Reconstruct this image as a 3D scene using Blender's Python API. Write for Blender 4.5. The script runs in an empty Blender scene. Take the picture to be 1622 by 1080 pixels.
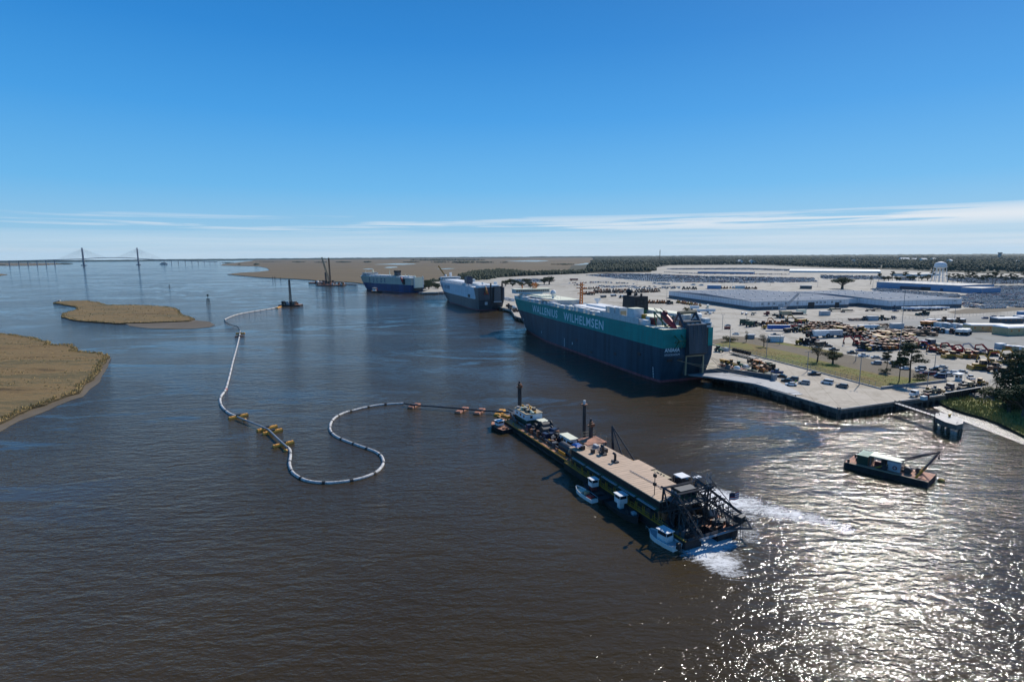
import bpy, bmesh, math, random
import numpy as np
from mathutils import Vector, Matrix, noise
from mathutils.geometry import tessellate_polygon
random.seed(7); R_ = random.random; U_ = random.uniform
PI = math.pi
# ------------------------------------------------------------------ camera, sky, sun
SC = bpy.context.scene
COL = SC.collection
F_, CX_, CY_, H_ = 900.0, 811.0, 540.0, 60.0
PITCH = math.atan(136/900.); ROLL = math.radians(0.39)
_f = Vector((0, math.cos(PITCH), -math.sin(PITCH))); _r0 = Vector((1, 0, 0)); _u0 = _r0.cross(_f)
_r = _r0*math.cos(ROLL) - _u0*math.sin(ROLL); _u = _r0*math.sin(ROLL) + _u0*math.cos(ROLL)
cd = bpy.data.cameras.new('camera'); cam = bpy.data.objects.new('camera', cd); COL.objects.link(cam)
cd.sensor_width = 36; cd.lens = F_/1622*36; cd.clip_start = 1; cd.clip_end = 60000
cam.matrix_world = Matrix.Translation((0, 0, H_)) @ Matrix((_r, _u, -_f)).transposed().to_4x4()
SC.camera = cam
SUN_AZ, SUN_EL = 38.5, 39.5
W = bpy.data.worlds.new('World'); SC.world = W; W.use_nodes = True
def setup_world():
    nt = W.node_tree; nt.nodes.clear(); N = nt.nodes.new; L = nt.links.new
    out = N('ShaderNodeOutputWorld'); bg = N('ShaderNodeBackground'); bg.inputs[1].default_value = 0.1
    sky = N('ShaderNodeTexSky'); sky.sky_type = 'NISHITA'; sky.sun_disc = False
    sky.sun_elevation = math.radians(SUN_EL); sky.sun_rotation = math.radians(SUN_AZ)
    sky.air_density = 1.0; sky.dust_density = 0.6; sky.ozone_density = 3.0; sky.altitude = 60
    tc = N('ShaderNodeTexCoord'); sp = N('ShaderNodeSeparateXYZ'); L(tc.outputs['Generated'], sp.inputs[0])
    def M(op, a, b=None, c=None, clamp=False):
        n = N('ShaderNodeMath'); n.operation = op; n.use_clamp = clamp
        for i, v in enumerate((a, b, c)):
            if v is None: continue
            if isinstance(v, (int, float)): n.inputs[i].default_value = v
            else: L(v, n.inputs[i])
        return n.outputs[0]
    z = M('MAXIMUM', sp.outputs[2], 0.004)
    cb = N('ShaderNodeCombineXYZ'); L(sp.outputs[0], cb.inputs[0]); L(sp.outputs[1], cb.inputs[1]); L(z, cb.inputs[2])
    L(cb.outputs[0], sky.inputs[0])
    hs = N('ShaderNodeHueSaturation'); hs.inputs['Saturation'].default_value = 1.12; hs.inputs['Hue'].default_value = 0.497
    L(sky.outputs[0], hs.inputs['Color'])
    gr = N('ShaderNodeValToRGB'); e = gr.color_ramp.elements
    stops = [(0, (.36, .58, .74)), (.05, (.25, .51, .75)), (.11, (.13, .435, .78)), (.22, (.052, .315, .73)), (.33, (.022, .225, .62)), (.44, (.012, .17, .51)), (1.0, (.003, .06, .24))]
    while len(e) < len(stops): e.new(.5)
    for i, (p, c) in enumerate(stops): e[i].position = p; e[i].color = (*c, 1)
    L(M('DIVIDE', M('ARCSINE', z), 1.0, clamp=True), gr.inputs[0])
    sc = N('ShaderNodeVectorMath'); sc.operation = 'SCALE'; L(gr.outputs[0], sc.inputs[0]); sc.inputs['Scale'].default_value = 1/0.1
    hm = N('ShaderNodeMix'); hm.data_type = 'RGBA'; hm.inputs['Factor'].default_value = 0.93; L(hs.outputs[0], hm.inputs['A']); L(sc.outputs[0], hm.inputs['B'])
    # thin stratus streaks low over the horizon: noise on (azimuth, elevation)
    az = M('ARCTAN2', sp.outputs[0], sp.outputs[1])
    el = M('ARCSINE', z)
    cv = N('ShaderNodeCombineXYZ'); L(M('MULTIPLY', az, 3.0), cv.inputs[0]); L(M('MULTIPLY', el, 130.0), cv.inputs[1])
    nz = N('ShaderNodeTexNoise'); nz.inputs['Scale'].default_value = 1.0; nz.inputs['Detail'].default_value = 7; nz.inputs['Roughness'].default_value = 0.62
    nz.inputs['Distortion'].default_value = 0.35
    L(cv.outputs[0], nz.inputs['Vector'])
    cv2 = N('ShaderNodeCombineXYZ'); L(M('MULTIPLY', az, 0.9), cv2.inputs[0]); L(M('MULTIPLY', el, 22.0), cv2.inputs[1]); cv2.inputs[2].default_value = 4.4
    nz2 = N('ShaderNodeTexNoise'); nz2.inputs['Scale'].default_value = 1.0; nz2.inputs['Detail'].default_value = 2
    L(cv2.outputs[0], nz2.inputs['Vector'])
    # streak band centred about 3 degrees up, reaching right of the view strongest
    band = M('SUBTRACT', 1.0, M('ABSOLUTE', M('DIVIDE', M('SUBTRACT', el, 0.050), 0.016)), clamp=True)
    right = M('MULTIPLY_ADD', az, 0.55, 0.36, clamp=True)
    th = M('SUBTRACT', 0.545, M('MULTIPLY', right, 0.18))
    st = M('MULTIPLY', M('SUBTRACT', M('ADD', M('MULTIPLY', nz.outputs[0], 0.72), M('MULTIPLY', nz2.outputs[0], 0.28)), th), 13.0, clamp=True)
    streak = M('MULTIPLY', M('MULTIPLY', st, M('POWER', band, 0.5)), M('MULTIPLY_ADD', right, 0.75, 0.5))
    low = M('SUBTRACT', 1.0, M('DIVIDE', el, 0.040), clamp=True)
    veil = M('MULTIPLY', M('MULTIPLY', M('POWER', low, 0.35), M('MULTIPLY_ADD', nz.outputs[0], 1.6, -0.15, clamp=True)), M('MULTIPLY_ADD', right, 0.5, 0.62))
    fac = M('MAXIMUM', streak, veil)
    mx = N('ShaderNodeMix'); mx.data_type = 'RGBA'
    L(fac, mx.inputs['Factor']); L(hm.outputs['Result'], mx.inputs['A']); mx.inputs['B'].default_value = (7.0, 7.6, 8.2, 1)
    L(mx.outputs['Result'], bg.inputs[0]); L(bg.outputs[0], out.inputs[0])
setup_world()
sd = bpy.data.lights.new('sun', 'SUN'); sun = bpy.data.objects.new('sun', sd); COL.objects.link(sun)
sd.energy = 4.1; sd.angle = math.radians(0.53); sd.color = (1.0, 0.95, 0.88)
_a, _e = math.radians(SUN_AZ), math.radians(SUN_EL)
SUNV = Vector((math.sin(_a)*math.cos(_e), math.cos(_a)*math.cos(_e), math.sin(_e)))
sun.rotation_euler = (-SUNV).to_track_quat('-Z', 'Y').to_euler(); sun.location = SUNV*500
SC.view_settings.view_transform = 'Standard'; SC.view_settings.look = 'None'
SC.view_settings.exposure = 0.12; SC.view_settings.gamma = 1.0
SC.cycles.max_bounces = 5; SC.cycles.diffuse_bounces = 2; SC.cycles.glossy_bounces = 3
SC.cycles.transparent_max_bounces = 8; SC.cycles.volume_bounces = 0; SC.cycles.use_denoising = True; SC.cycles.use_adaptive_sampling = False

def G(px, py, z=0.0):
    d = _f + _r*((px-CX_)/F_) - _u*((py-CY_)/F_)
    t = (z-H_)/d.z
    return Vector((d.x*t, d.y*t, z))
def hgt(px, ytop, base):           # height z at a base point whose top is seen on row ytop
    lo, hi = -5.0, 400.0
    for _ in range(40):
        m = (lo+hi)/2; q = Vector((base[0], base[1], m-H_)); y = CY_-F_*(q.dot(_u)/q.dot(_f))
        if y > ytop: lo = m
        else: hi = m
    return lo
def azdir(az): a = math.radians(az); return Vector((math.sin(a), math.cos(a), 0))
def rz_of(v): return math.atan2(v[1], v[0])

# ------------------------------------------------------------------ materials
MATS = {}
def mat(name, col, rough=0.65, metal=0.0, var=0.12, scale=0.6, bump=0.0, spec=0.5, stretch=(1, 1, 1), col2=None, detail=4):
    if name in MATS: return MATS[name]
    m = bpy.data.materials.new(name); m.use_nodes = True; nt = m.node_tree; N = nt.nodes.new; L = nt.links.new
    b = nt.nodes['Principled BSDF']; b.inputs['Roughness'].default_value = rough; b.inputs['Metallic'].default_value = metal
    b.inputs['Specular IOR Level'].default_value = spec
    tc = N('ShaderNodeTexCoord'); mp = N('ShaderNodeMapping'); mp.inputs['Scale'].default_value = stretch
    L(tc.outputs['Object'], mp.inputs[0])
    nz = N('ShaderNodeTexNoise'); nz.inputs['Scale'].default_value = scale; nz.inputs['Detail'].default_value = detail; nz.inputs['Roughness'].default_value = 0.62
    L(mp.outputs[0], nz.inputs['Vector'])
    rp = N('ShaderNodeValToRGB'); e = rp.color_ramp.elements
    c2 = col2 or tuple(min(1, c*(1+var)) for c in col); c1 = col if col2 else tuple(c*(1-var) for c in col)
    e[0].position = 0.34; e[1].position = 0.66; e[0].color = (*c1, 1); e[1].color = (*c2, 1)
    L(nz.outputs[0], rp.inputs[0]); L(rp.outputs[0], b.inputs['Base Color'])
    if bump:
        bp = N('ShaderNodeBump'); bp.inputs['Strength'].default_value = 1; bp.inputs['Distance'].default_value = bump
        L(nz.outputs[0], bp.inputs['Height']); L(bp.outputs[0], b.inputs['Normal'])
    MATS[name] = m; return m
def P_(k, *a, **w): mat(k, *a, **w); return k
for k, c, kw in [
    ('white', (.72, .73, .72), {}), ('cream', (.74, .73, .55), dict(var=.08)), ('offwhite', (.60, .62, .60), {}),
    ('lgrey', (.42, .43, .44), {}), ('grey', (.25, .26, .27), {}), ('dgrey', (.09, .095, .10), {}), ('black', (.016, .017, .019), dict(rough=.5)),
    ('rubber', (.02, .02, .02), dict(rough=.85)), ('glass', (.015, .02, .028), dict(rough=.12, var=.02)),
    ('yellow', (.46, .24, .02), dict(rough=.45)), ('orange', (.50, .15, .02), dict(rough=.5)), ('red', (.42, .03, .025), dict(rough=.45)),
    ('darkred', (.15, .02, .02), {}), ('green', (.02, .12, .05), dict(rough=.45)), ('dkgreen', (.012, .05, .03), {}), ('blue', (.02, .11, .38), dict(rough=.45)),
    ('navy', (.015, .03, .07), dict(rough=.4)), ('silver', (.42, .43, .45), dict(rough=.3, metal=.4)), ('tan', (.42, .33, .20), {}),
    ('brown', (.13, .07, .035), {}), ('wood', (.26, .19, .12), dict(stretch=(4, .5, 1))), ('carpaint_white', (.75, .76, .77), dict(rough=.25)),
    ('carpaint_silver', (.38, .40, .42), dict(rough=.25, metal=.3)), ('carpaint_black', (.015, .016, .02), dict(rough=.2)),
    ('carpaint_grey', (.12, .125, .13), dict(rough=.25)), ('carpaint_red', (.28, .02, .02), dict(rough=.25)), ('carpaint_blue', (.02, .06, .17), dict(rough=.25)),
    ('galv', (.30, .31, .32), dict(rough=.5, metal=.3)), ('hivis', (.45, .75, .05), {}), ('skin', (.45, .28, .2), {}),
    ('teal', (.004, .30, .265), dict(rough=.5, spec=.25, scale=.25, stretch=(1, 1, .12), var=.13)),
    ('hullnavy', (.024, .062, .095), dict(rough=.5, spec=.25, scale=.25, stretch=(1, 1, .10), var=.35)),
    ('hullblue', (.008, .05, .16), dict(rough=.5, spec=.25, scale=.2, stretch=(1, 1, .10), var=.3)),
    ('hullgrey', (.05, .065, .085), dict(rough=.5, scale=.25, stretch=(1, 1, .10), var=.3)),
    ('hullwhite', (.64, .70, .76), dict(rough=.5, scale=.25, stretch=(1, 1, .12), var=.1)),
    ('hullbeige', (.46, .45, .38), dict(rough=.5, scale=.25, stretch=(1, 1, .12), var=.1)),
    ('boottop', (.26, .07, .08), dict(rough=.7, scale=.4, var=.35)), ('lettering', (.72, .86, .88), dict(var=.03)),
    ('darkletter', (.02, .05, .16), dict(var=.03)), ('deckgreen', (.10, .22, .16), {}),
    ('rustdeck', (.36, .17, .105), dict(scale=.5, var=.4, rough=.8)), ('roofsheet', (.52, .37, .25), dict(scale=.9, var=.22, rough=.7, stretch=(2.6, .18, 1))),
    ('hullblack', (.014, .014, .016), dict(rough=.65, var=.5)), ('steel', (.035, .034, .036), dict(rough=.55, var=.4)), ('rust', (.20, .08, .035), dict(var=.5, scale=2)),
    ('pontoon', (.72, .34, .05), dict(scale=1.2, var=.35)), ('rustpontoon', (.42, .18, .11), dict(scale=1.2, var=.35)),
    ('hose', (.48, .47, .45), dict(scale=1.3, var=.4)), ('hosedark', (.03, .028, .026), {}),
    ('concrete_shaded', (.10, .095, .085), dict(var=.45, scale=.6, stretch=(1, 1, .3))), ('pile', (.09, .075, .06), dict(var=.4, scale=1.5)), ('concrete', (.36, .34, .31), dict(var=.18, scale=.3)), ('wallshade', (.22, .23, .24), {}),  # quay and platform side faces: concrete with shade put into a darker colour
    ('whwall', (.66, .68, .70), dict(var=.07, scale=.2, stretch=(1, 1, .2))), ('whbase', (.10, .105, .115), {}), ('whroof', (.165, .20, .245), dict(var=.22, scale=.05, stretch=(.4, 3, 1), rough=.85, spec=.15)),
    ('bluewall', (.13, .25, .42), dict(var=.12)), ('roofgrey', (.20, .20, .20), {}), ('plywood', (.50, .38, .20), {}),
    ('bark', (.09, .065, .045), dict(var=.4, scale=3)), ('bridge', (.17, .19, .23), {}), ('flagred', (.5, .02, .03), {}), ('rock', (.16, .145, .13), dict(var=.5, scale=.9)),
    ('scrap', (.17, .10, .06), dict(var=.6, scale=1.5, rough=.9)), ('glow', (.8, .8, .75), {}),
]: P_(k, c, **kw)
def hullify(name, seam=.80):      # plate seams and rust runs on the side shell
    m = MATS[name]; nt = m.node_tree; N = nt.nodes.new; L = nt.links.new; b = nt.nodes['Principled BSDF']; src = b.inputs['Base Color'].links[0].from_socket
    tc = N('ShaderNodeTexCoord'); mp = N('ShaderNodeMapping'); mp.inputs['Rotation'].default_value = (PI/2, 0, 0); L(tc.outputs['Object'], mp.inputs[0])
    bt = N('ShaderNodeTexBrick'); bt.inputs['Scale'].default_value = 1; bt.inputs['Brick Width'].default_value = 9; bt.inputs['Row Height'].default_value = 2.6; bt.inputs['Mortar Size'].default_value = .09; bt.inputs['Mortar Smooth'].default_value = .4
    bt.inputs['Color1'].default_value = (1, 1, 1, 1); bt.inputs['Color2'].default_value = (.9, .9, .9, 1); bt.inputs['Mortar'].default_value = (seam, seam, seam, 1); L(mp.outputs[0], bt.inputs['Vector'])
    mx = N('ShaderNodeMix'); mx.data_type = 'RGBA'; mx.blend_type = 'MULTIPLY'; mx.inputs['Factor'].default_value = 1; L(src, mx.inputs['A']); L(bt.outputs['Color'], mx.inputs['B'])
    mp2 = N('ShaderNodeMapping'); mp2.inputs['Scale'].default_value = (1, 1, .09); L(tc.outputs['Object'], mp2.inputs[0]); nz = N('ShaderNodeTexNoise'); nz.inputs['Scale'].default_value = .9; nz.inputs['Detail'].default_value = 6; nz.inputs['Roughness'].default_value = .7; L(mp2.outputs[0], nz.inputs['Vector'])
    rp = N('ShaderNodeValToRGB'); rp.color_ramp.elements[0].position = .60; rp.color_ramp.elements[1].position = .76; rp.color_ramp.elements[1].color = (.65, .65, .65, 1); L(nz.outputs[0], rp.inputs[0])
    m2 = N('ShaderNodeMix'); m2.data_type = 'RGBA'; L(rp.outputs[0], m2.inputs['Factor']); L(mx.outputs['Result'], m2.inputs['A']); m2.inputs['B'].default_value = (.10, .055, .035, 1); L(m2.outputs['Result'], b.inputs['Base Color'])
for k in ('teal', 'hullnavy', 'hullblue', 'hullgrey', 'hullwhite', 'hullbeige', 'boottop'): hullify(k)
def leafmat(k, c, c2): mat(k, c, rough=.8, col2=c2, scale=.5, spec=.15)
leafmat('leaf_oak', (.020, .035, .012), (.055, .075, .028)); leafmat('leaf_pine', (.026, .042, .018), (.07, .09, .04))
leafmat('leaf_palm', (.04, .055, .02), (.09, .10, .045)); leafmat('leaf_grey', (.05, .052, .03), (.10, .095, .06))
leafmat('leaf_bush', (.03, .045, .015), (.075, .09, .03)); leafmat('leaf_far', (.018, .030, .016), (.05, .062, .034))
leafmat('grassblade', (.34, .24, .09), (.50, .36, .16)); leafmat('greenblade', (.20, .22, .06), (.38, .32, .12))

# ------------------------------------------------------------------ mesh builder
class MB:
    def __init__(s): s.v = []; s.f = []; s.m = []; s.sm = []; s.me = None
    def add(s, vs, fs, m, smooth=False):
        o = len(s.v); s.v += [tuple(p) for p in vs]
        for f in fs: s.f.append([o+i for i in f]); s.m.append(m); s.sm.append(smooth)
        return s
    def box(s, c, d, m, rz=0.0, top=(1, 1), sh=(0, 0)):      # c = centre of the bottom face
        x, y, z = c; a, b, h = d[0]/2, d[1]/2, d[2]; C, S = math.cos(rz), math.sin(rz); vs = []
        for k, (tx, ty, zz, ox, oy) in enumerate(((1, 1, 0, 0, 0), (top[0], top[1], h, sh[0], sh[1]))):
            for sx, sy in ((-1, -1), (1, -1), (1, 1), (-1, 1)):
                px, py = sx*a*tx+ox, sy*b*ty+oy; vs.append((x+px*C-py*S, y+px*S+py*C, z+zz))
        return s.add(vs, [(3, 2, 1, 0), (4, 5, 6, 7), (0, 1, 5, 4), (1, 2, 6, 5), (2, 3, 7, 6), (3, 0, 4, 7)], m)
    def cyl(s, p, q, r, m, n=8, r2=None, smooth=True, caps=True):
        p, q = Vector(p), Vector(q); r2 = r if r2 is None else r2; d = (q-p)
        if d.length < 1e-6: return s
        d.normalize(); a = d.orthogonal().normalized(); b = d.cross(a); vs = []
        for c, rr in ((p, r), (q, r2)):
            for i in range(n): t = 2*PI*i/n + PI/n; vs.append(c+(a*math.cos(t)+b*math.sin(t))*rr)
        fs = [(i, (i+1) % n, n+(i+1) % n, n+i) for i in range(n)]
        s.add(vs, fs, m, smooth and n > 5)
        if caps: s.add(vs, [tuple(range(n-1, -1, -1)), tuple(range(n, 2*n))], m)
        return s
    def bar(s, p, q, w, m): return s.cyl(p, q, w*0.707, m, 4)
    def prism(s, pts, z0, z1, m, side=None, bottom=False):
        n = len(pts); A = [(p[0], p[1], z0) for p in pts]; B = [(p[0], p[1], z1) for p in pts]
        area = sum(pts[i][0]*pts[(i+1) % n][1]-pts[(i+1) % n][0]*pts[i][1] for i in range(n))
        tri = tessellate_polygon([[Vector((p[0], p[1], 0)) for p in pts]])
        def up(t):
            a, b, c = (Vector((pts[i][0], pts[i][1], 0)) for i in t)
            return t if (b-a).cross(c-a).z > 0 else t[::-1]
        s.add(B, [up(t) for t in tri], m)
        if bottom: s.add(A, [up(t)[::-1] for t in tri], m)
        fs = [(i, (i+1) % n, n+(i+1) % n, n+i) for i in range(n)]
        if area < 0: fs = [f[::-1] for f in fs]
        if z1-z0 > 1e-6: s.add(A+B, fs, side or m)
        return s
    def lathe(s, c, prof, m, n=12, smooth=True):
        vs = [(c[0]+r*math.cos(2*PI*i/n), c[1]+r*math.sin(2*PI*i/n), c[2]+z) for r, z in prof for i in range(n)]
        fs = [(k*n+i, k*n+(i+1) % n, (k+1)*n+(i+1) % n, (k+1)*n+i) for k in range(len(prof)-1) for i in range(n)]
        return s.add(vs, fs, m, smooth)
    def ball(s, c, r, m, sz=1.0, n=10):
        return s.lathe(c, [(max(.001, r*math.cos(t)), r*sz*math.sin(t)) for t in [(-.5+i/6)*PI for i in range(7)]], m, n)
    def path(s, pts, r, m, n=8):
        pts = [Vector(p) for p in pts]; vs = []
        for i, p in enumerate(pts):
            d = (pts[min(i+1, len(pts)-1)]-pts[max(i-1, 0)]).normalized(); a = d.cross(Vector((0, 0, 1)))
            a = a.normalized() if a.length > 1e-4 else Vector((1, 0, 0)); b = a.cross(d)
            for k in range(n): t = 2*PI*k/n; vs.append(p+(a*math.cos(t)+b*math.sin(t))*r)
        fs = [(i*n+k, (i+1)*n+k, (i+1)*n+(k+1) % n, i*n+(k+1) % n) for i in range(len(pts)-1) for k in range(n)]
        s.add(vs, fs, m, True)
        e = (len(pts)-1)*n
        return s.add(vs, [tuple(range(n)), tuple(range(e+n-1, e-1, -1))], m)
    def quad(s, *p, m='white'): return s.add(p, [tuple(range(len(p)))], m)
    def lattice(s, p, q, w, m, n=8, t=.12, w2=None):           # square truss from p to q
        p, q = Vector(p), Vector(q); d = (q-p).normalized(); a = d.orthogonal().normalized(); b = d.cross(a); w2 = w if w2 is None else w2
        def c(k, i): ww = (w+(w2-w)*i/n)/2; s1, s2 = ((1, 1), (1, -1), (-1, -1), (-1, 1))[k % 4]; return p+(q-p)*(i/n)+a*ww*s1+b*ww*s2
        for k in range(4):
            s.bar(c(k, 0), c(k, n), t, m)
            for i in range(n): s.bar(c(k, i), c(k+1, i+1), t*.7, m)
        return s
    def rail(s, pts, h, m, t=.08, step=2.5, rails=2, close=False):
        pts = [Vector(p) for p in pts]
        if close: pts = pts+[pts[0]]
        for a, b in zip(pts, pts[1:]):
            n = max(1, int((b-a).length/step))
            for i in range(n+1): q = a.lerp(b, i/n); s.bar(q, q+Vector((0, 0, h)), t, m)
            for k in range(rails): z = Vector((0, 0, h*(k+1)/rails)); s.bar(a+z, b+z, t, m)
        return s
    def mesh(s, name):
        if s.me: return s.me
        me = bpy.data.meshes.new(name); me.from_pydata(s.v, [], s.f)
        ks = []
        for k in s.m:
            if k not in ks: ks.append(k)
        for k in ks: me.materials.append(MATS[k])
        ix = {k: i for i, k in enumerate(ks)}
        me.polygons.foreach_set('material_index', [ix[k] for k in s.m]); me.polygons.foreach_set('use_smooth', s.sm)
        me.update(); s.me = me; return me
def text_into(mb, s, size, m, org, ex, ez, ext=.05, bold=0.0, sx=1.0, centre=False, spacing=1.0, fit=None):
    c = bpy.data.curves.new('t', 'FONT'); c.body = s; c.size = size; c.extrude = 0; c.offset = bold; c.space_character = spacing; c.resolution_u = 3
    o = bpy.data.objects.new('t', c); COL.objects.link(o); dg = bpy.context.evaluated_depsgraph_get(); dg.update()
    me = o.evaluated_get(dg).to_mesh(); vs = [v.co.copy() for v in me.vertices]; fs = [tuple(p.vertices) for p in me.polygons]
    xs = [v.x for v in vs]; sx = fit/(max(xs)-min(xs)) if fit else sx; w = (max(xs)-min(xs))*sx; x0 = min(xs)
    org, ex, ez = Vector(org), Vector(ex).normalized(), Vector(ez).normalized(); off = -w/2 if centre else 0
    mb.add([org+ex*((v.x-x0)*sx+off)+ez*v.y for v in vs], fs, m)
    o.to_mesh_clear() if hasattr(o, 'to_mesh_clear') else None
    COL.objects.unlink(o); bpy.data.objects.remove(o); bpy.data.curves.remove(c)
    return w

# ------------------------------------------------------------------ object helpers
def tag(o, label=None, cat=None, group=None, kind=None):
    if label: o['label'] = label
    if cat: o['category'] = cat
    if group: o['group'] = group
    if kind: o['kind'] = kind
    return o
def obj(name, mb, parent=None, loc=None, rz=0.0):
    o = bpy.data.objects.new(name, mb.mesh(name) if isinstance(mb, MB) else mb); COL.objects.link(o)
    if parent: o.parent = parent
    if loc is not None: o.location = loc
    o.rotation_euler[2] = rz
    return o
def struct(name, mb, kind='structure'): return tag(obj(name, mb), kind=kind)
class Kit:
    """parts of one kind of thing; place() puts down one individual with its own objects"""
    def __init__(s): s.p = []
    def __call__(s, name, parent=None): m = MB(); s.p.append((name, m, parent)); return m
    def place(s, name, label, cat, loc, rz=0.0, group=None, scale=1.0, joined=False):
        if joined:
            if not hasattr(s, 'j'):
                s.j = MB()
                for _, m, _p in s.p:
                    if m.v: s.j.v, s.j.f, s.j.m, s.j.sm = s.j.v+m.v, s.j.f+[[i+len(s.j.v) for i in f] for f in m.f], s.j.m+m.m, s.j.sm+m.sm
            o = obj(name, s.j, None, loc, rz); o.scale = (scale,)*3; return tag(o, label, cat, group)
        r = bpy.data.objects.new(name, None); COL.objects.link(r); r.location = loc; r.rotation_euler[2] = rz; r.scale = (scale,)*3
        r.empty_display_size = .1
        tag(r, label, cat, group); mp = {}
        for n, m, par in s.p:
            if not m.v: continue
            mp[id(m)] = obj(n, m, mp.get(id(par), r) if par is not None else r)
        return r
def single(name, mb, label, cat, loc=None, rz=0.0, group=None): return tag(obj(name, mb, None, loc, rz), label, cat, group)
ORD = 'first second third fourth fifth sixth seventh eighth ninth tenth eleventh twelfth thirteenth fourteenth fifteenth sixteenth seventeenth eighteenth nineteenth twentieth'.split()
def ordn(i): return ORD[i] if i < 20 else 'twenty-%s' % ORD[i-20] if i < 29 else 'thirtieth' if i == 29 else 'thirty-%s' % ORD[i-30]

def rough(pts, amp=.12, it=3, seed=1):
    """natural outline: midpoint displacement"""
    rd = random.Random(seed); pts = [Vector((p[0], p[1])) for p in pts]
    for k in range(it):
        out = []
        for i, a in enumerate(pts):
            b = pts[(i+1) % len(pts)]; d = b-a; n = Vector((-d.y, d.x))
            out += [a, (a+b)/2+n*rd.uniform(-amp, amp)]
        pts = out; amp *= .8
    return [(p.x, p.y) for p in pts]
def inside(x, y, poly):
    c = False; j = len(poly)-1
    for i in range(len(poly)):
        xi, yi, xj, yj = poly[i][0], poly[i][1], poly[j][0], poly[j][1]
        if (yi > y) != (yj > y) and x < (xj-xi)*(y-yi)/(yj-yi)+xi: c = not c
        j = i
    return c
def px(poly, z=0):
    out = []
    for x, y in poly:
        p = G(x, max(y, 404-(x-811)*.0068+4), z); r = math.hypot(p.x, p.y); k = min(1, 14050/r); out.append((p.x*k, p.y*k))
    return out
def arc(x0, x1, r, n=8):
    out = []
    for i in range(n+1):
        x = x0+(x1-x0)*i/n; d = _f+_r*((x-CX_)/F_); q = math.hypot(d.x, d.y); out.append((d.x/q*r, d.y/q*r))
    return out
# ------------------------------------------------------------------ setting: water and land
def nodes(name):
    m = bpy.data.materials.new(name); m.use_nodes = True; nt = m.node_tree
    return m, nt, nt.nodes.new, nt.links.new, nt.nodes['Principled BSDF']
def noise_n(N, L, vec, scale, detail=4, rough=.6, dist=0.0):
    n = N('ShaderNodeTexNoise'); n.inputs['Scale'].default_value = scale; n.inputs['Detail'].default_value = detail
    n.inputs['Roughness'].default_value = rough; n.inputs['Distortion'].default_value = dist; L(vec, n.inputs['Vector']); return n.outputs[0]
def mapping(N, L, vec, scale=(1, 1, 1), rot=0.0, loc=(0, 0, 0)):
    n = N('ShaderNodeMapping'); n.inputs['Scale'].default_value = scale; n.inputs['Rotation'].default_value = (0, 0, rot); n.inputs['Location'].default_value = loc
    L(vec, n.inputs[0]); return n.outputs[0]
def math_n(N, L, op, a, b=None, c=None, clamp=False):
    n = N('ShaderNodeMath'); n.operation = op; n.use_clamp = clamp
    for i, v in enumerate((a, b, c)):
        if v is None: continue
        if isinstance(v, (int, float)): n.inputs[i].default_value = v
        else: L(v, n.inputs[i])
    return n.outputs[0]
def ramp_n(N, L, v, stops):
    n = N('ShaderNodeValToRGB'); e = n.color_ramp.elements
    while len(e) < len(stops): e.new(.5)
    for i, (p, c) in enumerate(stops): e[i].position = p; e[i].color = (*c, 1) if len(c) == 3 else c
    L(v, n.inputs[0]); return n.outputs[0]

def water_mat(name, calm=0.0):
    m, nt, N, L, b = nodes(name); tc = N('ShaderNodeTexCoord').outputs['Object']
    b.inputs['IOR'].default_value = 1.33; b.inputs['Roughness'].default_value = 0.09
    big = noise_n(N, L, mapping(N, L, tc, (1, 2.6, 1), math.radians(14)), .0042, 4, .6, 1.2)      # slick / ruffled water
    slick = ramp_n(N, L, big, [(.52, (0, 0, 0)), (.66, (.75, .75, .75))])
    thin = noise_n(N, L, mapping(N, L, tc, (.55, 1.5, 1), math.radians(24), (40, 10, 3)), .0075, 5, .58, 2.2)     # narrow current lines
    line = ramp_n(N, L, thin, [(.462, (0, 0, 0)), (.492, (1, 1, 1)), (.505, (1, 1, 1)), (.53, (0, 0, 0))])
    line = math_n(N, L, 'MULTIPLY', line, ramp_n(N, L, noise_n(N, L, tc, .0028, 2), [(.38, (0, 0, 0)), (.50, (1, 1, 1))]))
    slick = math_n(N, L, 'MAXIMUM', slick, line)
    mud = noise_n(N, L, tc, .006, 3)
    L(ramp_n(N, L, mud, [(.35, (.038, .027, .0135)), (.65, (.062, .045, .022))]), b.inputs['Base Color'])
    w1 = noise_n(N, L, mapping(N, L, tc, (.55, 1.5, 1), math.radians(-16)), .17, 2, .5, .6)       # wind waves about 5 m
    w2 = noise_n(N, L, mapping(N, L, tc, (.7, 1.6, 1), math.radians(12)), .42, 1.5, .5, .5)
    w3 = noise_n(N, L, mapping(N, L, tc, (.8, 1.5, 1), math.radians(-4)), 1.4, 2, .55, .4)
    h = math_n(N, L, 'ADD', math_n(N, L, 'MULTIPLY', w1, .50), math_n(N, L, 'MULTIPLY', w2, .31)); h = math_n(N, L, 'ADD', h, math_n(N, L, 'MULTIPLY', w3, .17))
    bp = N('ShaderNodeBump'); bp.inputs['Distance'].default_value = 1.0
    L(math_n(N, L, 'MULTIPLY_ADD', slick, -.7, 1.0-calm), bp.inputs['Strength'])
    L(h, bp.inputs['Height']); L(bp.outputs[0], b.inputs['Normal'])
    b.inputs['Roughness'].default_value = .068
    # ruffled water shows less mirror than the calm slicks: part of every facet looks into the murky water
    df = N('ShaderNodeBsdfDiffuse'); L(b.inputs['Base Color'].links[0].from_socket, df.inputs[0]); mxs = N('ShaderNodeMixShader')
    L(math_n(N, L, 'MULTIPLY_ADD', slick, -.27, .27), mxs.inputs[0]); L(b.outputs[0], mxs.inputs[1]); L(df.outputs[0], mxs.inputs[2]); L(mxs.outputs[0], nt.nodes['Material Output'].inputs['Surface'])
    MATS[name] = m
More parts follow.
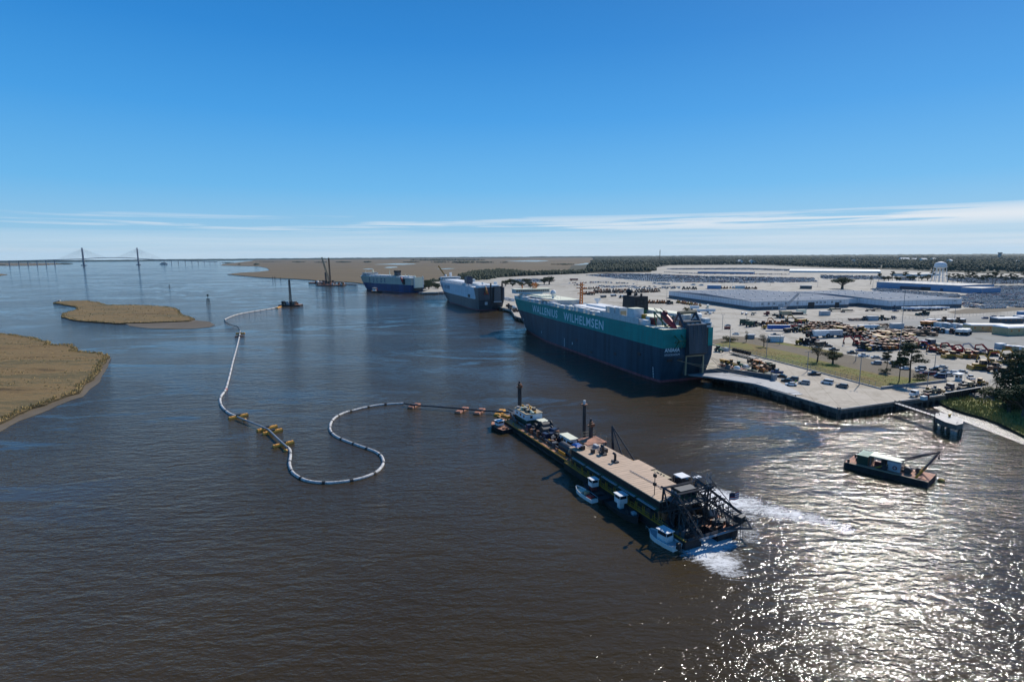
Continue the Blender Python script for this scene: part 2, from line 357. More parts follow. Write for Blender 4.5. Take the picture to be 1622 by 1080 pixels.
water_mat('water'); water_mat('pond', .5)
mb = MB(); R0 = 14200.0; n = 180
rings = [0, 60, 150, 300, 600, 1200, 2400, 4800, 9000, R0]
vs = [(0, 0, 0)]+[(r*math.sin(2*PI*i/n), r*math.cos(2*PI*i/n), 0) for r in rings[1:] for i in range(n)]
fs = [(0, 1+(i+1) % n, 1+i) for i in range(n)]+[(1+k*n+i, 1+k*n+(i+1) % n, 1+(k+1)*n+(i+1) % n, 1+(k+1)*n+i) for k in range(len(rings)-2) for i in range(n)]
mb.add(vs, fs, 'water'); struct('river_water', mb)

def ground_mat(name, cols, s1, s2, stretch=(1, 1, 1), rot=0.0, bump=0.0, rough=.9, spec=.2, joints=0):
    m, nt, N, L, b = nodes(name); tc = mapping(N, L, N('ShaderNodeTexCoord').outputs['Object'], stretch, rot)
    b.inputs['Roughness'].default_value = rough; b.inputs['Specular IOR Level'].default_value = spec
    a = noise_n(N, L, tc, s1, 6, .62, .6); c = noise_n(N, L, tc, s2, 6, .7)
    v = math_n(N, L, 'ADD', math_n(N, L, 'MULTIPLY', a, .62), math_n(N, L, 'MULTIPLY', c, .38))
    k = len(cols); r_ = ramp_n(N, L, v, [(.36+.28*i/(k-1), q) for i, q in enumerate(cols)])
    if joints:        # slab joints, stains and tyre dirt on the paving
        bt = N('ShaderNodeTexBrick'); bt.offset = 0; bt.inputs['Scale'].default_value = 1; bt.inputs['Brick Width'].default_value = joints; bt.inputs['Row Height'].default_value = joints; bt.inputs['Mortar Size'].default_value = .12; bt.inputs['Mortar Smooth'].default_value = .3
        bt.inputs['Color1'].default_value = (1, 1, 1, 1); bt.inputs['Color2'].default_value = (.93, .93, .92, 1); bt.inputs['Mortar'].default_value = (.68, .66, .62, 1); L(mapping(N, L, N('ShaderNodeTexCoord').outputs['Object'], (1, 1, 1), math.radians(18)), bt.inputs['Vector'])
        st = ramp_n(N, L, noise_n(N, L, tc, .045, 7, .72, .8), [(.40, (.72, .70, .66)), (.50, (1, 1, 1)), (.60, (1, 1, 1)), (.70, (.86, .84, .80))])
        for q in (bt.outputs['Color'], st):
            mx = N('ShaderNodeMix'); mx.data_type = 'RGBA'; mx.blend_type = 'MULTIPLY'; mx.inputs['Factor'].default_value = 1; L(r_, mx.inputs['A']); L(q, mx.inputs['B']); r_ = mx.outputs['Result']
    L(r_, b.inputs['Base Color'])
    if bump:
        bp = N('ShaderNodeBump'); bp.inputs['Distance'].default_value = bump; L(c, bp.inputs['Height']); L(bp.outputs[0], b.inputs['Normal'])
    MATS[name] = m
ground_mat('marsh', [(.07, .048, .022), (.18, .118, .048), (.24, .16, .068), (.11, .095, .045), (.19, .12, .05)], .022, .35, (.7, 2.8, 1), .3, .5)
ground_mat('marshfar', [(.085, .065, .036), (.17, .125, .068), (.12, .095, .052)], .002, .012, (.6, 3.5, 1), .05)
ground_mat('marshedge', [(.03, .024, .014), (.10, .075, .035)], .3, 1.2)
ground_mat('mud', [(.12, .095, .062), (.18, .145, .10)], .04, .4, rough=.7, spec=.2)
ground_mat('wetmud', [(.10, .085, .07), (.17, .145, .12)], .3, 1.4, rough=.26, spec=.9, bump=.35)
ground_mat('yardpave', [(.36, .325, .265), (.49, .45, .375), (.42, .385, .32)], .012, .22, bump=.02, joints=12)
ground_mat('dockpave', [(.42, .36, .28), (.54, .475, .38), (.47, .41, .325)], .035, .5, joints=7.5)
ground_mat('gravel', [(.235, .235, .21), (.30, .295, .265), (.265, .265, .24)], .02, .6, joints=30)
ground_mat('swale', [(.10, .135, .02), (.15, .16, .03), (.19, .14, .04), (.15, .10, .035)], .05, .7, (1, 1, 1), 0, .3)
ground_mat('drygrass', [(.10, .08, .055), (.17, .14, .095), (.145, .115, .08)], .06, .8, (1, 1, 1), 0, .2)
ground_mat('greenmarsh', [(.12, .14, .035), (.19, .20, .055), (.20, .15, .07)], .05, 1.2, (1, 1, 1), 0, .4)
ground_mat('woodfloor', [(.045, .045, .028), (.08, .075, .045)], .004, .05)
ground_mat('road', [(.30, .285, .25), (.36, .34, .30)], .03, .5)

def sheet(name, poly, z, m, edge=None, z0=None, kind='structure'):
    mb = MB(); z0 = z if z0 is None else z0; mb.prism(poly, z0, z, m, edge or m); return struct(name, mb, kind)

# far banks, mainland marsh, wood floor
far = px([(360, 434.4), (385, 436.6), (412, 439), (440, 440.4), (466.5, 441.5), (492, 443), (503, 444.5), (560, 447), (600, 452), (670, 464.0), (704, 463.0)], 1.0)
near_shore = [(-75, 800), (-3, 606), (5, 530), (60, 400)]
hor = [(6500, 300)]+arc(2300, 930, 14050)[:-1]
up = px([(840, 405.35), (700, 405.7), (560, 406.4), (400, 408.0), (352, 409.2)], 1.0)
up2 = px([(350, 420.4), (373, 421), (408, 421.7), (422.5, 424.3), (427.7, 428.2), (410, 430.5), (380, 432)], 1.0)
# mainland reaches back behind a thin far sound on the left
main = far+near_shore+[(260, 330), (700, 300), (2500, 250)]+hor+arc(930, 420, 14050)+px([(395, 413.6), (372, 416.5), (352, 418.6)], 1.0)+up2
sheet('marsh_plain', main, 1.0, 'marshfar', 'marshedge', -.5)
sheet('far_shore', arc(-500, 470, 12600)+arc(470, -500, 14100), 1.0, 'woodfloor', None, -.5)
sheet('far_marsh_bank', px([(-400, 421.5), (-60, 421.3), (50, 420.9), (112, 418.2), (90, 416.6), (0, 416.3), (-400, 417.8)], .9), .9, 'marshfar', 'marshedge', -.5)
sheet('marsh_spit', rough(px([(-60, 438), (0, 437.2), (12, 434.8), (5, 434.0), (-60, 434.2)], .8), .05, 2), .8, 'marsh', 'marshedge', -.5)
for i, (pp, nm) in enumerate([([(609, 424.2), (618, 422.5), (628, 422.6), (630, 423.6), (620, 424.6)], 'pond_water'), ([(592, 418.9), (625, 417.2), (662, 417.8), (640, 419.6)], 'pond_water'),
        ([(575, 426.5), (584, 425.3), (592, 426.0), (585, 427.0)], 'pond_water'), ([(905, 419.3), (925, 416.6), (955, 417.0), (958, 419.0), (930, 419.9)], 'pond_water'),
        ([(690, 425.9), (712, 424.8), (722, 425.3), (706, 426.5)], 'pond_water'), ([(800, 413.8), (840, 412.2), (866, 412.6), (850, 414.6)], 'pond_water')]):
    sheet(nm, rough(px(pp, 1.05), .06, 2, i), 1.05, 'pond')

# near left marsh and the island
mL = px([(-260, 520), (0, 528), (30, 531.5), (77, 541), (78, 546), (95, 546), (116, 545), (124, 552), (118, 556), (140, 557.5), (160, 559), (174, 565), (168, 573), (155, 591), (149, 599), (136, 606), (125, 621), (100, 628), (71, 640), (50, 645), (30, 654), (0, 669), (-120, 735), (-420, 900)], .9)
mLr = rough(mL, .06, 3, 5); sheet('marsh', mLr, .9, 'marsh', 'marshedge', -.4)
sheet('mud_bank', rough(px([(176, 566), (172, 578), (163, 592), (158, 604), (140, 618), (131, 628), (110, 634), (76, 649), (30, 666), (0, 683), (-120, 745), (-300, 820), (-300, 700), (60, 600)], .12), .03, 2, 3), .12, 'mud', None, -.3)
isl = rough(px([(84, 480), (93, 477.4), (115, 476.4), (138, 476), (168, 482.5), (216, 482.8), (261, 485), (285, 491), (309, 505), (300, 508), (237, 510.5), (183, 512), (129, 508), (97, 502), (98, 496.5), (116.5, 492), (119, 486), (101, 482.5)], .9), .05, 3, 9)
sheet('marsh_island', isl, .9, 'marsh', 'marshedge', -.4)
sheet('mud_flat', rough(px([(196, 512), (237, 510), (305, 506.5), (332, 509.5), (340, 514), (332, 518), (310, 520.3), (291, 521), (237, 520), (205, 516)], .15), .03, 2, 4), .15, 'mud', None, -.3)
# reeds along the banks and over the near marsh
def blades(name, spots, h, m, w=.22, lean=.35, seed=3, n=4):
    rd = random.Random(seed); mb = MB()
    for x, y, z in spots:
        for k in range(n):
            a = rd.uniform(0, PI); hh = h*rd.uniform(.6, 1.25); dx, dy = rd.uniform(-lean, lean), rd.uniform(-lean, lean); ox, oy = rd.uniform(-.5, .5), rd.uniform(-.5, .5)
            ww = w*rd.uniform(.6, 1.5); c, s = math.cos(a)*ww, math.sin(a)*ww
            mb.add([(x+ox-c, y+oy-s, z), (x+ox+c, y+oy+s, z), (x+ox+dx+c*.2, y+oy+dy+s*.2, z+hh)], [(0, 1, 2)], m)
    return struct(name, mb, 'stuff')
def edge_spots(poly, z, k, w, rd, sel=None):
    out = []
    for i in range(len(poly)):
        a, b = Vector(poly[i]), Vector(poly[(i+1) % len(poly)]); L = (b-a).length
        if sel and not sel(a): continue
        for _ in range(int(L*k)+1):
            p = a.lerp(b, rd.random())+Vector((rd.uniform(-w, w), rd.uniform(-w, w)))
            if inside(p.x, p.y, poly): out.append((p.x, p.y, z))
    return out
rd = random.Random(4)
sp = edge_spots(mLr, .8, 3.5, 3.0, rd, lambda a: a.y > 130 and a.x > -420)
def fill(poly, n, z, rd, dens=lambda x, y: 1.0):
    xs = [p[0] for p in poly]; ys = [p[1] for p in poly]; out = []
    for _ in range(n):
        x, y = rd.uniform(min(xs), max(xs)), rd.uniform(min(ys), max(ys))
        if inside(x, y, poly) and rd.random() < dens(x, y): out.append((x, y, z))
    return out
blades('marsh_reeds', sp, 1.15, 'grassblade', seed=5)
vis = px([(-40, 526), (77, 541), (116, 545), (174, 565), (149, 599), (125, 621), (71, 640), (0, 669), (-40, 690)], .9)
blades('marsh_grass', fill(vis, 9000, .8, rd, lambda x, y: max(0, min(1, 2.6*noise.noise(Vector((x*.03, y*.05, 3)))+.25))), .5, 'grassblade', w=.3, seed=6, n=2)
blades('island_reeds', edge_spots(isl, .8, 2.0, 3.0, rd)+fill(isl, 900, .8, rd), .9, 'grassblade', w=.4, seed=8, n=2)

# terminal ground
ZT = 3.3
D0, D1 = Vector((119.6, 201.9, 0)), Vector((3.2, 529, 0))          # quay line of the near berth
quay = [(119.6, 201.9), (3.2, 529), (-1.0, 596), (-8, 612)]
q2 = [(-9.0, 612), (-77, 795)]
land = quay+q2+px([(704, 463.5), (690, 464.6), (668, 465.0)], 1.5)+[(-139, 934), (-262, 1070)]
back = px([(640, 449), (668, 447), (700, 446), (760, 441), (790, 439.5), (840, 437.0), (930, 433.2), (1030, 431.5), (1040, 424), (1060, 420.5), (1200, 419.8), (1300, 424), (1400, 427), (1470, 430), (1560, 433), (1900, 436)], ZT)
right = px([(2100, 560), (1760, 560), (1700, 600), (1640, 612), (1600, 616)], ZT)
term = land+back+right+[(195.8, 232.0), (173.1, 222.0)]
sheet('terminal_ground', term, ZT, 'yardpave', 'concrete', 1.2)
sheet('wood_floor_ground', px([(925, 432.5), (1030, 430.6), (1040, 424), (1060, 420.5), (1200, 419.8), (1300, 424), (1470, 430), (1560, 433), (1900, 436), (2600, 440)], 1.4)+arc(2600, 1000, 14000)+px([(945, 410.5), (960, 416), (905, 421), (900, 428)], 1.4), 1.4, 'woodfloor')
sheet('quay_apron', [(119.9, 202.6), (96.7, 273.6), (4.0, 529)]+px([(826, 497), (1000, 520), (1122, 543), (1136, 549.5), (1395, 616.5), (1500, 605), (1556, 596), (1560, 613)], ZT)+[(172.9, 222.6)], ZT+.004, 'dockpave')
sheet('gravel_yard', px([(1368, 512), (1470, 506), (1560, 499), (1900, 494), (1900, 560), (1622, 558), (1540, 552), (1440, 541), (1400, 532), (1372, 525)], ZT), ZT+.004, 'gravel')
sheet('road', px([(1270, 511), (1400, 507), (1480, 503), (1622, 497), (1900, 490), (1900, 494), (1622, 500.5), (1500, 506), (1400, 511), (1270, 515)], ZT), ZT+.008, 'road')
sheet('road', px([(830, 452.5), (930, 447.6), (975, 440.6), (925, 435), (938, 434.6), (992, 440.6), (940, 449), (830, 454)], ZT), ZT+.008, 'road')
sheet('grass_strip', px([(1500, 494), (1530, 489), (1622, 486), (1900, 482), (1900, 488), (1622, 491.5), (1550, 496.5), (1515, 497.5)], ZT), ZT+.012, 'drygrass')
sheet('dry_bank', rough(px([(1120, 540), (1160, 532.5), (1195, 534), (1229, 540), (1265, 546), (1300, 553), (1333, 560), (1366, 566), (1400, 573), (1440, 584), (1480, 596), (1505, 603), (1498, 604.8), (1396, 615.8), (1262, 580.2), (1137, 548)], ZT), .01, 1), ZT+.012, 'drygrass')
sheet('grass_swale', rough(px([(1124, 547), (1150, 540.5), (1185, 543.5), (1220, 551), (1262, 560), (1300, 571), (1345, 582), (1395, 593), (1440, 598), (1495, 603), (1493, 605), (1396, 615), (1262, 579.6), (1140, 548.6)], ZT), .012, 2, 3), ZT+.02, 'swale')
sheet('grass_verge', px([(1230, 541.2), (1262, 546), (1300, 552.5), (1335, 559), (1333, 562.4), (1295, 556), (1255, 548.4), (1228, 544)], ZT), ZT+.018, 'swale')
# marsh shore at the right, with wet mud in front
gm = rough(px([(1483, 634.5), (1500, 627), (1535, 622), (1560, 616), (1600, 612), (1660, 606), (1720, 640), (1800, 760), (1640, 698), (1622, 689), (1585, 670), (1560, 661), (1530, 653), (1505, 645)], 1.0), .02, 3, 2)
sheet('marsh_shore', gm, 1.0, 'greenmarsh', 'marshedge', -.4)
sheet('wet_mud_bank', rough(px([(1474, 643), (1484, 636), (1530, 650), (1600, 676), (1640, 692), (1800, 765), (1790, 785), (1640, 712), (1622, 704), (1570, 684), (1520, 665), (1494, 653)], .06), .012, 3, 7), .06, 'wetmud', None, -.3)
sheet('sand_patch', rough(px([(1545, 621), (1560, 618), (1577, 624), (1576, 634), (1556, 638), (1546, 630)], 1.02), .08, 2, 7), 1.03, 'yardpave')
blades('shore_reeds', edge_spots(gm, .9, 5, 3.0, rd, lambda a: a.y < 240 and a.x < 260)+fill(gm, 9000, .9, rd), 1.2, 'greenblade', w=.16, seed=11, n=4)
blades('swale_grass', fill(px([(1130, 546), (1262, 562), (1395, 595), (1490, 603), (1396, 615), (1262, 579.6)], ZT), 5000, ZT, rd), .22, 'greenblade', w=.14, seed=12, n=2)
# riprap bank between the berths
rk = MB(); rr = random.Random(3)
for _ in range(420):
    x = rr.uniform(664, 706); p = G(x, 464.6+rr.uniform(-1.0, .6), .6)
    rk.box((p.x, p.y, rr.uniform(-.3, 1.2)), (rr.uniform(1.5, 4), rr.uniform(1.5, 4), rr.uniform(.8, 1.8)), 'rock', rr.uniform(0, 3), (.6, .6))
for _ in range(160):
    a = rr.random(); rk.box((195+rr.uniform(-6, 8), 230+rr.uniform(-6, 4), .6), (rr.uniform(.8, 2), rr.uniform(.8, 2), rr.uniform(.8, 2.0)), 'rock', a*3, (.6, .6))
struct('riprap', rk, 'stuff')

# ---- foam on the water: real froth, thin sheet with holes
def foam(name, blobs, z=.03, res=.7, seed=1):
    """blobs = (x, y, radius, weight); density falls off smoothly, noise breaks it up"""
    m = MATS.get('foam')
    if not m:
        m, nt, N, L, b = nodes('foam'); b.inputs['Base Color'].default_value = (.72, .74, .75, 1); b.inputs['Roughness'].default_value = .6
        tc = N('ShaderNodeTexCoord').outputs['Object']; at = N('ShaderNodeAttribute'); at.attribute_name = 'dens'
        a = noise_n(N, L, mapping(N, L, tc, (.7, 1.8, 1), -.5), .42, 5, .68, 2.0); c = noise_n(N, L, tc, 2.4, 4, .7)
        v = math_n(N, L, 'ADD', math_n(N, L, 'MULTIPLY', a, .7), math_n(N, L, 'MULTIPLY', c, .3))
        al = math_n(N, L, 'MULTIPLY', math_n(N, L, 'SUBTRACT', math_n(N, L, 'ADD', v, math_n(N, L, 'MULTIPLY', at.outputs['Fac'], .46)), .80), 4.2, clamp=True); al = math_n(N, L, 'MULTIPLY', al, .9)
        L(al, b.inputs['Alpha']); MATS['foam'] = m
    xs = [b[0] for b in blobs]; ys = [b[1] for b in blobs]; rm = max(b[2] for b in blobs)*1.6
    nx = int((max(xs)-min(xs)+2*rm)/res)+1; ny = int((max(ys)-min(ys)+2*rm)/res)+1
    X, Y = np.meshgrid(min(xs)-rm+np.arange(nx)*res, min(ys)-rm+np.arange(ny)*res); D = np.zeros_like(X)
    for bx, by, br, bw in blobs: D = np.maximum(D, bw*np.exp(-(((X-bx)**2+(Y-by)**2)/br**2)**1.3))
    me = bpy.data.meshes.new(name); keep = D > .08; idx = -np.ones(D.shape, int)
    c = keep[:-1, :-1] | keep[1:, :-1] | keep[:-1, 1:] | keep[1:, 1:]
    use = np.zeros(D.shape, bool); use[:-1, :-1] |= c; use[1:, :-1] |= c; use[:-1, 1:] |= c; use[1:, 1:] |= c
    idx[use] = np.arange(use.sum()); V = np.stack([X[use], Y[use], np.full(use.sum(), z)], 1)
    F = [(idx[j, i], idx[j, i+1], idx[j+1, i+1], idx[j+1, i]) for j, i in zip(*np.nonzero(c))]
    me.from_pydata(V.tolist(), [], [tuple(int(k) for k in f) for f in F]); at = me.attributes.new('dens', 'FLOAT', 'POINT'); at.data.foreach_set('value', D[use].astype(np.float32))
    me.materials.append(m); o = bpy.data.objects.new(name, me); COL.objects.link(o); o['kind'] = 'stuff'; return o
def pb(lst): return [(*G(x, y)[:2], r, w) for x, y, r, w in lst]
foam('foam_wake', pb([(1112, 778, 4.5, 1.1), (1130, 783, 6, 1.2), (1150, 790, 7.5, 1.15), (1175, 797, 8, 1.05), (1200, 805, 7.5, .95), (1160, 806, 6, .85), (1182, 815, 6, .75), (1228, 811, 6, 1.05), (1258, 816, 5, 1.05), (1286, 821, 4.5, 1.0), (1312, 828, 4, .95), (1338, 836, 3.5, .88),
      (1105, 870, 4.5, 1.3), (1120, 862, 5.5, 1.35), (1138, 857, 5, 1.3), (1095, 880, 4, .8), (1128, 872, 5, 1.1), (1175, 845, 6, .8), (1158, 856, 3, .85), (1120, 880, 5, 1.15), (1140, 890, 5.5, 1.15), (1155, 903, 4.5, .95), (1128, 893, 3, .8), (1162, 880, 4, .8), (1090, 868, 2, 1), (1168, 865, 2.5, .7), (1180, 850, 5, .55), (1190, 830, 7, .6)]))
foam('foam_wake', pb([(x, y, 5, .8) for x, y in ((604, 467.3), (612, 467.8), (622, 468.2), (632, 468.6))]+[(x, 470.4, 5, .6) for x in (612, 620, 628, 636)]), res=1.5)
foam('foam_wake', pb([(x, y, 16, .62) for x, y in ((268, 440), (276, 442.5), (286, 437), (140, 441), (166, 439), (308, 449), (316, 449.2))]), res=6)
foam('foam_wake', pb([(1120, 607, 2, .6), (1135, 610, 2.5, .6), (1150, 614, 2, .5), (1110, 604, 2, .7)]), res=.6)
# ------------------------------------------------------------------ quay, dock fronts, walls
def along(a, b, step):
    a, b = Vector(a), Vector(b); n = max(1, int((b-a).length/step)); return [a.lerp(b, i/n) for i in range(n+1)], (b-a).normalized()
def quay_front(label, a, b, w, loc_name='quay', fender=8.0, pstep=5.0, z=ZT):
    """concrete deck edge beam on piles, black sheet behind for the under-deck shade"""
    a, b = Vector((*a, 0)), Vector((*b, 0)); d = (b-a).normalized(); n = Vector((d.y, -d.x, 0)) if w > 0 else Vector((-d.y, d.x, 0)); w = abs(w)
    K = Kit(); cap = K('deck_edge'); rz = rz_of(d); mid = (a+b)/2-n*(-1)*0
    c = mid+n*.0; L = (b-a).length
    cap.box((*(mid+n*.35).xy, z-1.5), (L, .9, 1.5), 'concrete_shaded', rz); cap.box((*(mid+n*.3).xy, z+.05), (L, .35, .3), 'concrete', rz)
    bk = K('under_deck_shade'); bk.box((*(mid+n*.0).xy, -.5), (L, .3, 2.5), 'black', rz)  # black sheet standing in for the shade under the deck
    pts, _ = along(a, b, pstep)
    for i, p in enumerate(pts[:95]):
        m = K('pile'); q = p+n*.5; m.cyl((q.x, q.y, -1.5), (q.x, q.y, z-1.4), .38, 'pile', 8)
    for p in along(a, b, fender*2.5)[0]:
        m = K('bollard'); q = p-n*.5; m.cyl((q.x, q.y, z), (q.x, q.y, z+.6), .28, 'black', 8).cyl((q.x, q.y, z+.6), (q.x, q.y, z+.75), .4, 'black', 8)
    for p in along(a, b, fender)[0][1:-1]:
        m = K('fender'); q = p+n*1.0; m.box((q.x, q.y, .1), (1.1, .7, z-.6), 'rubber', rz)
    return K.place('quay', label, 'quay', (0, 0, 0))
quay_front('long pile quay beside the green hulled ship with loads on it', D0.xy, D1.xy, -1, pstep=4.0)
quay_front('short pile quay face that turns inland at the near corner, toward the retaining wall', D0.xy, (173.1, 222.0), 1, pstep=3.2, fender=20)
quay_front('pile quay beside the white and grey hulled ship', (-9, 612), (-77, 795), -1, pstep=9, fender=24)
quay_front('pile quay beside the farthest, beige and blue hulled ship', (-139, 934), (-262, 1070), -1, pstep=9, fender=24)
# dark sheet pile wall on from the quay
a, b = Vector((173.4, 222.2, 0)), Vector((196.6, 232.4, 0)); K = Kit(); m = K('sheet_piling'); d = (b-a); L = d.length; d.normalize(); nn = Vector((d.y, -d.x, 0))
for i in range(int(L/.8)):
    p = a+d*(.4+i*.8)+nn*(.12 if i % 2 else 0); m.box((p.x, p.y, -.3), (.8, .25, ZT+.9), 'hullblack', rz_of(d))
m = K('cap'); p = (a+b)/2; m.box((p.x, p.y, ZT+.6), (L, .6, .22), 'grey', rz_of(d))
K.place('retaining_wall', 'dark corrugated sheet pile wall between the quay and the marsh shore', 'wall', (0, 0, 0))
def low_wall(name, label, pts, h, w, m='concrete', cat='wall', z=ZT):
    K = Kit(); c = K('wall'); 
    for p, q in zip(pts, pts[1:]):
        p, q = Vector(p), Vector(q); mm = (p+q)/2; c.box((mm.x, mm.y, z), ((q-p).length, w, h), m, rz_of(q-p))
    mb = c; return single(name, mb, label, cat)
low_wall('barrier_wall', 'low grey concrete wall at the near end of the grass swale', [G(1396, 616.3, ZT), G(1440, 611.3, ZT), G(1499, 604.8, ZT)], 1.1, .5, 'grey')
low_wall('kerb_wall', 'long pale concrete kerb between the quay apron and the grass swale', [G(1122, 543.5, ZT), G(1139, 549.7, ZT), G(1262, 580.8, ZT), G(1395.5, 616.3, ZT)], .5, .5, 'concrete')
def fence(label, pts, h, step=3.0, m='galv', z=ZT, rails=3):
    K = Kit(); r = K('rails')
    for p, q in zip(pts, pts[1:]):
        p, q = Vector(p), Vector(q); L = (q-p).length; n = max(1, int(L/step))
        for k in range(rails): zz = z+h*(k+1)/rails; r.bar((p.x, p.y, zz), (q.x, q.y, zz), .07, m)
        for i in range(n*3): c = p.lerp(q, i/(n*3)); r.bar((c.x, c.y, z), (c.x, c.y, z+h), .03, m)
        for i in range(n):
            if sum(1 for x in K.p if x[0] == 'post') < 95: c = p.lerp(q, i/n); K('post').bar((c.x, c.y, z), (c.x, c.y, z+h+.15), .12, m)
    return K.place('chain_link_fence', label, 'fence', (0, 0, 0))
fence('chain link fence along the quay side of the grass swale', [G(1145, 550.5, ZT), G(1262, 580.2, ZT), G(1396, 615.5, ZT)], 2.2)
fence('short fence between the end of the retaining wall and the dark trees', [G(1561, 612, ZT), G(1574, 609.5, ZT), G(1590, 611, ZT)], 2.4)
fence('thin chain link fence on the far side of the road past the machinery yard', [G(1300, 510.5, ZT), G(1440, 505.5, ZT), G(1530, 501, ZT), G(1622, 497, ZT)], 2.4, 4)

# walkway and mooring platform
K = Kit(); w0, w1 = G(1420, 638.5, 4.0), G(1484, 659.5, 4.0); d = (w1-w0); L = d.length; d.normalize(); nn = Vector((-d.y, d.x, 0)); mid = (w0+w1)/2
K('deck').box((mid.x, mid.y, 3.8), (L, 1.7, .25), 'grey', rz_of(d))
for s in (1, -1):
    t = K('truss'); 
    for z in (2.4, 3.35, 4.4): t.bar(w0+nn*s*.9+Vector((0, 0, z-3.4)), w1+nn*s*.9+Vector((0, 0, z-3.4)), .16, 'steel')
    for i in range(12): p = w0.lerp(w1, i/11)+nn*s*.9; t.bar(p+Vector((0, 0, -1.2)), p+Vector((0, 0, 1)), .1, 'steel')
K.place('walkway', 'narrow dark truss footbridge from the quay to the mooring platform', 'footbridge', (0, 0, 0))
K = Kit(); pf = [G(x_, y_-.4, 4.4) for x_, y_ in ((1481.5, 655.2), (1489, 653.2), (1510, 658.5), (1525.5, 664), (1525.5, 671), (1515, 673.5), (1497, 668.5), (1482, 661.5))]
K('slab').prism([(p.x, p.y) for p in pf], 2.7, 4.4, 'concrete', 'concrete_shaded', True)  # slab sides use the concrete coloured dark for shade
for i, f in enumerate((.08, .3, .55, .9)):
    for s in (.25, .75):
        p = pf[0].lerp(pf[4], f).lerp(pf[6].lerp(pf[4], f), 0)+(pf[6]-pf[1])*(s-.5)*.55; K('pile').cyl((p.x, p.y, -1.5), (p.x+(.5 if i % 2 else -.5), p.y, 2.75), .36, 'pile', 10)
hk = K('mooring_hook'); p = G(1504, 660, 4.4); hk.cyl(p, p+Vector((0, 0, .8)), .35, 'yellow', 8); hk.box((p.x, p.y, 5.1), (1.4, .5, .35), 'yellow', .5)
for q in (pf[2], pf[5]): K('railing').rail([q, q+Vector((.8, .5, 0))], 1.0, 'galv', .06, 1)
K.place('mooring_platform', 'eight sided concrete mooring platform on piles in the river', 'platform', (0, 0, 0))

# ---- sheds and buildings
def shed(label, cat, O, az, w, dep, h, wallm, roofm, basem=None, bh=3.0, slope=.03, doors=(), wins=(), vents=0, trim='white', name='warehouse', gap=None):
    """O = near left corner; w along az+90, dep away along az; local x = right, y = back"""
    K = Kit(); W_ = K('wall'); W_.box((w/2, dep/2, 0), (w, dep, h), wallm)
    if basem: B = K('wall_base'); B.box((w/2, dep/2, 0), (w+.12, dep+.12, bh), basem)
    r = K('roof'); rh = dep*slope
    r.add([(-.4, -.4, h), (w+.4, -.4, h), (w+.4, dep+.4, h), (-.4, dep+.4, h), (-.4, dep/2, h+rh), (w+.4, dep/2, h+rh)], [(0, 1, 5, 4), (2, 3, 4, 5), (0, 4, 3), (1, 2, 5)], roofm)
    for q in ((w/2, -.35, h-.35, w+.9, .12), (w/2, dep+.35, h-.35, w+.9, .12)): K('eave').box(q[:3], (q[3], q[4], .45), trim)
    for x, dw, dh, dm in doors: K('door').box((x, -.12, .02), (dw, .2, dh), dm)
    for x, z, ww, wh in wins: K('window').box((x, -.08, z), (ww, .12, wh), 'grey')
    sm = K('panel_seams', W_)
    if w > 80:
        for i in range(int(w/5)): sm.box((2.5+i*5, -.02, .1), (.16, .1, h-.5), 'grey')
        for i in range(int(dep/5)): sm.box((-.02, 2.5+i*5, .1), (.1, .16, h-.5), 'grey')
        for i in range(int(w/12)): 
            for f in (.14, .36, .64, .86): y_ = dep*f; z_ = h+rh*(1-abs(y_-dep/2)/(dep/2)); K('skylight', r).box((6+i*12, y_, z_-.05), (1.2, 5.0, .2), 'offwhite')
    rv = random.Random(int(w*7)); 
    for i in range(vents):
        x = w*(i % 8+.5)/8+rv.uniform(-2, 2); y = dep*((i//8)+.5)/(vents/8+.01); zz = h+rh*(1-abs(y-dep/2)/(dep/2)); v = K('roof_vent', r); v.cyl((x, y, zz-.2), (x, y, zz+.8), .5, 'lgrey', 8).cyl((x, y, zz+.8), (x, y, zz+1.2), .8, 'white', 8, .2)
    a = math.radians(az); return K.place(name, label, cat, (O[0], O[1], ZT), -a)
WA = -12.0
B = G(1192, 491.2, ZT); C = G(1364.5, 489.0, ZT); A = G(1067, 475.5, ZT)
def axis_len(O, Q, az): d = azdir(az+90); return (Q-O).dot(Vector((d.x, d.y, 0)))
w1 = axis_len(B, C, WA); 
shed('huge grey warehouse with pale wall, dark base and low metal roof, nearest the green ship', 'warehouse', B, WA, w1, 178, 8.6, 'whwall', 'whroof', 'whbase', 3.1, .012,
     doors=[(w1*.60, 7.5, 6.4, 'black'), (w1*.875, 5, 5.6, 'black'), (w1*.285, 6, 5.5, 'lgrey'), (w1*.2, 1.4, 3.5, 'grey')],
     wins=[(w1*f, 5.0, 2.2, 2.0) for f in (.095, .16, .215, .335, .455, .66, .70, .745, .82, .91)], vents=48)
B2 = G(1408, 490.3, ZT); E2 = G(1521.5, 486.6, ZT); w2 = axis_len(B2, E2, WA)
shed('second grey warehouse block joined on the right, with trailers parked along its wall', 'warehouse', B2, WA, w2, 150, 8.8, 'whwall', 'whroof', 'whbase', 3.4, .012, doors=[(w2*.07, 2, 4.2, 'navy')], wins=[(w2*.9, 6.5, 2.5, .9)], vents=24)
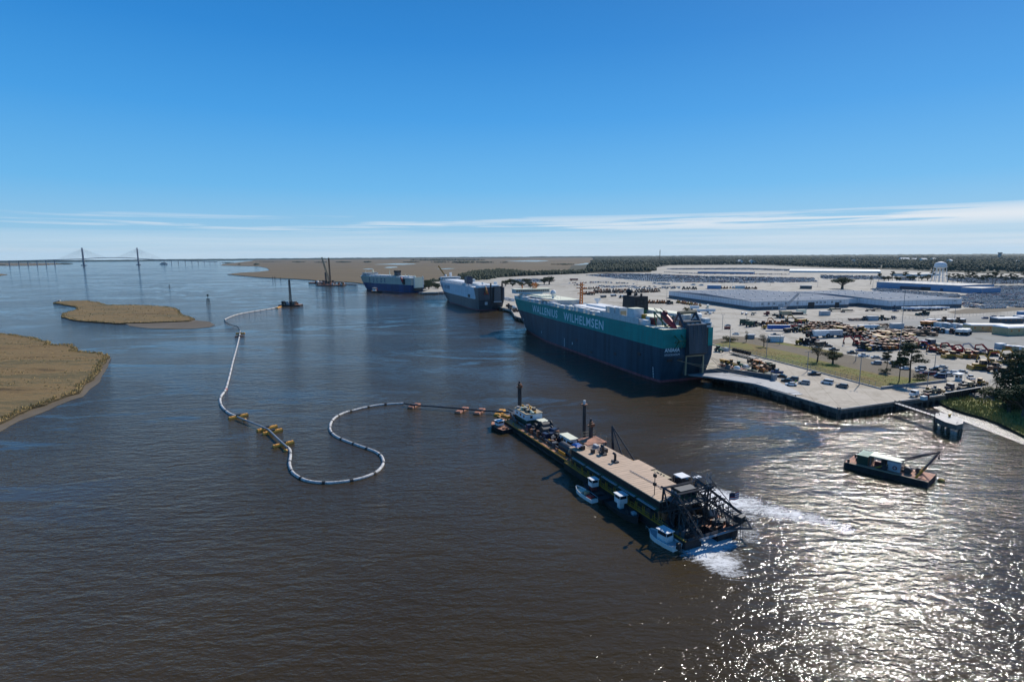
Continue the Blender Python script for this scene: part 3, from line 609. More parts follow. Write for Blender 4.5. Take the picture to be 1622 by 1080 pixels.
# step between them
dd = azdir(WA+90); d2 = azdir(WA); gapw = axis_len(B, B2, WA)-w1
if gapw > 2:
    O = B+dd*(w1+.15); oy = (B2-B).dot(d2)
    shed('recessed grey link between the two big warehouse blocks', 'warehouse', O+d2*max(oy+8, 8), WA, gapw-.3, 120, 8.2, 'whwall', 'whroof', 'whbase', 3.2, .01, name='warehouse')
BL = G(1388, 455.6, ZT); BR = G(1521, 463.0, ZT); d = (BR-BL); az_b = math.degrees(math.atan2(d.x, d.y))-90
shed('long low blue walled building behind the big warehouse, before the water tower', 'building', BL, az_b, d.length, 70, 9.5, 'bluewall', 'roofgrey', None, slope=.01, doors=[(60, 40, 4.5, 'navy'), (d.length*.62, 14, 5.0, 'black'), (d.length*.8, 4, 4, 'navy')], name='warehouse')
BL = G(1521.5, 463.6, ZT); shed('small blue walled annexe at the near end of the long blue building', 'building', BL, az_b, 26, 40, 7.6, 'bluewall', 'roofgrey', None, slope=.01, name='warehouse')
BL = G(1105, 433.3, ZT); BR = G(1193, 434.2, ZT); shed('long low blue shed far off among the parked cars', 'shed', BL, math.degrees(math.atan2((BR-BL).x, (BR-BL).y))-90, (BR-BL).length, 30, 5.5, 'bluewall', 'roofgrey', name='shed')
for L_, R2, h, wm, rm, lb in [((1120, 457.6), (1142, 457.9), 6, 'bluewall', 'white', 'pale blue shed with white roof left of the smaller white sheds'), ((1165, 457.3), (1180, 457.4), 5, 'offwhite', 'white', 'small white shed between the pale blue shed and the machine row'),
        ((1268, 457.6), (1286, 457.8), 5.5, 'dgrey', 'white', 'dark open front shed with white roof beside the wide oak'), ((1446, 438.0), (1490, 436.6), 5, 'offwhite', 'roofgrey', 'grey roofed shed under the pines left of the water tower'),
        ((1250, 431.5), (1395, 432.6), 5, 'offwhite', 'white', 'very long white roofed shed at the far edge of the terminal')]:
    p, q = G(*L_, ZT), G(*R2, ZT); shed(lb, 'shed', p, math.degrees(math.atan2((q-p).x, (q-p).y))-90, (q-p).length, (q-p).length*.5, h, wm, rm, name='shed')
def house(label, x, y, w, dep, h, wm, rm, az=20, name='house'):
    p = G(x, y, ZT); K = Kit(); K('wall').box((0, 0, 0), (w, dep, h), wm)
    r = K('roof'); e = .5; r.add([(-w/2-e, -dep/2-e, h), (w/2+e, -dep/2-e, h), (w/2+e, dep/2+e, h), (-w/2-e, dep/2+e, h), (-w/2-e, 0, h+dep*.3), (w/2+e, 0, h+dep*.3)], [(0, 1, 5, 4), (2, 3, 4, 5), (0, 4, 3), (1, 2, 5)], rm)
    return K.place(name, label, 'house', (p.x, p.y, 2.0), math.radians(az))
for i, (x, y, w) in enumerate([(1432, 412.8, 60), (1447, 413.2, 44), (1462, 413.4, 50), (1478, 412.6, 40), (1504, 416.0, 46), (1612, 416.6, 34), (1352, 415.6, 50), (1190, 417.6, 70), (1172, 417.0, 60)]):
    house('white %s building among the far woods, %s from the right' % (('flat', 'low', 'long')[i % 3], ordn(8-i)), x, y, w, w*.5, 12, 'white', 'offwhite', 10*i)
# small hut and guard booth
shed('small pale hut beside the leafy tree at the edge of the grass bank', 'hut', G(1219, 541.5, ZT), 10, 8.5, 5, 3.6, 'white', 'concrete', name='hut')
shed('tiny grey hut behind the small bare tree on the grass bank', 'hut', G(1184, 536.5, ZT), 10, 4.5, 3.5, 2.8, 'grey', 'lgrey', name='hut')
K = Kit(); K('booth').box((0, 0, 0), (1.9, 1.9, 2.5), 'white'); K('window').box((0, -.97, 1.1), (1.2, .06, .9), 'glass'); K('window').box((-.97, 0, 1.1), (.06, 1.2, .9), 'glass'); K('canopy').box((0, 0, 2.75), (4.2, 3.0, .25), 'white', .1)
for sx in (-1, 1): K('post').bar((sx*1.9, -1.3, 0), (sx*1.9, -1.3, 2.8), .12, 'white')
K.place('guard_booth', 'white guard booth with wide flat canopy by the gate lane', 'guard booth', G(1518, 601.5, ZT), .2)

# water tower
wt = G(1487, 447.5, ZT); ht = hgt(1487, 414.5, wt)-ZT; K = Kit(); s = ht/42
K('tank').lathe((0, 0, 0), [(.1, 27*s), (6, 28*s), (9.6, 31*s), (9.9, 33*s), (9.7, 37*s), (7, 40*s), (3, 41.7*s), (.1, 42*s)], 'white', 28)
K('riser').cyl((0, 0, 0), (0, 0, 28*s), 1.1, 'white', 12)
for i in range(6):
    a = 2*PI*i/6+.3; K('leg').cyl((13*math.cos(a), 13*math.sin(a), 0), (9.3*math.cos(a), 9.3*math.sin(a), 31*s), .6, 'white', 8)
ct = K('catwalk'); ct.lathe((0, 0, 0), [(9.6, 31.2*s), (11, 31.2*s), (11, 31.6*s), (9.6, 31.6*s)], 'white', 28)
for k, z in enumerate((10, 20)):
    br = K('bracing')
    for i in range(6):
        a, b2 = 2*PI*i/6+.3, 2*PI*(i+1)/6+.3; r = 13-3.7*z/31; br.bar((r*math.cos(a), r*math.sin(a), z*s), (r*math.cos(b2), r*math.sin(b2), z*s), .35, 'white')
K.place('water_tower', 'tall white water tower with rounded tank on six legs', 'water tower', wt)
for x, yt, yb, lb in ((1045, 396, 414, 'thin dark lattice radio mast rising from the far woods'), (1583, 400, 410, 'grey slab tower on the horizon at the far right')):
    p = G(x, yb, 2); h = hgt(x, yt, p)
    if x < 1200: K = Kit(); K('mast').lattice((0, 0, 0), (0, 0, h), 4, 'steel', 16, .7); K.place('radio_mast', lb, 'mast', (p.x, p.y, 0))
    else: K = Kit(); K('shaft').box((0, 0, 0), (18, 14, h*.84), 'grey'); K('head').box((0, 0, h*.84), (24, 20, h*.16), 'dgrey'); K.place('tower', lb, 'tower', (p.x, p.y, 0))

# ---- cable stayed bridge
T1, T2 = G(133, 420.6), G(219.7, 419.6)
ax = (T2-T1).normalized()
def on_axis(x):
    d = _f+_r*((x-CX_)/F_)-_u*((412-CY_)/F_); d.z = 0; t = (T1.x*ax.y-T1.y*ax.x)/(d.x*ax.y-d.y*ax.x); return Vector((d.x*t, d.y*t, 0))
def deck_z(x):
    if x < 133: y = 413.0-(x/133)**1.3*3.2 if x > 0 else 413.0-x*-.002
    elif x < 220: y = 409.8-(1-((x-176)/44)**2)*1.7+(x-133)/87*-.6
    else: y = 409.2+((x-220)/125)**.8*5.2
    p = on_axis(x); return hgt(x, y, p)
K = Kit(); nrm = Vector((-ax.y, ax.x, 0)); dk = K('deck'); xs = list(range(-40, 352, 8)); P = [on_axis(x)+Vector((0, 0, deck_z(x))) for x in xs]
for p, q in zip(P, P[1:]):
    dk.add([p+nrm*13, p-nrm*13, q-nrm*13, q+nrm*13, p+nrm*13-Vector((0, 0, 5)), p-nrm*13-Vector((0, 0, 5)), q-nrm*13-Vector((0, 0, 5)), q+nrm*13-Vector((0, 0, 5))],
           [(0, 1, 2, 3), (7, 6, 5, 4), (1, 0, 4, 5), (2, 1, 5, 6), (3, 2, 6, 7), (0, 3, 7, 4)], 'bridge')
for T, tx in ((T1, 130.2), (T2, 216.8)):
    H1 = hgt(tx, 392.6, T); dz = deck_z(133 if T is T1 else 219); tw = K('tower')
    for s in (-1, 1):
        tw.cyl(T+nrm*s*17, T+nrm*s*17+Vector((0, 0, dz)), 4.6, 'bridge', 6, 4.2); tw.cyl(T+nrm*s*17+Vector((0, 0, dz)), T+nrm*s*13+Vector((0, 0, H1)), 4.2, 'bridge', 6, 3.4)
    tw.bar(T+nrm*17+Vector((0, 0, dz-6)), T-nrm*17+Vector((0, 0, dz-6)), 6, 'bridge'); tw.bar(T+nrm*13+Vector((0, 0, H1-8)), T-nrm*13+Vector((0, 0, H1-8)), 5, 'bridge')
    tw.box((T.x, T.y, -2), (30, 50, 7), 'bridge', rz_of(ax))
    for s in (-1, 1):
        for k in range(13):
            u = (k+2)/15; 
            for sd_ in (-1, 1):
                span = (T2-T1).length*.47; e = T+ax*s*span*u; fx = 0; zz = dz+(3 if (T is T1) == (s > 0) else -1)*u-2
                K('stay_cable').cyl(T+nrm*sd_*13+Vector((0, 0, H1*.62+H1*.36*u)), e+nrm*sd_*12+Vector((0, 0, zz)), .16, 'bridge', 4)
for x in (-22, -8, 14, 29, 43.5, 58, 72.3, 86, 259.6, 271, 282, 293, 303.5, 313.5, 323, 332, 340, 348):
    p = on_axis(x); z = deck_z(x); pr = K('pier')
    for s in (-1, 1): pr.cyl(p+nrm*s*8-Vector((0, 0, 1)), p+nrm*s*8+Vector((0, 0, z-5)), 1.6, 'bridge', 6)
    pr.bar(p+nrm*12+Vector((0, 0, z-7)), p-nrm*12+Vector((0, 0, z-7)), 3, 'bridge')
K.place('bridge', 'far cable stayed bridge with two tall towers over the river mouth', 'bridge', (0, 0, 0))

# ---- light poles
def pole(label, x, yb, yt, z=ZT, r=.14, arms=2, m='galv', name='light_pole', cat='light pole', grp='light poles of the terminal'):
    p = G(x, yb, z); h = hgt(x, yt, p)-z; K = Kit(); K('pole').cyl((0, 0, 0), (0, 0, h), r*1.5, m, 6, r)
    if arms:
        K('crossarm').bar((-1.3, 0, h), (1.3, 0, h), .12, m)
        for s in ((-1.2, 1.2) if arms == 2 else (-1.2, -.4, .4, 1.2)): K('lamp_head').box((s, 0, h-.05), (.7, .45, .28), 'grey')
    return K.place(name, label, cat, p, rz_of(Vector((p.x, p.y, 0)))+PI/2+.3, grp)
for args in [('light pole on the quay apron nearest the near corner', 1360.8, 609.7, 566), ('light pole on the quay apron behind the dark pickup', 1278.5, 588.5, 557), ('light pole in the grass between the small tree and the leafy tree', 1213.6, 568, 535),
    ('light pole beside the flatbed with upright black spools', 1155.3, 557.5, 522), ('light pole standing on the dock left of the machine trailers', 1468, 619, 588.5), ('light pole left of the parked cars behind the pines', 1480.5, 581, 562.5),
    ('light pole on the bank in front of the dark pickup and white truck', 1355.4, 571.5, 549), ('tall thin light pole standing over the machinery yard', 1423.8, 565, 462), ('light pole between the white trailers and the gravel yard', 1512, 504.5, 488.5),
    ('light pole beside the pale hut', 1235, 545.5, 529.8), ('light pole near the two white boats on trailers', 1182.6, 509.5, 497.5), ('light pole close behind the stern of the green ship', 1144, 522.5, 498), ('tall light pole behind the ship funnel', 1008.2, 478, 446),
    ('light pole with wide lamp bar right of the ship funnel', 1055.8, 478.5, 457), ('light pole behind the orange ship mast', 934.5, 467.5, 446), ('light pole in front of the warehouse, beside its large dark doorway', 1262.5, 491, 465),
    ('light pole left of the water tower behind the blue building', 1382, 459, 437), ('light pole at the edge of the far right car lot', 1555, 476, 457.5), ('light pole near the row of far white buses', 1065.5, 450, 438), ('light pole in the middle of the wide far apron', 1160, 452, 438),
    ('light pole right of the wide far apron', 1220, 452.5, 438), ('light pole between the far sheds', 1295, 455, 440)]: pole(*args)
pole('tall dark flagstaff pole before the guard booth', 1497, 603, 588, arms=0)
# ------------------------------------------------------------------ car carriers
def hull_mesh(L, B, D, bands, stern_cut=None, stemrake=12.0, nx=64, bulge=.9):
    """bands = [(ztop, material)], bottom to top. returns MB of the hull shell, local x forward, y port"""
    mb = MB(); zs = [-1.2, 0]; 
    for zt, m in bands:
        z0 = zs[-1]; k = max(1, int((zt-z0)/3.0)+0)
        for i in range(k): zs.append(z0+(zt-z0)*(i+1)/k)
    def bm(z):
        for zt, m in bands:
            if z < zt-1e-3: return m
        return bands[-1][1]
    def sec(u, z):
        t = max(0, min(1, z/D)); xb = L-stemrake+stemrake*min(1, t*1.25)**.8; xa = 4.0*(1-min(1, t*2.2)); x = xa+(xb-xa)*u
        hd = 1.0 if u < .88 else max(0.0, 1-((u-.88)/.12)**2.6)**.6
        hw = min(1.0, max(.0, (1-u)/.34))**.62 if u > .66 else 1.0
        if u < .16: hw = .86+.14*math.sin(u/.16*PI/2)
        k = t**.75 if u > .5 else min(1, t*1.8)
        return x, (B/2)*(hw+(hd-hw)*k)
    us = [i/nx for i in range(nx+1)]; us = [u if u < .8 else .8+.2*(1-(1-(u-.8)/.2)**1.6) for u in us]
    nz = len(zs); vs = []; 
    for s in (1, -1):
        for u in us:
            for z in zs: x, y = sec(u, z); vs.append((x, s*y, z))
    m_ = len(us)*nz
    for s in (0, 1):
        for i in range(nx):
            for j in range(nz-1):
                a = s*m_+i*nz+j; f = (a, a+nz, a+nz+1, a+1); f = f[::-1] if s == 0 else f
                mb.add([vs[k] for k in f], [(0, 1, 2, 3)], bm((zs[j]+zs[j+1])/2), False)
    # transom
    ys = [-1, -.0, 1]
    for j in range(nz-1):
        x0, h0 = sec(0, zs[j]); x1, h1 = sec(0, zs[j+1]); zc = (zs[j]+zs[j+1])/2; m = bm(zc)
        if stern_cut and stern_cut[2] <= zc <= stern_cut[3]:
            a, b = stern_cut[0], stern_cut[1]
            for p, q, P2, Q2 in ((h0, b, h1, b), (a, -h0, a, -h1)): mb.add([(x0, p, zs[j]), (x0, q, zs[j]), (x1, Q2, zs[j+1]), (x1, P2, zs[j+1])], [(0, 1, 2, 3)], m)
        else: mb.add([(x0, h0, zs[j]), (x0, -h0, zs[j]), (x1, -h1, zs[j+1]), (x1, h1, zs[j+1])], [(0, 1, 2, 3)], m)
    return mb, sec, us
def deck_poly(sec, us, z, inset=.0):
    P = [(sec(u, z)[0], max(0, sec(u, z)[1]-inset)) for u in us]; return P+[(x, -y) for x, y in P[::-1] if y > .01]
def ship_frame(O, az): d = azdir(az); return (O[0], O[1], 0), rz_of(d)

# -- nearest ship: navy hull, teal band
L, Bm, D = 225.3, 27.4, 25.8
K = Kit(); mb, sec, us = hull_mesh(L, Bm, D, [(1.3, 'boottop'), (3.6, 'hullnavy'), (12.6, 'hullnavy'), (17.0, 'hullnavy'), (D, 'teal')], (.8, -8.6, 3.7, 12.5))
h = K('hull'); h.v, h.f, h.m, h.sm = mb.v, mb.f, mb.m, mb.sm
K('deck').prism(deck_poly(sec, us, D), D-.3, D, 'cream')
dm_ = K('draft_marks')
for x in (196.5, 8.5, 110): 
    for i in range(7): dm_.box((x, sec(x/L, 1.6+i*.8)[1]+.06, 1.6+i*.8), (.7, .1, .35), 'lettering')
for x, z in ((150, 5), (98, 4.5), (196, 9)): dm_.box((x, sec(x/L, z)[1]+.05, z), (.5, .1, 1.6), 'lettering')
o = K('stern_door'); x1 = .6                                         # opening seen as a dark garage with a pale frame
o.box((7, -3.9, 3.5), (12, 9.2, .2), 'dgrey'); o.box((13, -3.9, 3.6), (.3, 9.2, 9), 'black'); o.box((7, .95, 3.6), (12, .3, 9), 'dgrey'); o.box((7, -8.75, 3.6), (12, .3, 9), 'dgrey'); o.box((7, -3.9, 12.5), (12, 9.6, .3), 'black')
fr = K('door_frame', o)
for a, b in (((0, .9), (.55, 9.2)), ((0, -8.7), (.55, 9.2))): fr.box((-.1, a[1], 3.6), (.6, .55, 9.2), 'tan')
fr.box((-.1, -3.9, 12.4), (.6, 10.1, .6), 'tan')
r = K('stern_ramp')                                                   # upper folded ramp against the transom
r.add([(-.4, 1.6, 12.9), (-.4, -8.9, 12.9), (-.4, -8.9, D+1.8), (-.4, 1.6, D+1.8), (-3.0, 1.2, 14.2), (-3.0, -8.6, 14.2), (-1.6, -8.6, D+1.8), (-1.6, 1.2, D+1.8)], [(4, 5, 6, 7), (3, 2, 1, 0), (0, 1, 5, 4), (7, 6, 2, 3), (4, 7, 3, 0), (1, 2, 6, 5)], 'hullgrey')
for y in (1.0, -1.4, -3.8, -6.2, -8.4): r.box((-2.6, y, 14.5), (.5, .35, D-13), 'dgrey', 0, (1, 1), (.95, 0))
n_ = K('stern_recess_shadow'); n_.box((-.12, -9.9, 13.5), (.25, 1.9, D-13.6), 'black')  # black plate painted in for the shadow of the recess beside the ramp
tx = K('ship_name'); text_into(tx, 'ANIARA', 2.6, 'lettering', (-.12, 8.6, 15.2), (0, -1, 0), (0, 0, 1), bold=.04, sx=.85, centre=True); text_into(tx, 'STOCKHOLM', 1.35, 'lettering', (-.12, 8.6, 13.4), (0, -1, 0), (0, 0, 1), centre=True)
for x, y, z, w in ((-.1, 9.8, 10.8, 2.6), (-.1, 4.2, 10.8, 2.6)): K('mooring_port').box((x, y, z), (.4, w, 1.0), 'black')
for x, z in ((20, 10.6), (44, 6.8), (72, 3.2), (92, 7.5)): K('mooring_port').box((x, Bm/2, z), (2.8, .3, 1.4), 'black')
lt = K('lettering'); ym = Bm/2+.08
text_into(lt, 'WALLENIUS', 7.2, 'lettering', (167.5, ym, 18.7), (-1, 0, 0), (0, 0, 1), bold=.10, fit=46, spacing=1.12); lt2 = K('lettering'); text_into(lt2, 'WILHELMSEN', 7.2, 'lettering', (111.5, ym, 18.6), (-1, 0, 0), (0, 0, 1), bold=.10, fit=54, spacing=1.12)
lt.add([(p[0], p[1], p[2]) for p in []], [], 'lettering')
rl = K('railing'); P = deck_poly(sec, us[:-6], D, .15); pp = [(x, y, D) for x, y in P if y > 0][::5]; rl.rail(pp, 1.1, 'white', .08, 5, 2); rl.rail([(x, -y, D) for x, y, z in pp], 1.1, 'white', .08, 6, 2)
# wheelhouse and decks forward
wh = K('wheelhouse'); wx = 207
wh.box((wx, 0, D), (9, 17, 4.0), 'offwhite'); wh.box((wx, 0, D+4.0), (8, 29.5, 3.2), 'offwhite'); wh.box((wx-1, 0, D+7.2), (10, 31, .35), 'cream'); wh.box((wx-9, 6, D), (10, 9, 3.2), 'offwhite')
for i in range(15): K('wheelhouse_window', wh).box((wx-4.05, 13.2-i*1.88, D+5.3), (.14, 1.35, 1.1), 'glass')
for i in range(15): K('wheelhouse_window', wh).box((wx+4.05, 13.2-i*1.88, D+5.3), (.14, 1.35, 1.1), 'glass')
rm = K('radar_mast', wh); rm.lattice((wx+1, -3.5, D+7.5), (wx+1, -3.5, D+12.5), 2.2, 'orange', 3, .4); rm.bar((wx+1, -6.5, D+10.5), (wx+1, -.5, D+10.5), .45, 'orange'); rm.bar((wx+1, -5.5, D+12.3), (wx+1, -1.5, D+12.3), .4, 'white'); rm.cyl((wx+1, 7, D+7.5), (wx+1, 7, D+10.5), .4, 'orange', 6)
ac = K('accommodation'); ac.prism([(199, 10.0), (199, -11), (139, -11.5), (136, -4), (139, 6.0), (190, 9.4)], D, D+3.2, 'cream', 'lgrey'); ac.box((181, 0, D+3.2), (22, 12, .8), 'cream')
for i in range(18): K('accommodation_window', ac).box((142+i*3, 6.35+i*.195, D+1.5), (.9, .15, .8), 'glass')
ac.box((141, 9.4, D), (12, 3.6, 2.6), 'lgrey'); K('canopy').box((149, 10.0, D+2.6), (13, 4.6, .25), 'tan')
for i in range(16): ac.bar((195-i*3.4, 2+2*math.sin(i*3), D+3.2), (195-i*3.4, 2+2*math.sin(i*3), D+4.9), .12, 'lgrey')
dm = K('satellite_dome'); dm.cyl((155, 2.6, D+3.2), (155, 2.6, D+5.6), .9, 'offwhite', 8).ball((155, 2.6, D+7.2), 2.1, 'white')
dm2 = K('satellite_dome'); dm2.cyl((107, -8, D+2), (107, -8, D+3.5), .6, 'white', 8).lathe((107, -8, D+3.5), [(.5, 0), (2.2, 2.2), (2.3, 2.6)], 'white', 12)
mt = K('signal_mast'); mx_ = 118.5; mt.lattice((mx_, -2, D), (mx_, -2, D+16), 1.7, 'orange', 9, .35, 1.1)
for z, w in ((9, 2.8), (12.5, 3.8), (14.5, 2.2)): mt.bar((mx_, -2-w, D+z), (mx_, -2+w, D+z), .4, 'orange')
for i in range(4): mt.ball((mx_, -4.6+i*1.7, D+12.9), .35, 'white')
gr = K('garage_top'); gr.prism([(113, 7), (113, -10), (76, -11), (68, -8), (66, 2), (70, 8)], D, D+2.3, 'white', 'lgrey'); gr.box((92, -4, D+2.3), (26, 10, .9), 'white')
# ventilators along the port edge
rv = random.Random(5); x = 214.0
while x > 54:
    w = rv.choice([3.2, 4.0, 5.4, 6.6, 8.0]); hh = rv.uniform(1.5, 2.5)
    if abs(x-w/2-204) > 5: v = K('ventilator'); v.box((x-w/2, sec(min(.999, (x-w/2)/L), D)[1]-2.2, D), (w, 2.2, hh), 'lgrey' if rv.random() < .3 else 'offwhite'); v.box((x-w/2, sec(min(.999, (x-w/2)/L), D)[1]-2.2, D+hh), (w+.3, 2.6, .2), 'white')
    x -= w+rv.uniform(1.2, 3.2)
x = 200.0
while x > 40:
    w = rv.choice([4, 6, 8]); v = K('ventilator'); v.box((x-w/2, -11.6, D), (w, 2.0, rv.uniform(1.2, 2.3)), 'offwhite'); x -= w+rv.uniform(3, 8)
for k in range(26):
    x, y = rv.uniform(60, 198), rv.uniform(7.0, 9.5); c = rv.choice(['white', 'lgrey', 'grey', 'green', 'darkred', 'blue']); b = K('deck_gear'); b.box((x, y, D), (rv.uniform(.6, 1.8), rv.uniform(.6, 1.5), rv.uniform(.6, 1.5)), c)
    if k % 2: b.cyl((x+1.5, y, D), (x+1.5, y, D+rv.uniform(.8, 1.6)), .3, 'lgrey', 7)
bp = K('bulwark'); bp.box((42, Bm/2-.25, D), (40, .35, 3.1), 'offwhite')
for x, w, hh in ((55.5, 1.0, 6.0), (49.0, 5.4, 6.0), (43.0, 4.6, 6.3)):
    t = K('vent_tower'); t.box((x, Bm/2-2.6, D), (w, 4.6, hh), 'offwhite'); t.box((x, Bm/2-2.6, D+hh), (w+.3, 4.8, .2), 'white')
    if w > 2: K('vent_grille', t).box((x-w/2-.05, Bm/2-2.6, D+1.2), (.15, 3.4, hh-2.6), 'tan')
t = K('vent_tower'); t.box((30.2, Bm/2-3.4, D), (6.2, 5.8, 7.0), 'white'); t.box((30.2, Bm/2-3.4, D+7), (6.5, 6.1, .25), 'cream')
t = K('deckhouse'); t.box((24, 3.0, D), (14, 11, 3.6), 'white'); t.box((24, 3.0, D+3.6), (14.4, 11.4, .25), 'cream')
t = K('locker'); t.box((21.5, 10.8, D), (9, 2.2, 2.4), 'white'); t = K('crate'); t.box((24.5, 8.6, D+.1), (2.4, 1.6, 4.4), 'yellow'); t = K('crate'); t.box((17, 8.2, D+.1), (3.6, 1.8, 3.4), 'darkred')
fn = K('funnel'); fn.box((48, -.5, D), (12, 8, 4.8), 'green'); fn.box((48.5, -.5, D+4.8), (12.6, 8.6, 7.2), 'hullblack', 0, (.96, .94))
for i, (x, y) in enumerate(((52.5, 1), (46, 1.2), (44, -1.4), (50, -2))): e = K('exhaust_pipe', fn); e.cyl((x, y, D+11.8), (x, y, D+13.4), .6 if i else 1.3, 'black', 10)
K('exhaust_cowl', fn).ball((52.5, 1, D+14.0), 1.7, 'black')
for z in (6.2, 8.4): 
    for y in (1.5, -.5, -2.5): K('funnel_grille', fn).box((42.15, y, D+z), (.15, 1.5, 1.5), 'black')
lh = K('aft_deckhouse'); lh.prism([(58, -4.6), (58, -13), (12, -13), (12, -6.6), (30, -4.6)], D, D+4.8, 'cream', 'offwhite')
for i in range(20): K('aft_deckhouse_rib', lh).box((14+i*1.6, -6.3+i*.16, D+.3), (.18, .3, 4.2), 'lgrey')
gs = K('winch_shelter'); gs.box((22.5, -3.0, D+3.3), (6, 6, .3), 'deckgreen'); gs.box((22.5, -3, D), (4.4, 4.6, 3.2), 'dkgreen')
cy = K('vent_tank'); cy.cyl((8.5, -10.4, D), (8.5, -10.4, D+5.4), 2.5, 'white', 16); cy.lathe((8.5, -10.4, D+5.4), [(2.5, 0), (2.0, .5), (.1, .6)], 'white', 16); cy.box((3.5, -11.8, D), (3.6, 3, 3.8), 'offwhite'); cy.box((5, -10.6, D), (9, 5, 2.2), 'white')
K('stern_window').box((.4, -10.6, D+1.0), (.2, 3.6, .7), 'glass')
# ramp gantry on the stern
ga = K('ramp_gantry')
for y in (1.2, -8.2):
    ga.bar((1.0, y, D), (6.5, y, D+6.6), 1.1, 'hullgrey'); ga.bar((10.5, y, D), (6.5, y, D+6.6), .8, 'hullgrey'); ga.bar((4, y, D+3), (9, y, D+3), .4, 'dgrey')
ga.bar((6.5, 1.8, D+6.6), (6.5, -8.8, D+6.6), 1.1, 'dkgreen'); ga.box((4.4, -3.6, D+.3), (5, 8.6, 2.6), 'dgrey')
for y in (-1, -3.5, -6): ga.cyl((3, y-.7, D+1.6), (3, y+.7, D+1.6), 1.3, 'grey', 10)
# freefall boat on its green davit
dv = K('davit')
a0, a1 = Vector((16, 6.8, D+6.4)), Vector((-3.2, 5.4, D-5.2))
for s in (-1.8, 1.8):
    q = Vector((0, s, 0)); dv.bar(a0+q, a1+q, .55, 'green'); dv.bar(a0+q, (13.5, a0.y+s, D), .45, 'green'); dv.bar(a0.lerp(a1, .4)+q+Vector((0, 0, 0)), (6, a0.y+s, D), .4, 'green'); dv.bar(a0+q+Vector((0, 0, 1.8)), a0.lerp(a1, .5)+q+Vector((0, 0, 3.4)), .3, 'green')
    dv.bar(a1+q, (-.2, a1.y+s, D-9.2), .35, 'green'); dv.bar(a1+q*.6, (-.3, a1.y+s*1.2, D-6.5), .3, 'deckgreen')
for t in (0, .25, .5, .75, 1): p = a0.lerp(a1, t); dv.bar(p+Vector((0, -1.8, 0)), p+Vector((0, 1.8, 0)), .35, 'green')
for i in range(4): dv.bar((-.35, 4+i*1.1, D-9.2+i*.8), (-1.1, 4.6+i*.9, D-6.6+i*.5), .25, 'deckgreen')
K2 = Kit(); lb = K2('hull'); d = (a1-a0).normalized(); up = Vector((0, 0, 1)); up = (up-d*up.dot(d)).normalized(); sd_ = d.cross(up); c0 = a0+d*3.5+up*1.7; vs = []; prof = [(0, .75, .9), (1.2, 1.45, 1.5), (5, 1.65, 1.7), (9, 1.5, 1.45), (11.5, 1.0, 1.0), (13, .15, .25)]
for x, w, hh in prof:
    for k in range(12): t = 2*PI*k/12; vs.append(c0+d*x+sd_*w*math.cos(t)+up*hh*math.sin(t))
lb.add(vs, [(i*12+k, i*12+(k+1) % 12, (i+1)*12+(k+1) % 12, (i+1)*12+k) for i in range(5) for k in range(12)], 'red', True); lb.add(vs[:12], [tuple(range(11, -1, -1))], 'red')
can = K2('canopy'); can.box((0, 0, 0), (0.01, .01, .01), 'darkred'); can.v = []; can.f = []; can.m = []; can.sm = []
q = c0+d*1.6+up*1.5; can.add([q-sd_*.8-d*1.2, q+sd_*.8-d*1.2, q+sd_*.8+d*1.2, q-sd_*.8+d*1.2]+[q-sd_*.6-d*.8+up*1.1, q+sd_*.6-d*.8+up*1.1, q+sd_*.6+d*.8+up*1.1, q-sd_*.6+d*.8+up*1.1], [(4, 5, 6, 7), (0, 1, 5, 4), (1, 2, 6, 5), (2, 3, 7, 6), (3, 0, 4, 7)], 'darkred')
SLOC, SRZ = ship_frame((82.2, 262.0), -18.8)
K.place('car_carrier', 'huge navy and teal car carrier, big pale lettering along its side, nearest moored ship', 'ship', SLOC, SRZ)
K2.place('lifeboat', 'red freefall lifeboat tilted on the green davit of the nearest ship', 'lifeboat', SLOC, SRZ)
SF = Vector((math.cos(SRZ), math.sin(SRZ), 0)); SP = Vector((-SF.y, SF.x, 0)); SO = Vector(SLOC)
def sw(x, y, z): return SO+SF*x+SP*y+Vector((0, 0, z))
# quarter ramp lowered to the quay
K = Kit(); d0 = sw(1.0, -1.5, 3.7); d1 = sw(1.0, -8.6, 3.7)
e0 = G(1247, 622.5, 3.6); e1 = G(1268, 621.5, 3.6)
m0, m1 = G(1122, 596, 4.6), G(1152, 588.5, 4.6); n0, n1 = G(1196, 607.5, 4.3), G(1226, 601.5, 4.3)
rp = K('ramp_deck'); th = Vector((0, 0, .7))
seq = [(d0, d1), (m0, m1), (n0, n1), (e0, e1)]
for i, ((a, b), (c, d)) in enumerate(zip(seq, seq[1:])):
    t1 = th if i < 2 else th*.7; t2 = th if i < 1 else th*.7 if i < 2 else th*.25
    rp.add([a, b, d, c, a-t1, b-t1, d-t2, c-t2], [(3, 2, 1, 0), (4, 5, 6, 7), (0, 1, 5, 4), (1, 2, 6, 5), (2, 3, 7, 6), (3, 0, 4, 7)], 'grey')
gd = K('girder')
for (a, b), (c, d) in zip(seq[:2], seq[1:3]): gd.add([b, d, d+Vector((0, 0, 2.2)), b+Vector((0, 0, 1.4)), b+Vector((.4, .5, 0)), d+Vector((.4, .5, 0)), d+Vector((.4, .5, 2.2)), b+Vector((.4, .5, 1.4))], [(0, 1, 2, 3), (7, 6, 5, 4), (3, 2, 6, 7), (1, 0, 4, 5), (0, 3, 7, 4), (2, 1, 5, 6)], 'dgrey')
gd.cyl(m1+Vector((0, 0, 1)), m1+Vector((.5, .6, 3.0)), 1.1, 'dgrey', 10); gd.box((n1.x, n1.y, 4.2), (2.2, 1.2, 2.6), 'grey', .3); gd.box((n0.x+2.2, n0.y+1.5, .8), (1.8, 1.4, 3.6), 'grey', .3)
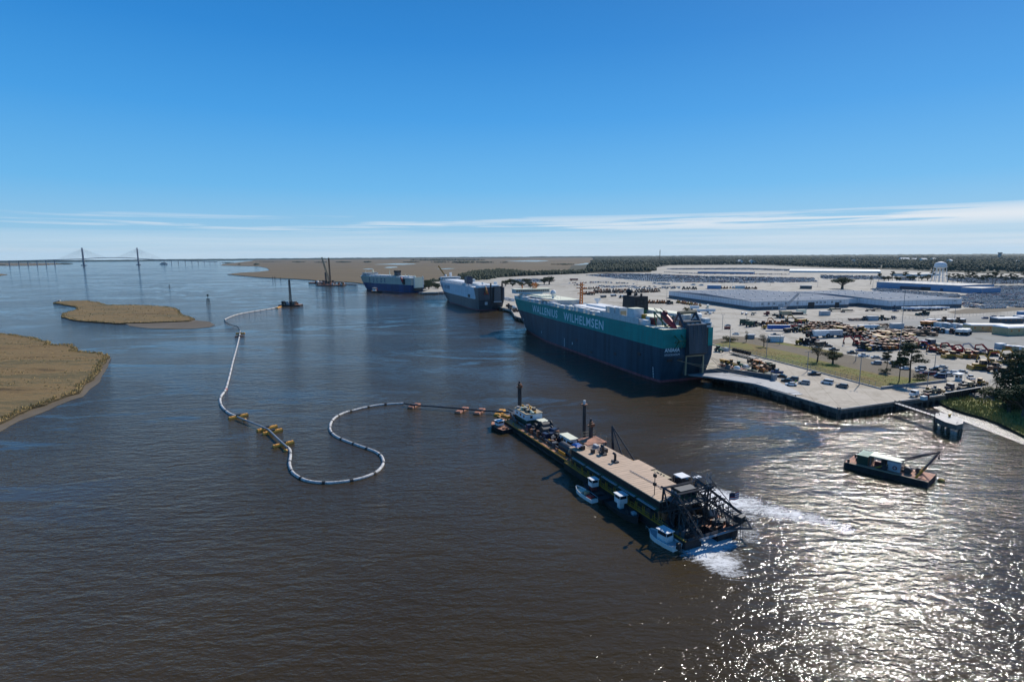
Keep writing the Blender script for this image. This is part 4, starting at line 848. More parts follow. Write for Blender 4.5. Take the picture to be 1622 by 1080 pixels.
K('ramp_flap').box(((e0.x+e1.x)/2+.4, (e0.y+e1.y)/2-1.0, ZT+.03), (2.6, 4.2, .16), 'lgrey', -1.2)
K.place('quay_ramp', 'long grey jointed ramp from the stern of the green ship down to the quay', 'ramp', (0, 0, 0))
def rope(label, pts, r=.09, m='tan', sag=.0):
    mb = MB(); P = []
    for a, b in zip(pts, pts[1:]):
        a, b = Vector(a), Vector(b); P += [a.lerp(b, t/8)-Vector((0, 0, sag*4*(t/8)*(1-t/8))) for t in range(9)]
    mb.path(P, r, m, 5); return single('mooring_line', mb, label, 'rope')
rope('pair of mooring lines across the dark ship stern door, upper one', [sw(-.3, 6, 11.2), sw(-3.5, -9, 8.2), G(1216, 598.5, 4.0)], sag=.4)
rope('lower mooring line across the dark ship stern door', [sw(-.3, 3.5, 10.6), sw(-3.2, -9, 7.0), G(1206, 601, 4.0)], sag=.4)
rope('mooring line from the stern quarter to the apron, left of a pair', [sw(3, -13.6, 12), G(1141, 583, 3.6)], .07, 'dgrey'); rope('mooring line from the stern quarter to the apron, right of a pair', [sw(4, -13.6, 12.2), G(1149, 579, 3.6)], .07, 'dgrey')

# -- second ship: grey hull with pale upper side and squared stern
L, Bm, D = 196.0, 30.0, 25.0
K = Kit(); mb, sec, us = hull_mesh(L, Bm, D, [(1.2, 'boottop'), (12.0, 'hullgrey'), (D, 'hullwhite')], (-1.5, -11.0, 3.0, 9.0))
h = K('hull'); h.v, h.f, h.m, h.sm = mb.v, mb.f, mb.m, mb.sm
tr = K('stern_plating'); tr.box((-.1, 5.8, 12.0), (.3, 18.2, D-11.6), 'hullgrey'); tr.box((-.1, -13.0, 12), (.3, 3.8, D-11.6), 'hullgrey'); tr.add([(-.2, 15.08, 12), (9, 15.08, 12), (17, 15.08, D+.02), (-.2, 15.08, D+.02)][::-1], [(0, 1, 2, 3)], 'hullgrey'); tr.add([(14.5, 15.1, 12), (9, 15.1, 12), (9.5, 15.1, 13.0)], [(0, 1, 2)], 'hullgrey')
K('deck').prism(deck_poly(sec, us, D), D-.3, D, 'white')
dk = K('stern_door'); dk.box((6, -6.2, 2.8), (11, 9, .2), 'black'); dk.box((11.5, -6.2, 3), (.3, 9, 6), 'black')
rp = K('stern_ramp'); rp.box((-1.2, -6.2, 9.6), (1.6, 9.6, 16.6), 'hullblack', 0, (1, 1), (.5, 0)); rp.box((-2.2, -6.2, 10.4), (.5, 7.6, 14.6), 'dgrey', 0, (1, .92), (.4, 0)); rp.box((-2.6, -6.2, 9.2), (.9, 9, 1.1), 'lgrey')
for y in (1.0, -12.0): K('ramp_post').box((-.8, y, 9), (1.4, 1.3, 21), 'hullblack')
lt = K('lettering'); text_into(lt, 'HÖEGH', 6.0, 'darkletter', (176, Bm/2+.08, 17.6), (-1, 0, 0), (0, 0, 1), bold=.05, sx=.8); lt2 = K('lettering'); text_into(lt2, 'AUTOLINERS', 6.0, 'darkletter', (151, Bm/2+.08, 17.6), (-1, 0, 0), (0, 0, 1), bold=.05, sx=.8)
K('side_door').box((36, Bm/2, 12.6), (9, .25, 3.6), 'black')
w = K('wheelhouse'); w.box((176, 0, D), (14, 18, 3.2), 'white'); w.box((178, 0, D+3.2), (8, 27, 3.0), 'white'); K('wheelhouse_window', w).box((173.9, 0, D+4.2), (.2, 25, 1.0), 'glass'); K('wheelhouse_window', w).box((182.1, 0, D+4.2), (.2, 25, 1.0), 'glass')
K('radar_mast', w).lattice((176, 0, D+6.2), (176, 0, D+12), 2, 'white', 3, .5); K('satellite_dome', w).ball((172, 8, D+8), 1.6, 'white')
hs = K('deckhouse'); hs.box((128, 0, D), (76, 17, 2.8), 'white'); hs.box((52, -3, D), (56, 15, 2.6), 'offwhite'); hs.box((97, -7, D+2.8), (8, 6, 3), 'offwhite')
f = K('funnel'); f.box((66, 6.5, D), (11, 7, 9.5), 'navy'); f.box((66, 6.5, D+4.4), (11.15, 7.15, 1.6), 'hullgrey'); f.box((66, 6.5, D+9.5), (9, 5, 1), 'black')
for i in range(22): rv_ = K('ventilator'); rv_.box((178-i*6.8, 12.3, D), (rv.uniform(2.4, 5), 2.2, rv.uniform(1.4, 2.4)), 'offwhite')
for i in range(5): K('vent_cowl').cyl((24+i*7, 2-i*2, D), (24+i*7, 2-i*2, D+3+i % 2), .9, 'white', 10)
K('aft_deckhouse').box((9, 1.5, D), (14, 23, 2.6), 'white'); K('vent_tank').cyl((18, -11, D), (18, -11, D+5.5), 2, 'white', 12)
ld = K('davit'); 
for y in (4.2, 8.4): ld.bar((6, y, D+3), (-2.6, y, D-7.5), .5, 'red'); ld.bar((6, y, D+3), (3, y, D), .4, 'red')
for t in (.1, .5, .9): ld.bar((6-8.6*t, 4.2, D+3-10.5*t), (6-8.6*t, 8.4, D+3-10.5*t), .4, 'red')
ld.box((-.3, 6.3, 6.5), (.3, 3.2, 3.2), 'lgrey')
rl = K('railing'); pp = [(x, y, D) for x, y in deck_poly(sec, us[:-6], D, .15) if y > 0][::6]; rl.rail(pp, 1.2, 'white', .12, 8, 2)
S2, R2 = ship_frame((-22.0, 620.0), -20.5)
K.place('car_carrier', 'white and dark grey car carrier with squared dark stern, middle one of the three ships', 'ship', S2, R2)
K2 = Kit(); b = K2('hull'); b.lathe((0, 0, 0), [(.1, 0), (1.2, 1), (1.5, 5), (1.2, 8), (.1, 10)], 'orange', 10)
o = K2.place('lifeboat', 'orange lifeboat hanging at the stern of the white and grey ship', 'lifeboat', Vector(S2)+Matrix.Rotation(R2, 3, 'Z') @ Vector((-3.4, 6.3, D-6.5)), R2); o.rotation_euler = (0, .6, R2)

# -- third ship: blue hull with beige upper side
L, Bm, D = 178.0, 25.0, 24.5
K = Kit(); mb, sec, us = hull_mesh(L, Bm, D, [(.8, 'boottop'), (13.0, 'hullblue'), (D, 'hullbeige')])
h = K('hull'); h.v, h.f, h.m, h.sm = mb.v, mb.f, mb.m, mb.sm
K('deck').prism(deck_poly(sec, us, D), D-.3, D, 'offwhite')
lt = K('lettering'); 
for i, ch in enumerate('EUKOR'): text_into(lt, ch, 10.5, 'darkletter', (134-i*12.8, Bm/2+.1, 14.8), (-1, 0, 0), (0, 0, 1), bold=.25, sx=.62)
K('stern_door').box((-.2, -1, 4.0), (.4, 15, 4.5), 'black'); K('stern_ramp').box((-1.0, -1, 8.6), (1.2, 15, 17), 'cream', 0, (1, 1), (.4, 0))
for y in (7.4, -9.4): K('ramp_post').box((-.8, y, 8.6), (1.4, 1.2, 18.5), 'offwhite')
w = K('wheelhouse'); w.box((150, 0, D), (26, 17, 3.2), 'lgrey'); w.box((152, 0, D+3.2), (12, 25, 2.8), 'offwhite'); K('wheelhouse_window', w).box((152, 12.55, D+4.1), (10, .15, 1), 'glass'); K('wheelhouse_window', w).box((145.9, 0, D+4.1), (.2, 22, 1.0), 'glass')
hs = K('deckhouse'); hs.box((98, 0, D), (60, 15, 2.8), 'offwhite'); hs.box((34, 0, D), (40, 13, 2.2), 'white'); hs.box((60, 2, D), (18, 10, 3.6), 'hullbeige')
f = K('funnel'); f.box((52, 5, D+3), (9, 7, 5.5), 'hullgrey'); f.box((52, 5, D+8.5), (10.5, 8, 2.6), 'hullblack')
K('signal_mast').cyl((80, 3, D+2.5), (80, 3, D+11), .8, 'cream', 8, .3); K('foremast').cyl((168, 0, D), (168, 0, D+9), .6, 'cream', 8, .3); K('radar_mast').lattice((142, 0, D+6), (142, 0, D+11), 2, 'cream', 3, .5)
for i in range(18): K('ventilator').box((160-i*8, 10.6, D), (rv.uniform(2.6, 6), 2.2, rv.uniform(1.4, 2.6)), 'offwhite')
for i in range(7): K('deck_gear').box((8+i*5, rv.uniform(-4, 8), D), (1.2, 1.2, rv.uniform(2, 5)), 'cream')
K('davit').bar((26, 12.9, D-1), (20, 13.6, D-10), .8, 'black').bar((29, 12.9, D-1), (23, 13.6, D-10), .8, 'black').box((21, 12.7, D-11), (6, .4, 9), 'black')
S3, R3 = ship_frame((-152.0, 924.0), -43.0)
K.place('car_carrier', 'blue and beige car carrier, the farthest and smallest looking of the three ships', 'ship', S3, R3)
K2 = Kit(); K2('hull').lathe((0, 0, 0), [(.1, 0), (1.6, 1), (1.9, 5), (1.5, 8), (.1, 10)], 'red', 10)
o = K2.place('lifeboat', 'red lifeboat on the side of the blue and beige ship near its stern', 'lifeboat', Vector(S3)+Matrix.Rotation(R3, 3, 'Z') @ Vector((21, 15.3, D-7)), R3); o.rotation_euler = (0, .5, R3)

# ------------------------------------------------------------------ the dredge: two barges end to end
DO = G(787, 659, 1.8); DO.z = 0; DD = Vector((.412, -.911, 0)).normalized(); DRZ = rz_of(DD); DN = Vector((-DD.y, DD.x, 0))
def dw(x, y, z=0): return DO+DD*x+DN*y+Vector((0, 0, z))
rd = random.Random(21)
K = Kit(); ZD = 1.8
h = K('hull'); h.prism([(0, 0), (52, 0), (52, 10.6), (0, 10.6)], -1, ZD, 'rustdeck', 'hullblack')
e = K('deck_edge_stripe'); e.box((26, .12, ZD), (52, .24, .3), 'yellow'); e.box((26, 10.48, ZD), (52, .2, .5), 'steel')
f = K('rubbing_rail')
for i in range(44): f.box((8+i*.98, -.1, .9), (.45, .3, .7), 'rubber')
f.box((26, -.12, .45), (52, .2, .3), 'steel')
K('spud_well').box((3.0, 7, ZD), (4, 4.4, 1.2), 'steel')
c = K('cabin'); c.box((11.0, 7.4, ZD), (9.4, 5.6, 1.9), 'dkgreen'); c.box((11.0, 7.4, ZD+1.9), (9.8, 6.0, 2.1), 'white')
rf = K('cabin_roof', c); rf.box((11.0, 7.4, ZD+4.0), (10.2, 6.4, .25), 'tan')
for i in range(3): K('cabin_window', c).box((8.2+i*2.8, 4.37, ZD+2.6), (.9, .1, .7), 'glass')
K('cabin_window', c).box((15.95, 6.2, ZD+2.6), (.1, .9, .9), 'glass')
for i in range(34):
    x, y = rd.uniform(6.6, 15.6), rd.uniform(4.9, 10); K('roof_gear', c).box((x, y, ZD+4.25), (rd.uniform(.4, 1.6), rd.uniform(.4, 1.2), rd.uniform(.3, 1.0)), rd.choice(['steel', 'tan', 'rust', 'cream', 'grey', 'yellow']), rd.uniform(0, 3))
t = K('shelter'); t.box((19.2, 9.0, ZD+2.2), (4.4, 3.2, .2), 'cream'); t.box((19.2, 9.0, ZD), (3.6, 2.6, 2.2), 'steel')
wn = K('winch'); 
for x, y, r in ((24, 7.5, 1.7), (27.5, 6.0, 1.4), (21.8, 6.5, 1.2)):
    wn.cyl((x, y-1.6, ZD+r), (x, y+1.6, ZD+r), r, 'black', 14); wn.cyl((x, y-1.9, ZD+r), (x, y-1.6, ZD+r), r+.35, 'steel', 14); wn.cyl((x, y+1.6, ZD+r), (x, y+1.9, ZD+r), r+.35, 'steel', 14)
for i in range(46):
    x, y = rd.uniform(19, 44), rd.uniform(2.5, 9.6); g_ = K('deck_gear'); g_.box((x, y, ZD), (rd.uniform(.4, 2.4), rd.uniform(.4, 1.6), rd.uniform(.3, 2.4)), rd.choice(['steel', 'black', 'steel', 'rust', 'tan', 'navy', 'dgrey']), rd.uniform(0, 3))
    if i % 4 == 0: g_.bar((x, y, ZD+.6), (x+rd.uniform(-2, 2), y+rd.uniform(-2, 2), ZD+2.6), .18, 'steel')
K('tarpaulin').box((29, 7.6, ZD), (3.6, 2.8, 2.6), 'navy', .3, (.6, .6))
s2 = K('deck_shed'); s2.box((38.5, 8.0, ZD), (6.6, 2.7, 2.5), 'white'); s2.box((38.5, 8.0, ZD+2.5), (6.9, 3.0, .18), 'cream')
for i in range(3): K('shed_window', s2).box((36.5+i*1.9, 6.62, ZD+1.0), (.8, .08, .8), 'black')
tk = K('fuel_tank'); tk.cyl((41.5, 3.9, ZD+1.3), (47.5, 3.9, ZD+1.3), 1.3, 'steel', 16); tk.cyl((47.5, 3.9, ZD+1.3), (47.9, 3.9, ZD+1.3), 1.3, 'tan', 16)
pp = K('discharge_pipe'); pp.path([(-6, 7.6, 2.0), (0, 7.0, 2.6), (3, 4.6, 2.6), (10, 3.0, 2.4), (30, 2.6, 2.4), (50, 2.6, 2.4)], .4, 'steel', 10)
for x in (12, 22, 32, 42): K('pipe_flange', pp).cyl((x-.15, 2.62, 2.4), (x+.15, 2.62, 2.4), .62, 'rust', 12)
rl = K('railing'); rl.rail([(4, .3, ZD), (51, .3, ZD)], 1.0, 'yellow', .07, 3, 2)
for x in (1.5, 7, 12): K('bollard').cyl((x, 1.2, ZD), (x, 1.2, ZD+.7), .3, 'yellow', 8)
K('yellow_gear').box((3, 2.5, ZD), (3.4, 1.2, .8), 'yellow', .2).box((36, 3.6, ZD), (4.2, .5, 1.0), 'yellow', .1).box((45.5, 1.6, ZD), (4, .3, 1.0), 'yellow')
stern_barge = K.place('spud_barge', 'rust decked stern barge of the dredge carrying a white cabin and winches', 'barge', DO, DRZ)
for x, y, h, r, lb in ((3.8, 7.5, 14.0, .72, 'thick dark spud pile standing at the far stern end of the dredge'), (46.4, 8.6, 17.6, .5, 'dark spud pile with pale tip standing where the two dredge barges meet'), (48.6, 9.6, 11.6, .55, 'shorter dark spud pile with a rusty cap beside the pale tipped one')):
    K = Kit(); p = dw(x, y); K('shaft').cyl((0, 0, -3), (0, 0, h-1.2), r, 'steel', 16)
    hd = K('head'); hd.cyl((0, 0, h-1.2), (0, 0, h), r*.75 if h > 16 else r, 'offwhite' if h > 16 else 'rust', 12); hd.cyl((0, 0, h-1.4), (0, 0, h-1.1), r+.45, 'rust', 12)
    if h < 16: hd.box((.5, 0, h-1.1), (1.4, 1.1, .7), 'rust'); hd.cyl((-.2, 0, h), (-.2, 0, h+.9), .35, 'steel', 8)
    K.place('spud', lb, 'spud pile', p, DRZ)

K = Kit(); x0, x1 = 51.5, 101.5
h = K('hull'); h.prism([(x0, -1.1), (x1, -1.1), (x1, 3.2), (x1-4, 3.2), (x1-4, 7.6), (x1, 7.6), (x1, 13.2), (69, 17.2), (60, 17.4), (x0, 16.4)], -1, ZD, 'rustdeck', 'hullblack')
e = K('deck_edge_stripe'); e.box(((x0+x1)/2, -1.0, ZD), (x1-x0, .22, .25), 'yellow'); e.add([(52, 16.2, ZD+.02), (52, 16.6, ZD+.02), (60, 17.4, ZD+.3), (69, 17.2, ZD+.3), (86, 15, ZD+.3), (86, 14.7, ZD+.02), (69, 16.8, ZD+.02), (60, 17, ZD+.02)], [tuple(range(8))[::-1]], 'yellow')
hx0, hx1, hy0, hy1, hz = 53.5, 92.0, 0.1, 8.9, 6.5
hs = K('deckhouse'); hs.box(((hx0+hx1)/2, (hy0+hy1)/2, ZD), (hx1-hx0, hy1-hy0, hz-ZD), 'hullblack'); hs.box(((hx0+hx1)/2, hy0-.06, 3.0), (hx1-hx0-1, .1, 1.9), 'dkgreen')
for i in range(5): K('lower_awning', hs).box((58+i*7.4, hy0-.35, 4.2), (6.4, .7, .14), 'lgrey')
for i in range(12): K('doorway', hs).box((56+i*3, hy0-.13, ZD+.05), (1.0, .08, 1.8), 'black')
rf = K('house_roof'); rf.box(((hx0+hx1)/2, (hy0+hy1)/2, hz), (hx1-hx0+1.0, hy1-hy0+1.0, .22), 'roofsheet')
for i in range(38): K('roof_seam', rf).box((hx0+.3+i*1.03, (hy0+hy1)/2, hz+.22), (.06, hy1-hy0+.9, .03), 'roofsheet')
K('roof_pipe', rf).path([(75, 4.3, hz+.4), (84, 4.6, hz+.4), (91, 4.4, hz+.4)], .09, 'grey', 6)
for x, y, hh in ((68.2, 4.6, 2.3), (62.2, 4.9, 2.2), (61.4, 5.3, 2.2)): s = K('exhaust_stack', rf); s.cyl((x, y, hz), (x, y, hz+hh), .33, 'black', 12); s.bar((x, y, hz+hh), (x-.9, y, hz+hh), .5, 'black'); s.box((x, y, hz+.22), (1.9, 1.2, .4), 'steel')
for x, y, w, d, hh, m in ((56, 2.0, 1.6, 1.2, 1.1, 'black'), (60.2, 6.4, 2.2, 1.3, 1.0, 'black'), (56.2, 6.5, 2.0, .9, .7, 'lgrey'), (60, 3.0, .9, .9, 1.1, 'steel')): K('roof_unit', rf).box((x, y, hz+.22), (w, d, hh), m)
for i in range(5): K('stair_rail', rf).bar((55, 4.2+i*.5, hz+.5), (60.5, 4.6+i*.5, hz+.9), .1, 'grey')
pl = K('upper_platform'); pl.box((51.2, 8.2, hz+.1), (6.2, 6.6, .3), 'rustdeck'); 
for sx in (48.4, 54): 
    for sy in (5.2, 11.2): pl.bar((sx, sy, ZD), (sx, sy, hz), .3, 'steel')
K('platform_railing', pl).rail([(54, 11.3, hz+.4), (48.3, 11.3, hz+.4), (48.3, 7, hz+.4)], 1.7, 'tan', .09, 2, 2)
K('awning').box((55, 1.2, hz+1.1), (3, 2.4, .5), 'blue', 0, (.5, .5))
rl = K('railing'); rl.rail([(x0, -.8, ZD), (x1-6, -.8, ZD)], 1.0, 'yellow', .08, 1.6, 2); rl.rail([(62, 16.9, ZD), (86, 14.8, ZD)], 1.0, 'steel', .06, 2, 2)
for i in range(14):
    x = 54+i*3+rd.uniform(-.5, .5); K('yellow_ladder').bar((x, -.6, ZD), (x, -.6, ZD+1.7), .14, 'yellow').bar((x+.6, -.6, ZD), (x+.6, -.6, ZD+1.7), .14, 'yellow')
# A frame on the far side
af = K('a_frame'); tp = Vector((53.5, 13.6, 11.2))
for q in ((52.6, 14.6, ZD), (55.8, 13.0, ZD)): af.bar(q, tp, .45, 'steel')
for q in ((63.8, 15.6, ZD), (63.2, 12.0, ZD)): af.bar(q, tp, .3, 'steel')
af.bar((55.2, 13.2, ZD+1.2), (61.5, 14.2, ZD+1.2), .3, 'steel'); af.bar((57.6, 13, ZD), (59.4, 13.6, ZD+2.4), .3, 'yellow')
sr = K('sun_shelter'); sr.box((68.0, 13.2, ZD+2.4), (7.4, 3.6, .2), 'roofsheet'); sr.box((69, 13.2, ZD), (4.2, 2.4, 2.3), 'steel')
bx = K('generator_box'); bx.box((74.6, 13.2, ZD), (6.4, 3.6, 2.2), 'hullblack'); bx.box((74.6, 13.2, ZD+2.2), (6.6, 3.8, .15), 'tan')
for i in range(6): K('box_vent', bx).box((73+i*.6, 13.9+rd.uniform(-.6, .6), ZD+2.35), (.3, .3, .2), 'black')
ct = K('control_tower')
for sx in (82.6, 85.4):
    for sy in (11.6, 14.2): ct.bar((sx, sy, ZD), (sx, sy, 7.2), .25, 'steel')
ct.box((84, 12.9, 4.4), (3.2, 3.0, .2), 'steel'); cb = K('control_cab', ct); cb.box((84, 12.9, 5.0), (2.8, 2.6, .8), 'black'); K('control_cab_glass', cb).box((84, 12.9, 5.8), (2.5, 2.3, 1.0), 'glass'); cb.box((84, 12.9, 7.3), (2.9, 2.7, .16), 'white')
ls = K('lamp_mast'); 
for x, y, z in ((88.2, 13.2, 8.2), (90, 12.6, 9.2)): ls.bar((x, y, ZD), (x, y, z), .12, 'grey'); ls.box((x, y, z), (1.0, .8, .2), 'white')
# forward jumble: gantry, ladder hoists, cutter ladder
gf = K('bow_gantry')
for sy in (.6, 9.6):
    for sx in (91.5, 95.5): gf.bar((sx, sy, ZD), (sx+.8, sy, 9.6), .42, 'steel')
    gf.bar((91.5, sy, ZD), (96.3, sy, 9.6), .28, 'steel'); gf.bar((95.5, sy, ZD), (92.3, sy, 9.6), .28, 'steel'); gf.bar((91.5, sy, 9.6), (97, sy, 9.6), .4, 'steel')
for z in (5.4, 9.6): gf.bar((92.2, .6, z), (92.2, 9.6, z), .4, 'steel'); gf.bar((96.2, .6, z), (96.2, 9.6, z), .4, 'steel')
gf.box((94.2, 5.0, 6.9), (5, 7.6, .25), 'dgrey'); cb2 = K('bow_cabin', gf); cb2.box((93.2, 5.4, 7.15), (3.2, 4.4, 2.1), 'dkgreen'); cb2.box((93.2, 5.4, 9.25), (3.4, 4.6, .15), 'dgrey')
for i in range(3): K('bow_cabin_window', cb2).box((94.85, 4.1+i*1.3, 7.9), (.1, .8, .8), 'glass'); K('bow_cabin_window', cb2).box((92.1+i*1.1, 3.16, 7.9), (.7, .1, .8), 'lgrey')
for i in range(95):
    x, y = rd.uniform(88, 100.5), rd.uniform(-.4, 12.4)
    if 3.2 < y < 7.6 and x > 97: continue
    g_ = K('machinery'); z = ZD; g_.box((x, y, z), (rd.uniform(.4, 2.2), rd.uniform(.4, 1.8), rd.uniform(.4, 3.0 if x < 94 else 1.4)), rd.choice(['steel', 'steel', 'black', 'dgrey', 'rust', 'steel', 'black']), rd.uniform(0, 3))
    a = Vector((x, y, ZD+.3)); g_.bar(a, a+Vector((rd.uniform(-3, 2 if x < 98 else 0), rd.uniform(0 if y < 2 else -2, 2), rd.uniform(2, 5.5))), .2, rd.choice(['steel', 'black', 'dgrey']))
lt_ = K('ladder_truss'); lt_.lattice((92, 9.4, 9.0), (102, 13.0, 4.4), 2.0, 'steel', 10, .22); lt_.box((102, 13, 3.6), (1.8, 1.8, 1.4), 'steel', .3)
for i in range(12): lt_.bar((92.6+i*.75, 9.4+i*.28-1, 9.0-i*.36), (92.6+i*.75, 9.4+i*.28-1, 10.2-i*.36), .08, 'grey')
for a, b in (((92, 9.4, 10.4), (102, 13, 5.6)), ((96.2, 5, 9.6), (103, 12.4, 4.8)), ((96.2, 9.6, 12.0), (101.6, 12.8, 5.6)), ((92, 2, 9.6), (101, 11, 5))): K('hoist_cable').cyl(a, b, .09, 'steel', 5)
K('gantry_mast').lattice((96.2, 9.6, 9.6), (96.2, 9.6, 13), .8, 'grey', 3, .12); K('top_railing').rail([(90, 10.4, 9.4), (96, 10.8, 9.4), (97, 8.6, 9.4)], 1.4, 'grey', .08, 1.2, 3)
bf = K('bow_frame'); bf.bar((101.8, -.8, 2.3), (101.9, 13.6, 2.8), .5, 'steel'); bf.bar((102.5, 1.8, 2.2), (102.3, 13.8, 2.3), .4, 'grey'); bf.bar((102, 8, 3.0), (104, 14.5, 2.6), .35, 'steel'); bf.bar((104, 14.5, 2.6), (101, 16.2, 3.0), .35, 'steel'); bf.bar((101, 13, 3.4), (103.6, 13.6, 4.4), .3, 'steel')
for a, b, w_ in (((90, .8, 3), (99.5, .6, 8.2), 1.2), ((92, 11.5, 3), (100.5, 9.5, 8.6), 1.2), ((96.5, .6, 9.0), (102.5, 2.0, 2.6), 1.0), ((90, 5, 6.6), (98, 9.6, 10.5), 1.0), ((97.5, 8.2, 2), (97.5, 8.2, 10), 1.2), ((97.5, 2.6, 2), (97.5, 2.6, 9), 1.2)): K('brace_truss', gf).lattice(a, b, w_, 'steel', 7, .14)
sh = K('bow_shed'); sh.box((93.5, 11.8, ZD), (4.6, 2.6, 2.3), 'lgrey'); sh.box((93.5, 11.8, ZD+2.3), (5.2, 3.2, .18), 'white')
for i in range(5): K('ladder_cable').cyl((101.4+i*.35, 12+i*.3, 3.6), (102.4+i*.4, 11+i*.3, -1.5), .06, 'steel', 5)
ms = K('deck_mast'); ms.bar((89.0, .8, hz), (89.0, .8, hz+5.4), .16, 'steel'); ms.box((89.0, .8, hz+2.4), (.7, .5, .7), 'black'); ms.box((89.0, .8, hz+4.4), (.7, .5, .7), 'black')
K.place('dredge_barge', 'long dredge barge with tan roofed deckhouse and dark tangle of machinery at its bow', 'barge', DO, DRZ)
# flag flying off the bow
K = Kit(); p = Vector(G(1138, 806, 3.6)); base = dw(99.5, 12.4, ZD); K('staff').bar((0, 0, 0), (0, 0, 7.4), .1, 'grey'); cl = K('cloth')
for i in range(7): 
    for k in range(4): 
        xa, xb = k*.65, (k+1)*.65; za = 5.6+i*.24; wv = lambda t: .18*math.sin(t*3.2); mm = 'flagred' if i % 2 == 0 else 'white'; mm = 'navy' if (k < 2 and i > 2) else mm
        cl.add([(xa, wv(xa), za), (xb, wv(xb), za), (xb, wv(xb), za+.24), (xa, wv(xa), za+.24)], [(0, 1, 2, 3)], mm)
K.place('flag', 'small red white and blue striped flag flying over the dredge bow', 'flag', base, .3)

# workboats alongside
def workboat(label, L, Bm, loc, rz, hullm, deckm, cabin=None, extra=None, name='workboat', cat='boat', zf=1.1):
    K = Kit(); vs = []; st = [(-.5, .86, .9), (-.2, 1, .95), (.15, .96, 1.0), (.35, .66, 1.15), (.46, .3, 1.3), (.5, .03, 1.38)]
    for x, w, z in st: 
        for s, zz, k in ((1, z*zf, 1), (1, -.3, .8), (-1, -.3, .8), (-1, z*zf, 1)): vs.append((x*L, s*w*Bm/2*k, zz))
    n = len(st); fs = [(i*4+k, (i+1)*4+k, (i+1)*4+k+1, i*4+k+1) for i in range(n-1) for k in range(3)]; h = K('hull'); h.add(vs, fs+[(0, 1, 2, 3)], hullm)
    dk = K('deck'); q = [(x*L*.985, w*Bm/2*.9, z*zf-.25) for x, w, z in st]; pts = q+[(x, -y, z) for x, y, z in q[::-1]]; m_ = len(st)
    dk.add(pts, [(i, 2*m_-1-i, 2*m_-2-i, i+1) for i in range(m_-1)], deckm); gn = K('gunwale'); P = [(x*L, w*Bm/2, z*zf) for x, w, z in st]; gn.path(P, .08, hullm, 5); gn.path([(x, -y, z) for x, y, z in P], .08, hullm, 5); gn.path([P[0], (P[0][0], -P[0][1], P[0][2])], .08, hullm, 5)
    if cabin:
        cx, cl, cw, ch, cm, z0 = cabin; c = K('cabin'); c.box((cx, 0, z0), (cl, cw, ch*.5), cm); K('cabin_window', c).box((cx, 0, z0+ch*.5), (cl*.94, cw*.94, ch*.36), 'glass', 0, (.95, .95)); c.box((cx, 0, z0+ch*.86), (cl*1.2, cw*1.15, .14), 'white')
        for sx in (-1, 1):
            for sy in (-1, 1): c.bar((cx+sx*cl*.46, sy*cw*.46, z0+ch*.45), (cx+sx*cl*.46, sy*cw*.46, z0+ch*.88), .12, cm)
    if extra: extra(K)
    return K.place(name, label, cat, loc, rz)
def gg(x, y, z=0): p = G(x, y, z); p.z = 0; return p
a, b = gg(917, 776, .6), gg(938, 790, .6); c = (a+b)/2
workboat('white open skiff with red gear aboard, beside the dredge', 8.2, 2.6, c, rz_of(a-b), 'white', 'tan', None, lambda K: (K('console').box((-.6, 0, .8), (1.0, .9, .9), 'tan'), K('red_gear').box((-2.2, .1, .8), (1.9, 1.3, .4), 'red', .2), K('canvas_cover').box((2.1, 0, .85), (2.4, 1.5, .2), 'cream')))
a, b = gg(930, 772, .5), gg(958, 792, .5); c = (a+b)/2
workboat('small dark tender with raised white topped wheelhouse, between the skiff and the dredge', 10, 3.6, c, rz_of(a-b), 'hullblack', 'steel', (1.2, 1.9, 1.9, 2.1, 'white', 2.2), lambda K: (K('cabin_base').box((1.2, 0, .8), (1.5, 1.5, 1.5), 'darkred'), K('winch').cyl((-2, -.8, 1.3), (-2, .8, 1.3), .5, 'steel', 10)), name='tender', zf=1.3)
a, b = gg(972, 799, .5), gg(1004, 822, .5); c = (a+b)/2
workboat('dark low tender with white topped wheelhouse on a white pedestal, amidships of the dredge', 11.5, 3.8, c, rz_of(b-a), 'hullblack', 'steel', (-1.2, 2.3, 2.1, 2.3, 'white', 2.4), lambda K: (K('cabin_base').box((-1.2, 0, .8), (1.1, 1.2, 1.8), 'white'), K('drum').cyl((2.2, -.6, 1.4), (2.2, .6, 1.4), .6, 'steel', 10), K('box').box((3.4, .5, 1), (1.1, .9, .8), 'lgrey')), name='tender', zf=1.3)
a, b = gg(1030, 842, .8), gg(1073, 866, .8); c = (a+b)/2
workboat('white pilot boat with blue tinted cabin by the bow of the dredge', (a-b).length, 3.4, c, rz_of(a-b), 'white', 'lgrey', (-.4, 2.7, 2.0, 2.5, 'white', .9), lambda K: (K('outboard_motor').box((-(a-b).length/2-.3, 0, .5), (.8, .9, 1.3), 'black', 0, (.8, .8)), K('railing').rail([(4.6, .5, 1.3), (1.4, 1.4, 1.1)], .7, 'galv', .06, 1, 1)), name='pilot_boat', zf=1.2)
a, b = gg(783, 673, .5), gg(803, 682, .5); c = (a+b)/2
workboat('black work boat with small white cabin roof, tied at the stern of the dredge', 10, 5.5, c, rz_of(a-b), 'hullblack', 'rustdeck', (.8, 2.4, 2.4, 1.9, 'white', 1.3), lambda K: [K('deck_gear').box((rd.uniform(-4, 3), rd.uniform(-2, 2), .9), (.8, .6, .6), rd.choice(['steel', 'rust', 'tan'])) for _ in range(9)], name='workboat', zf=1.4)

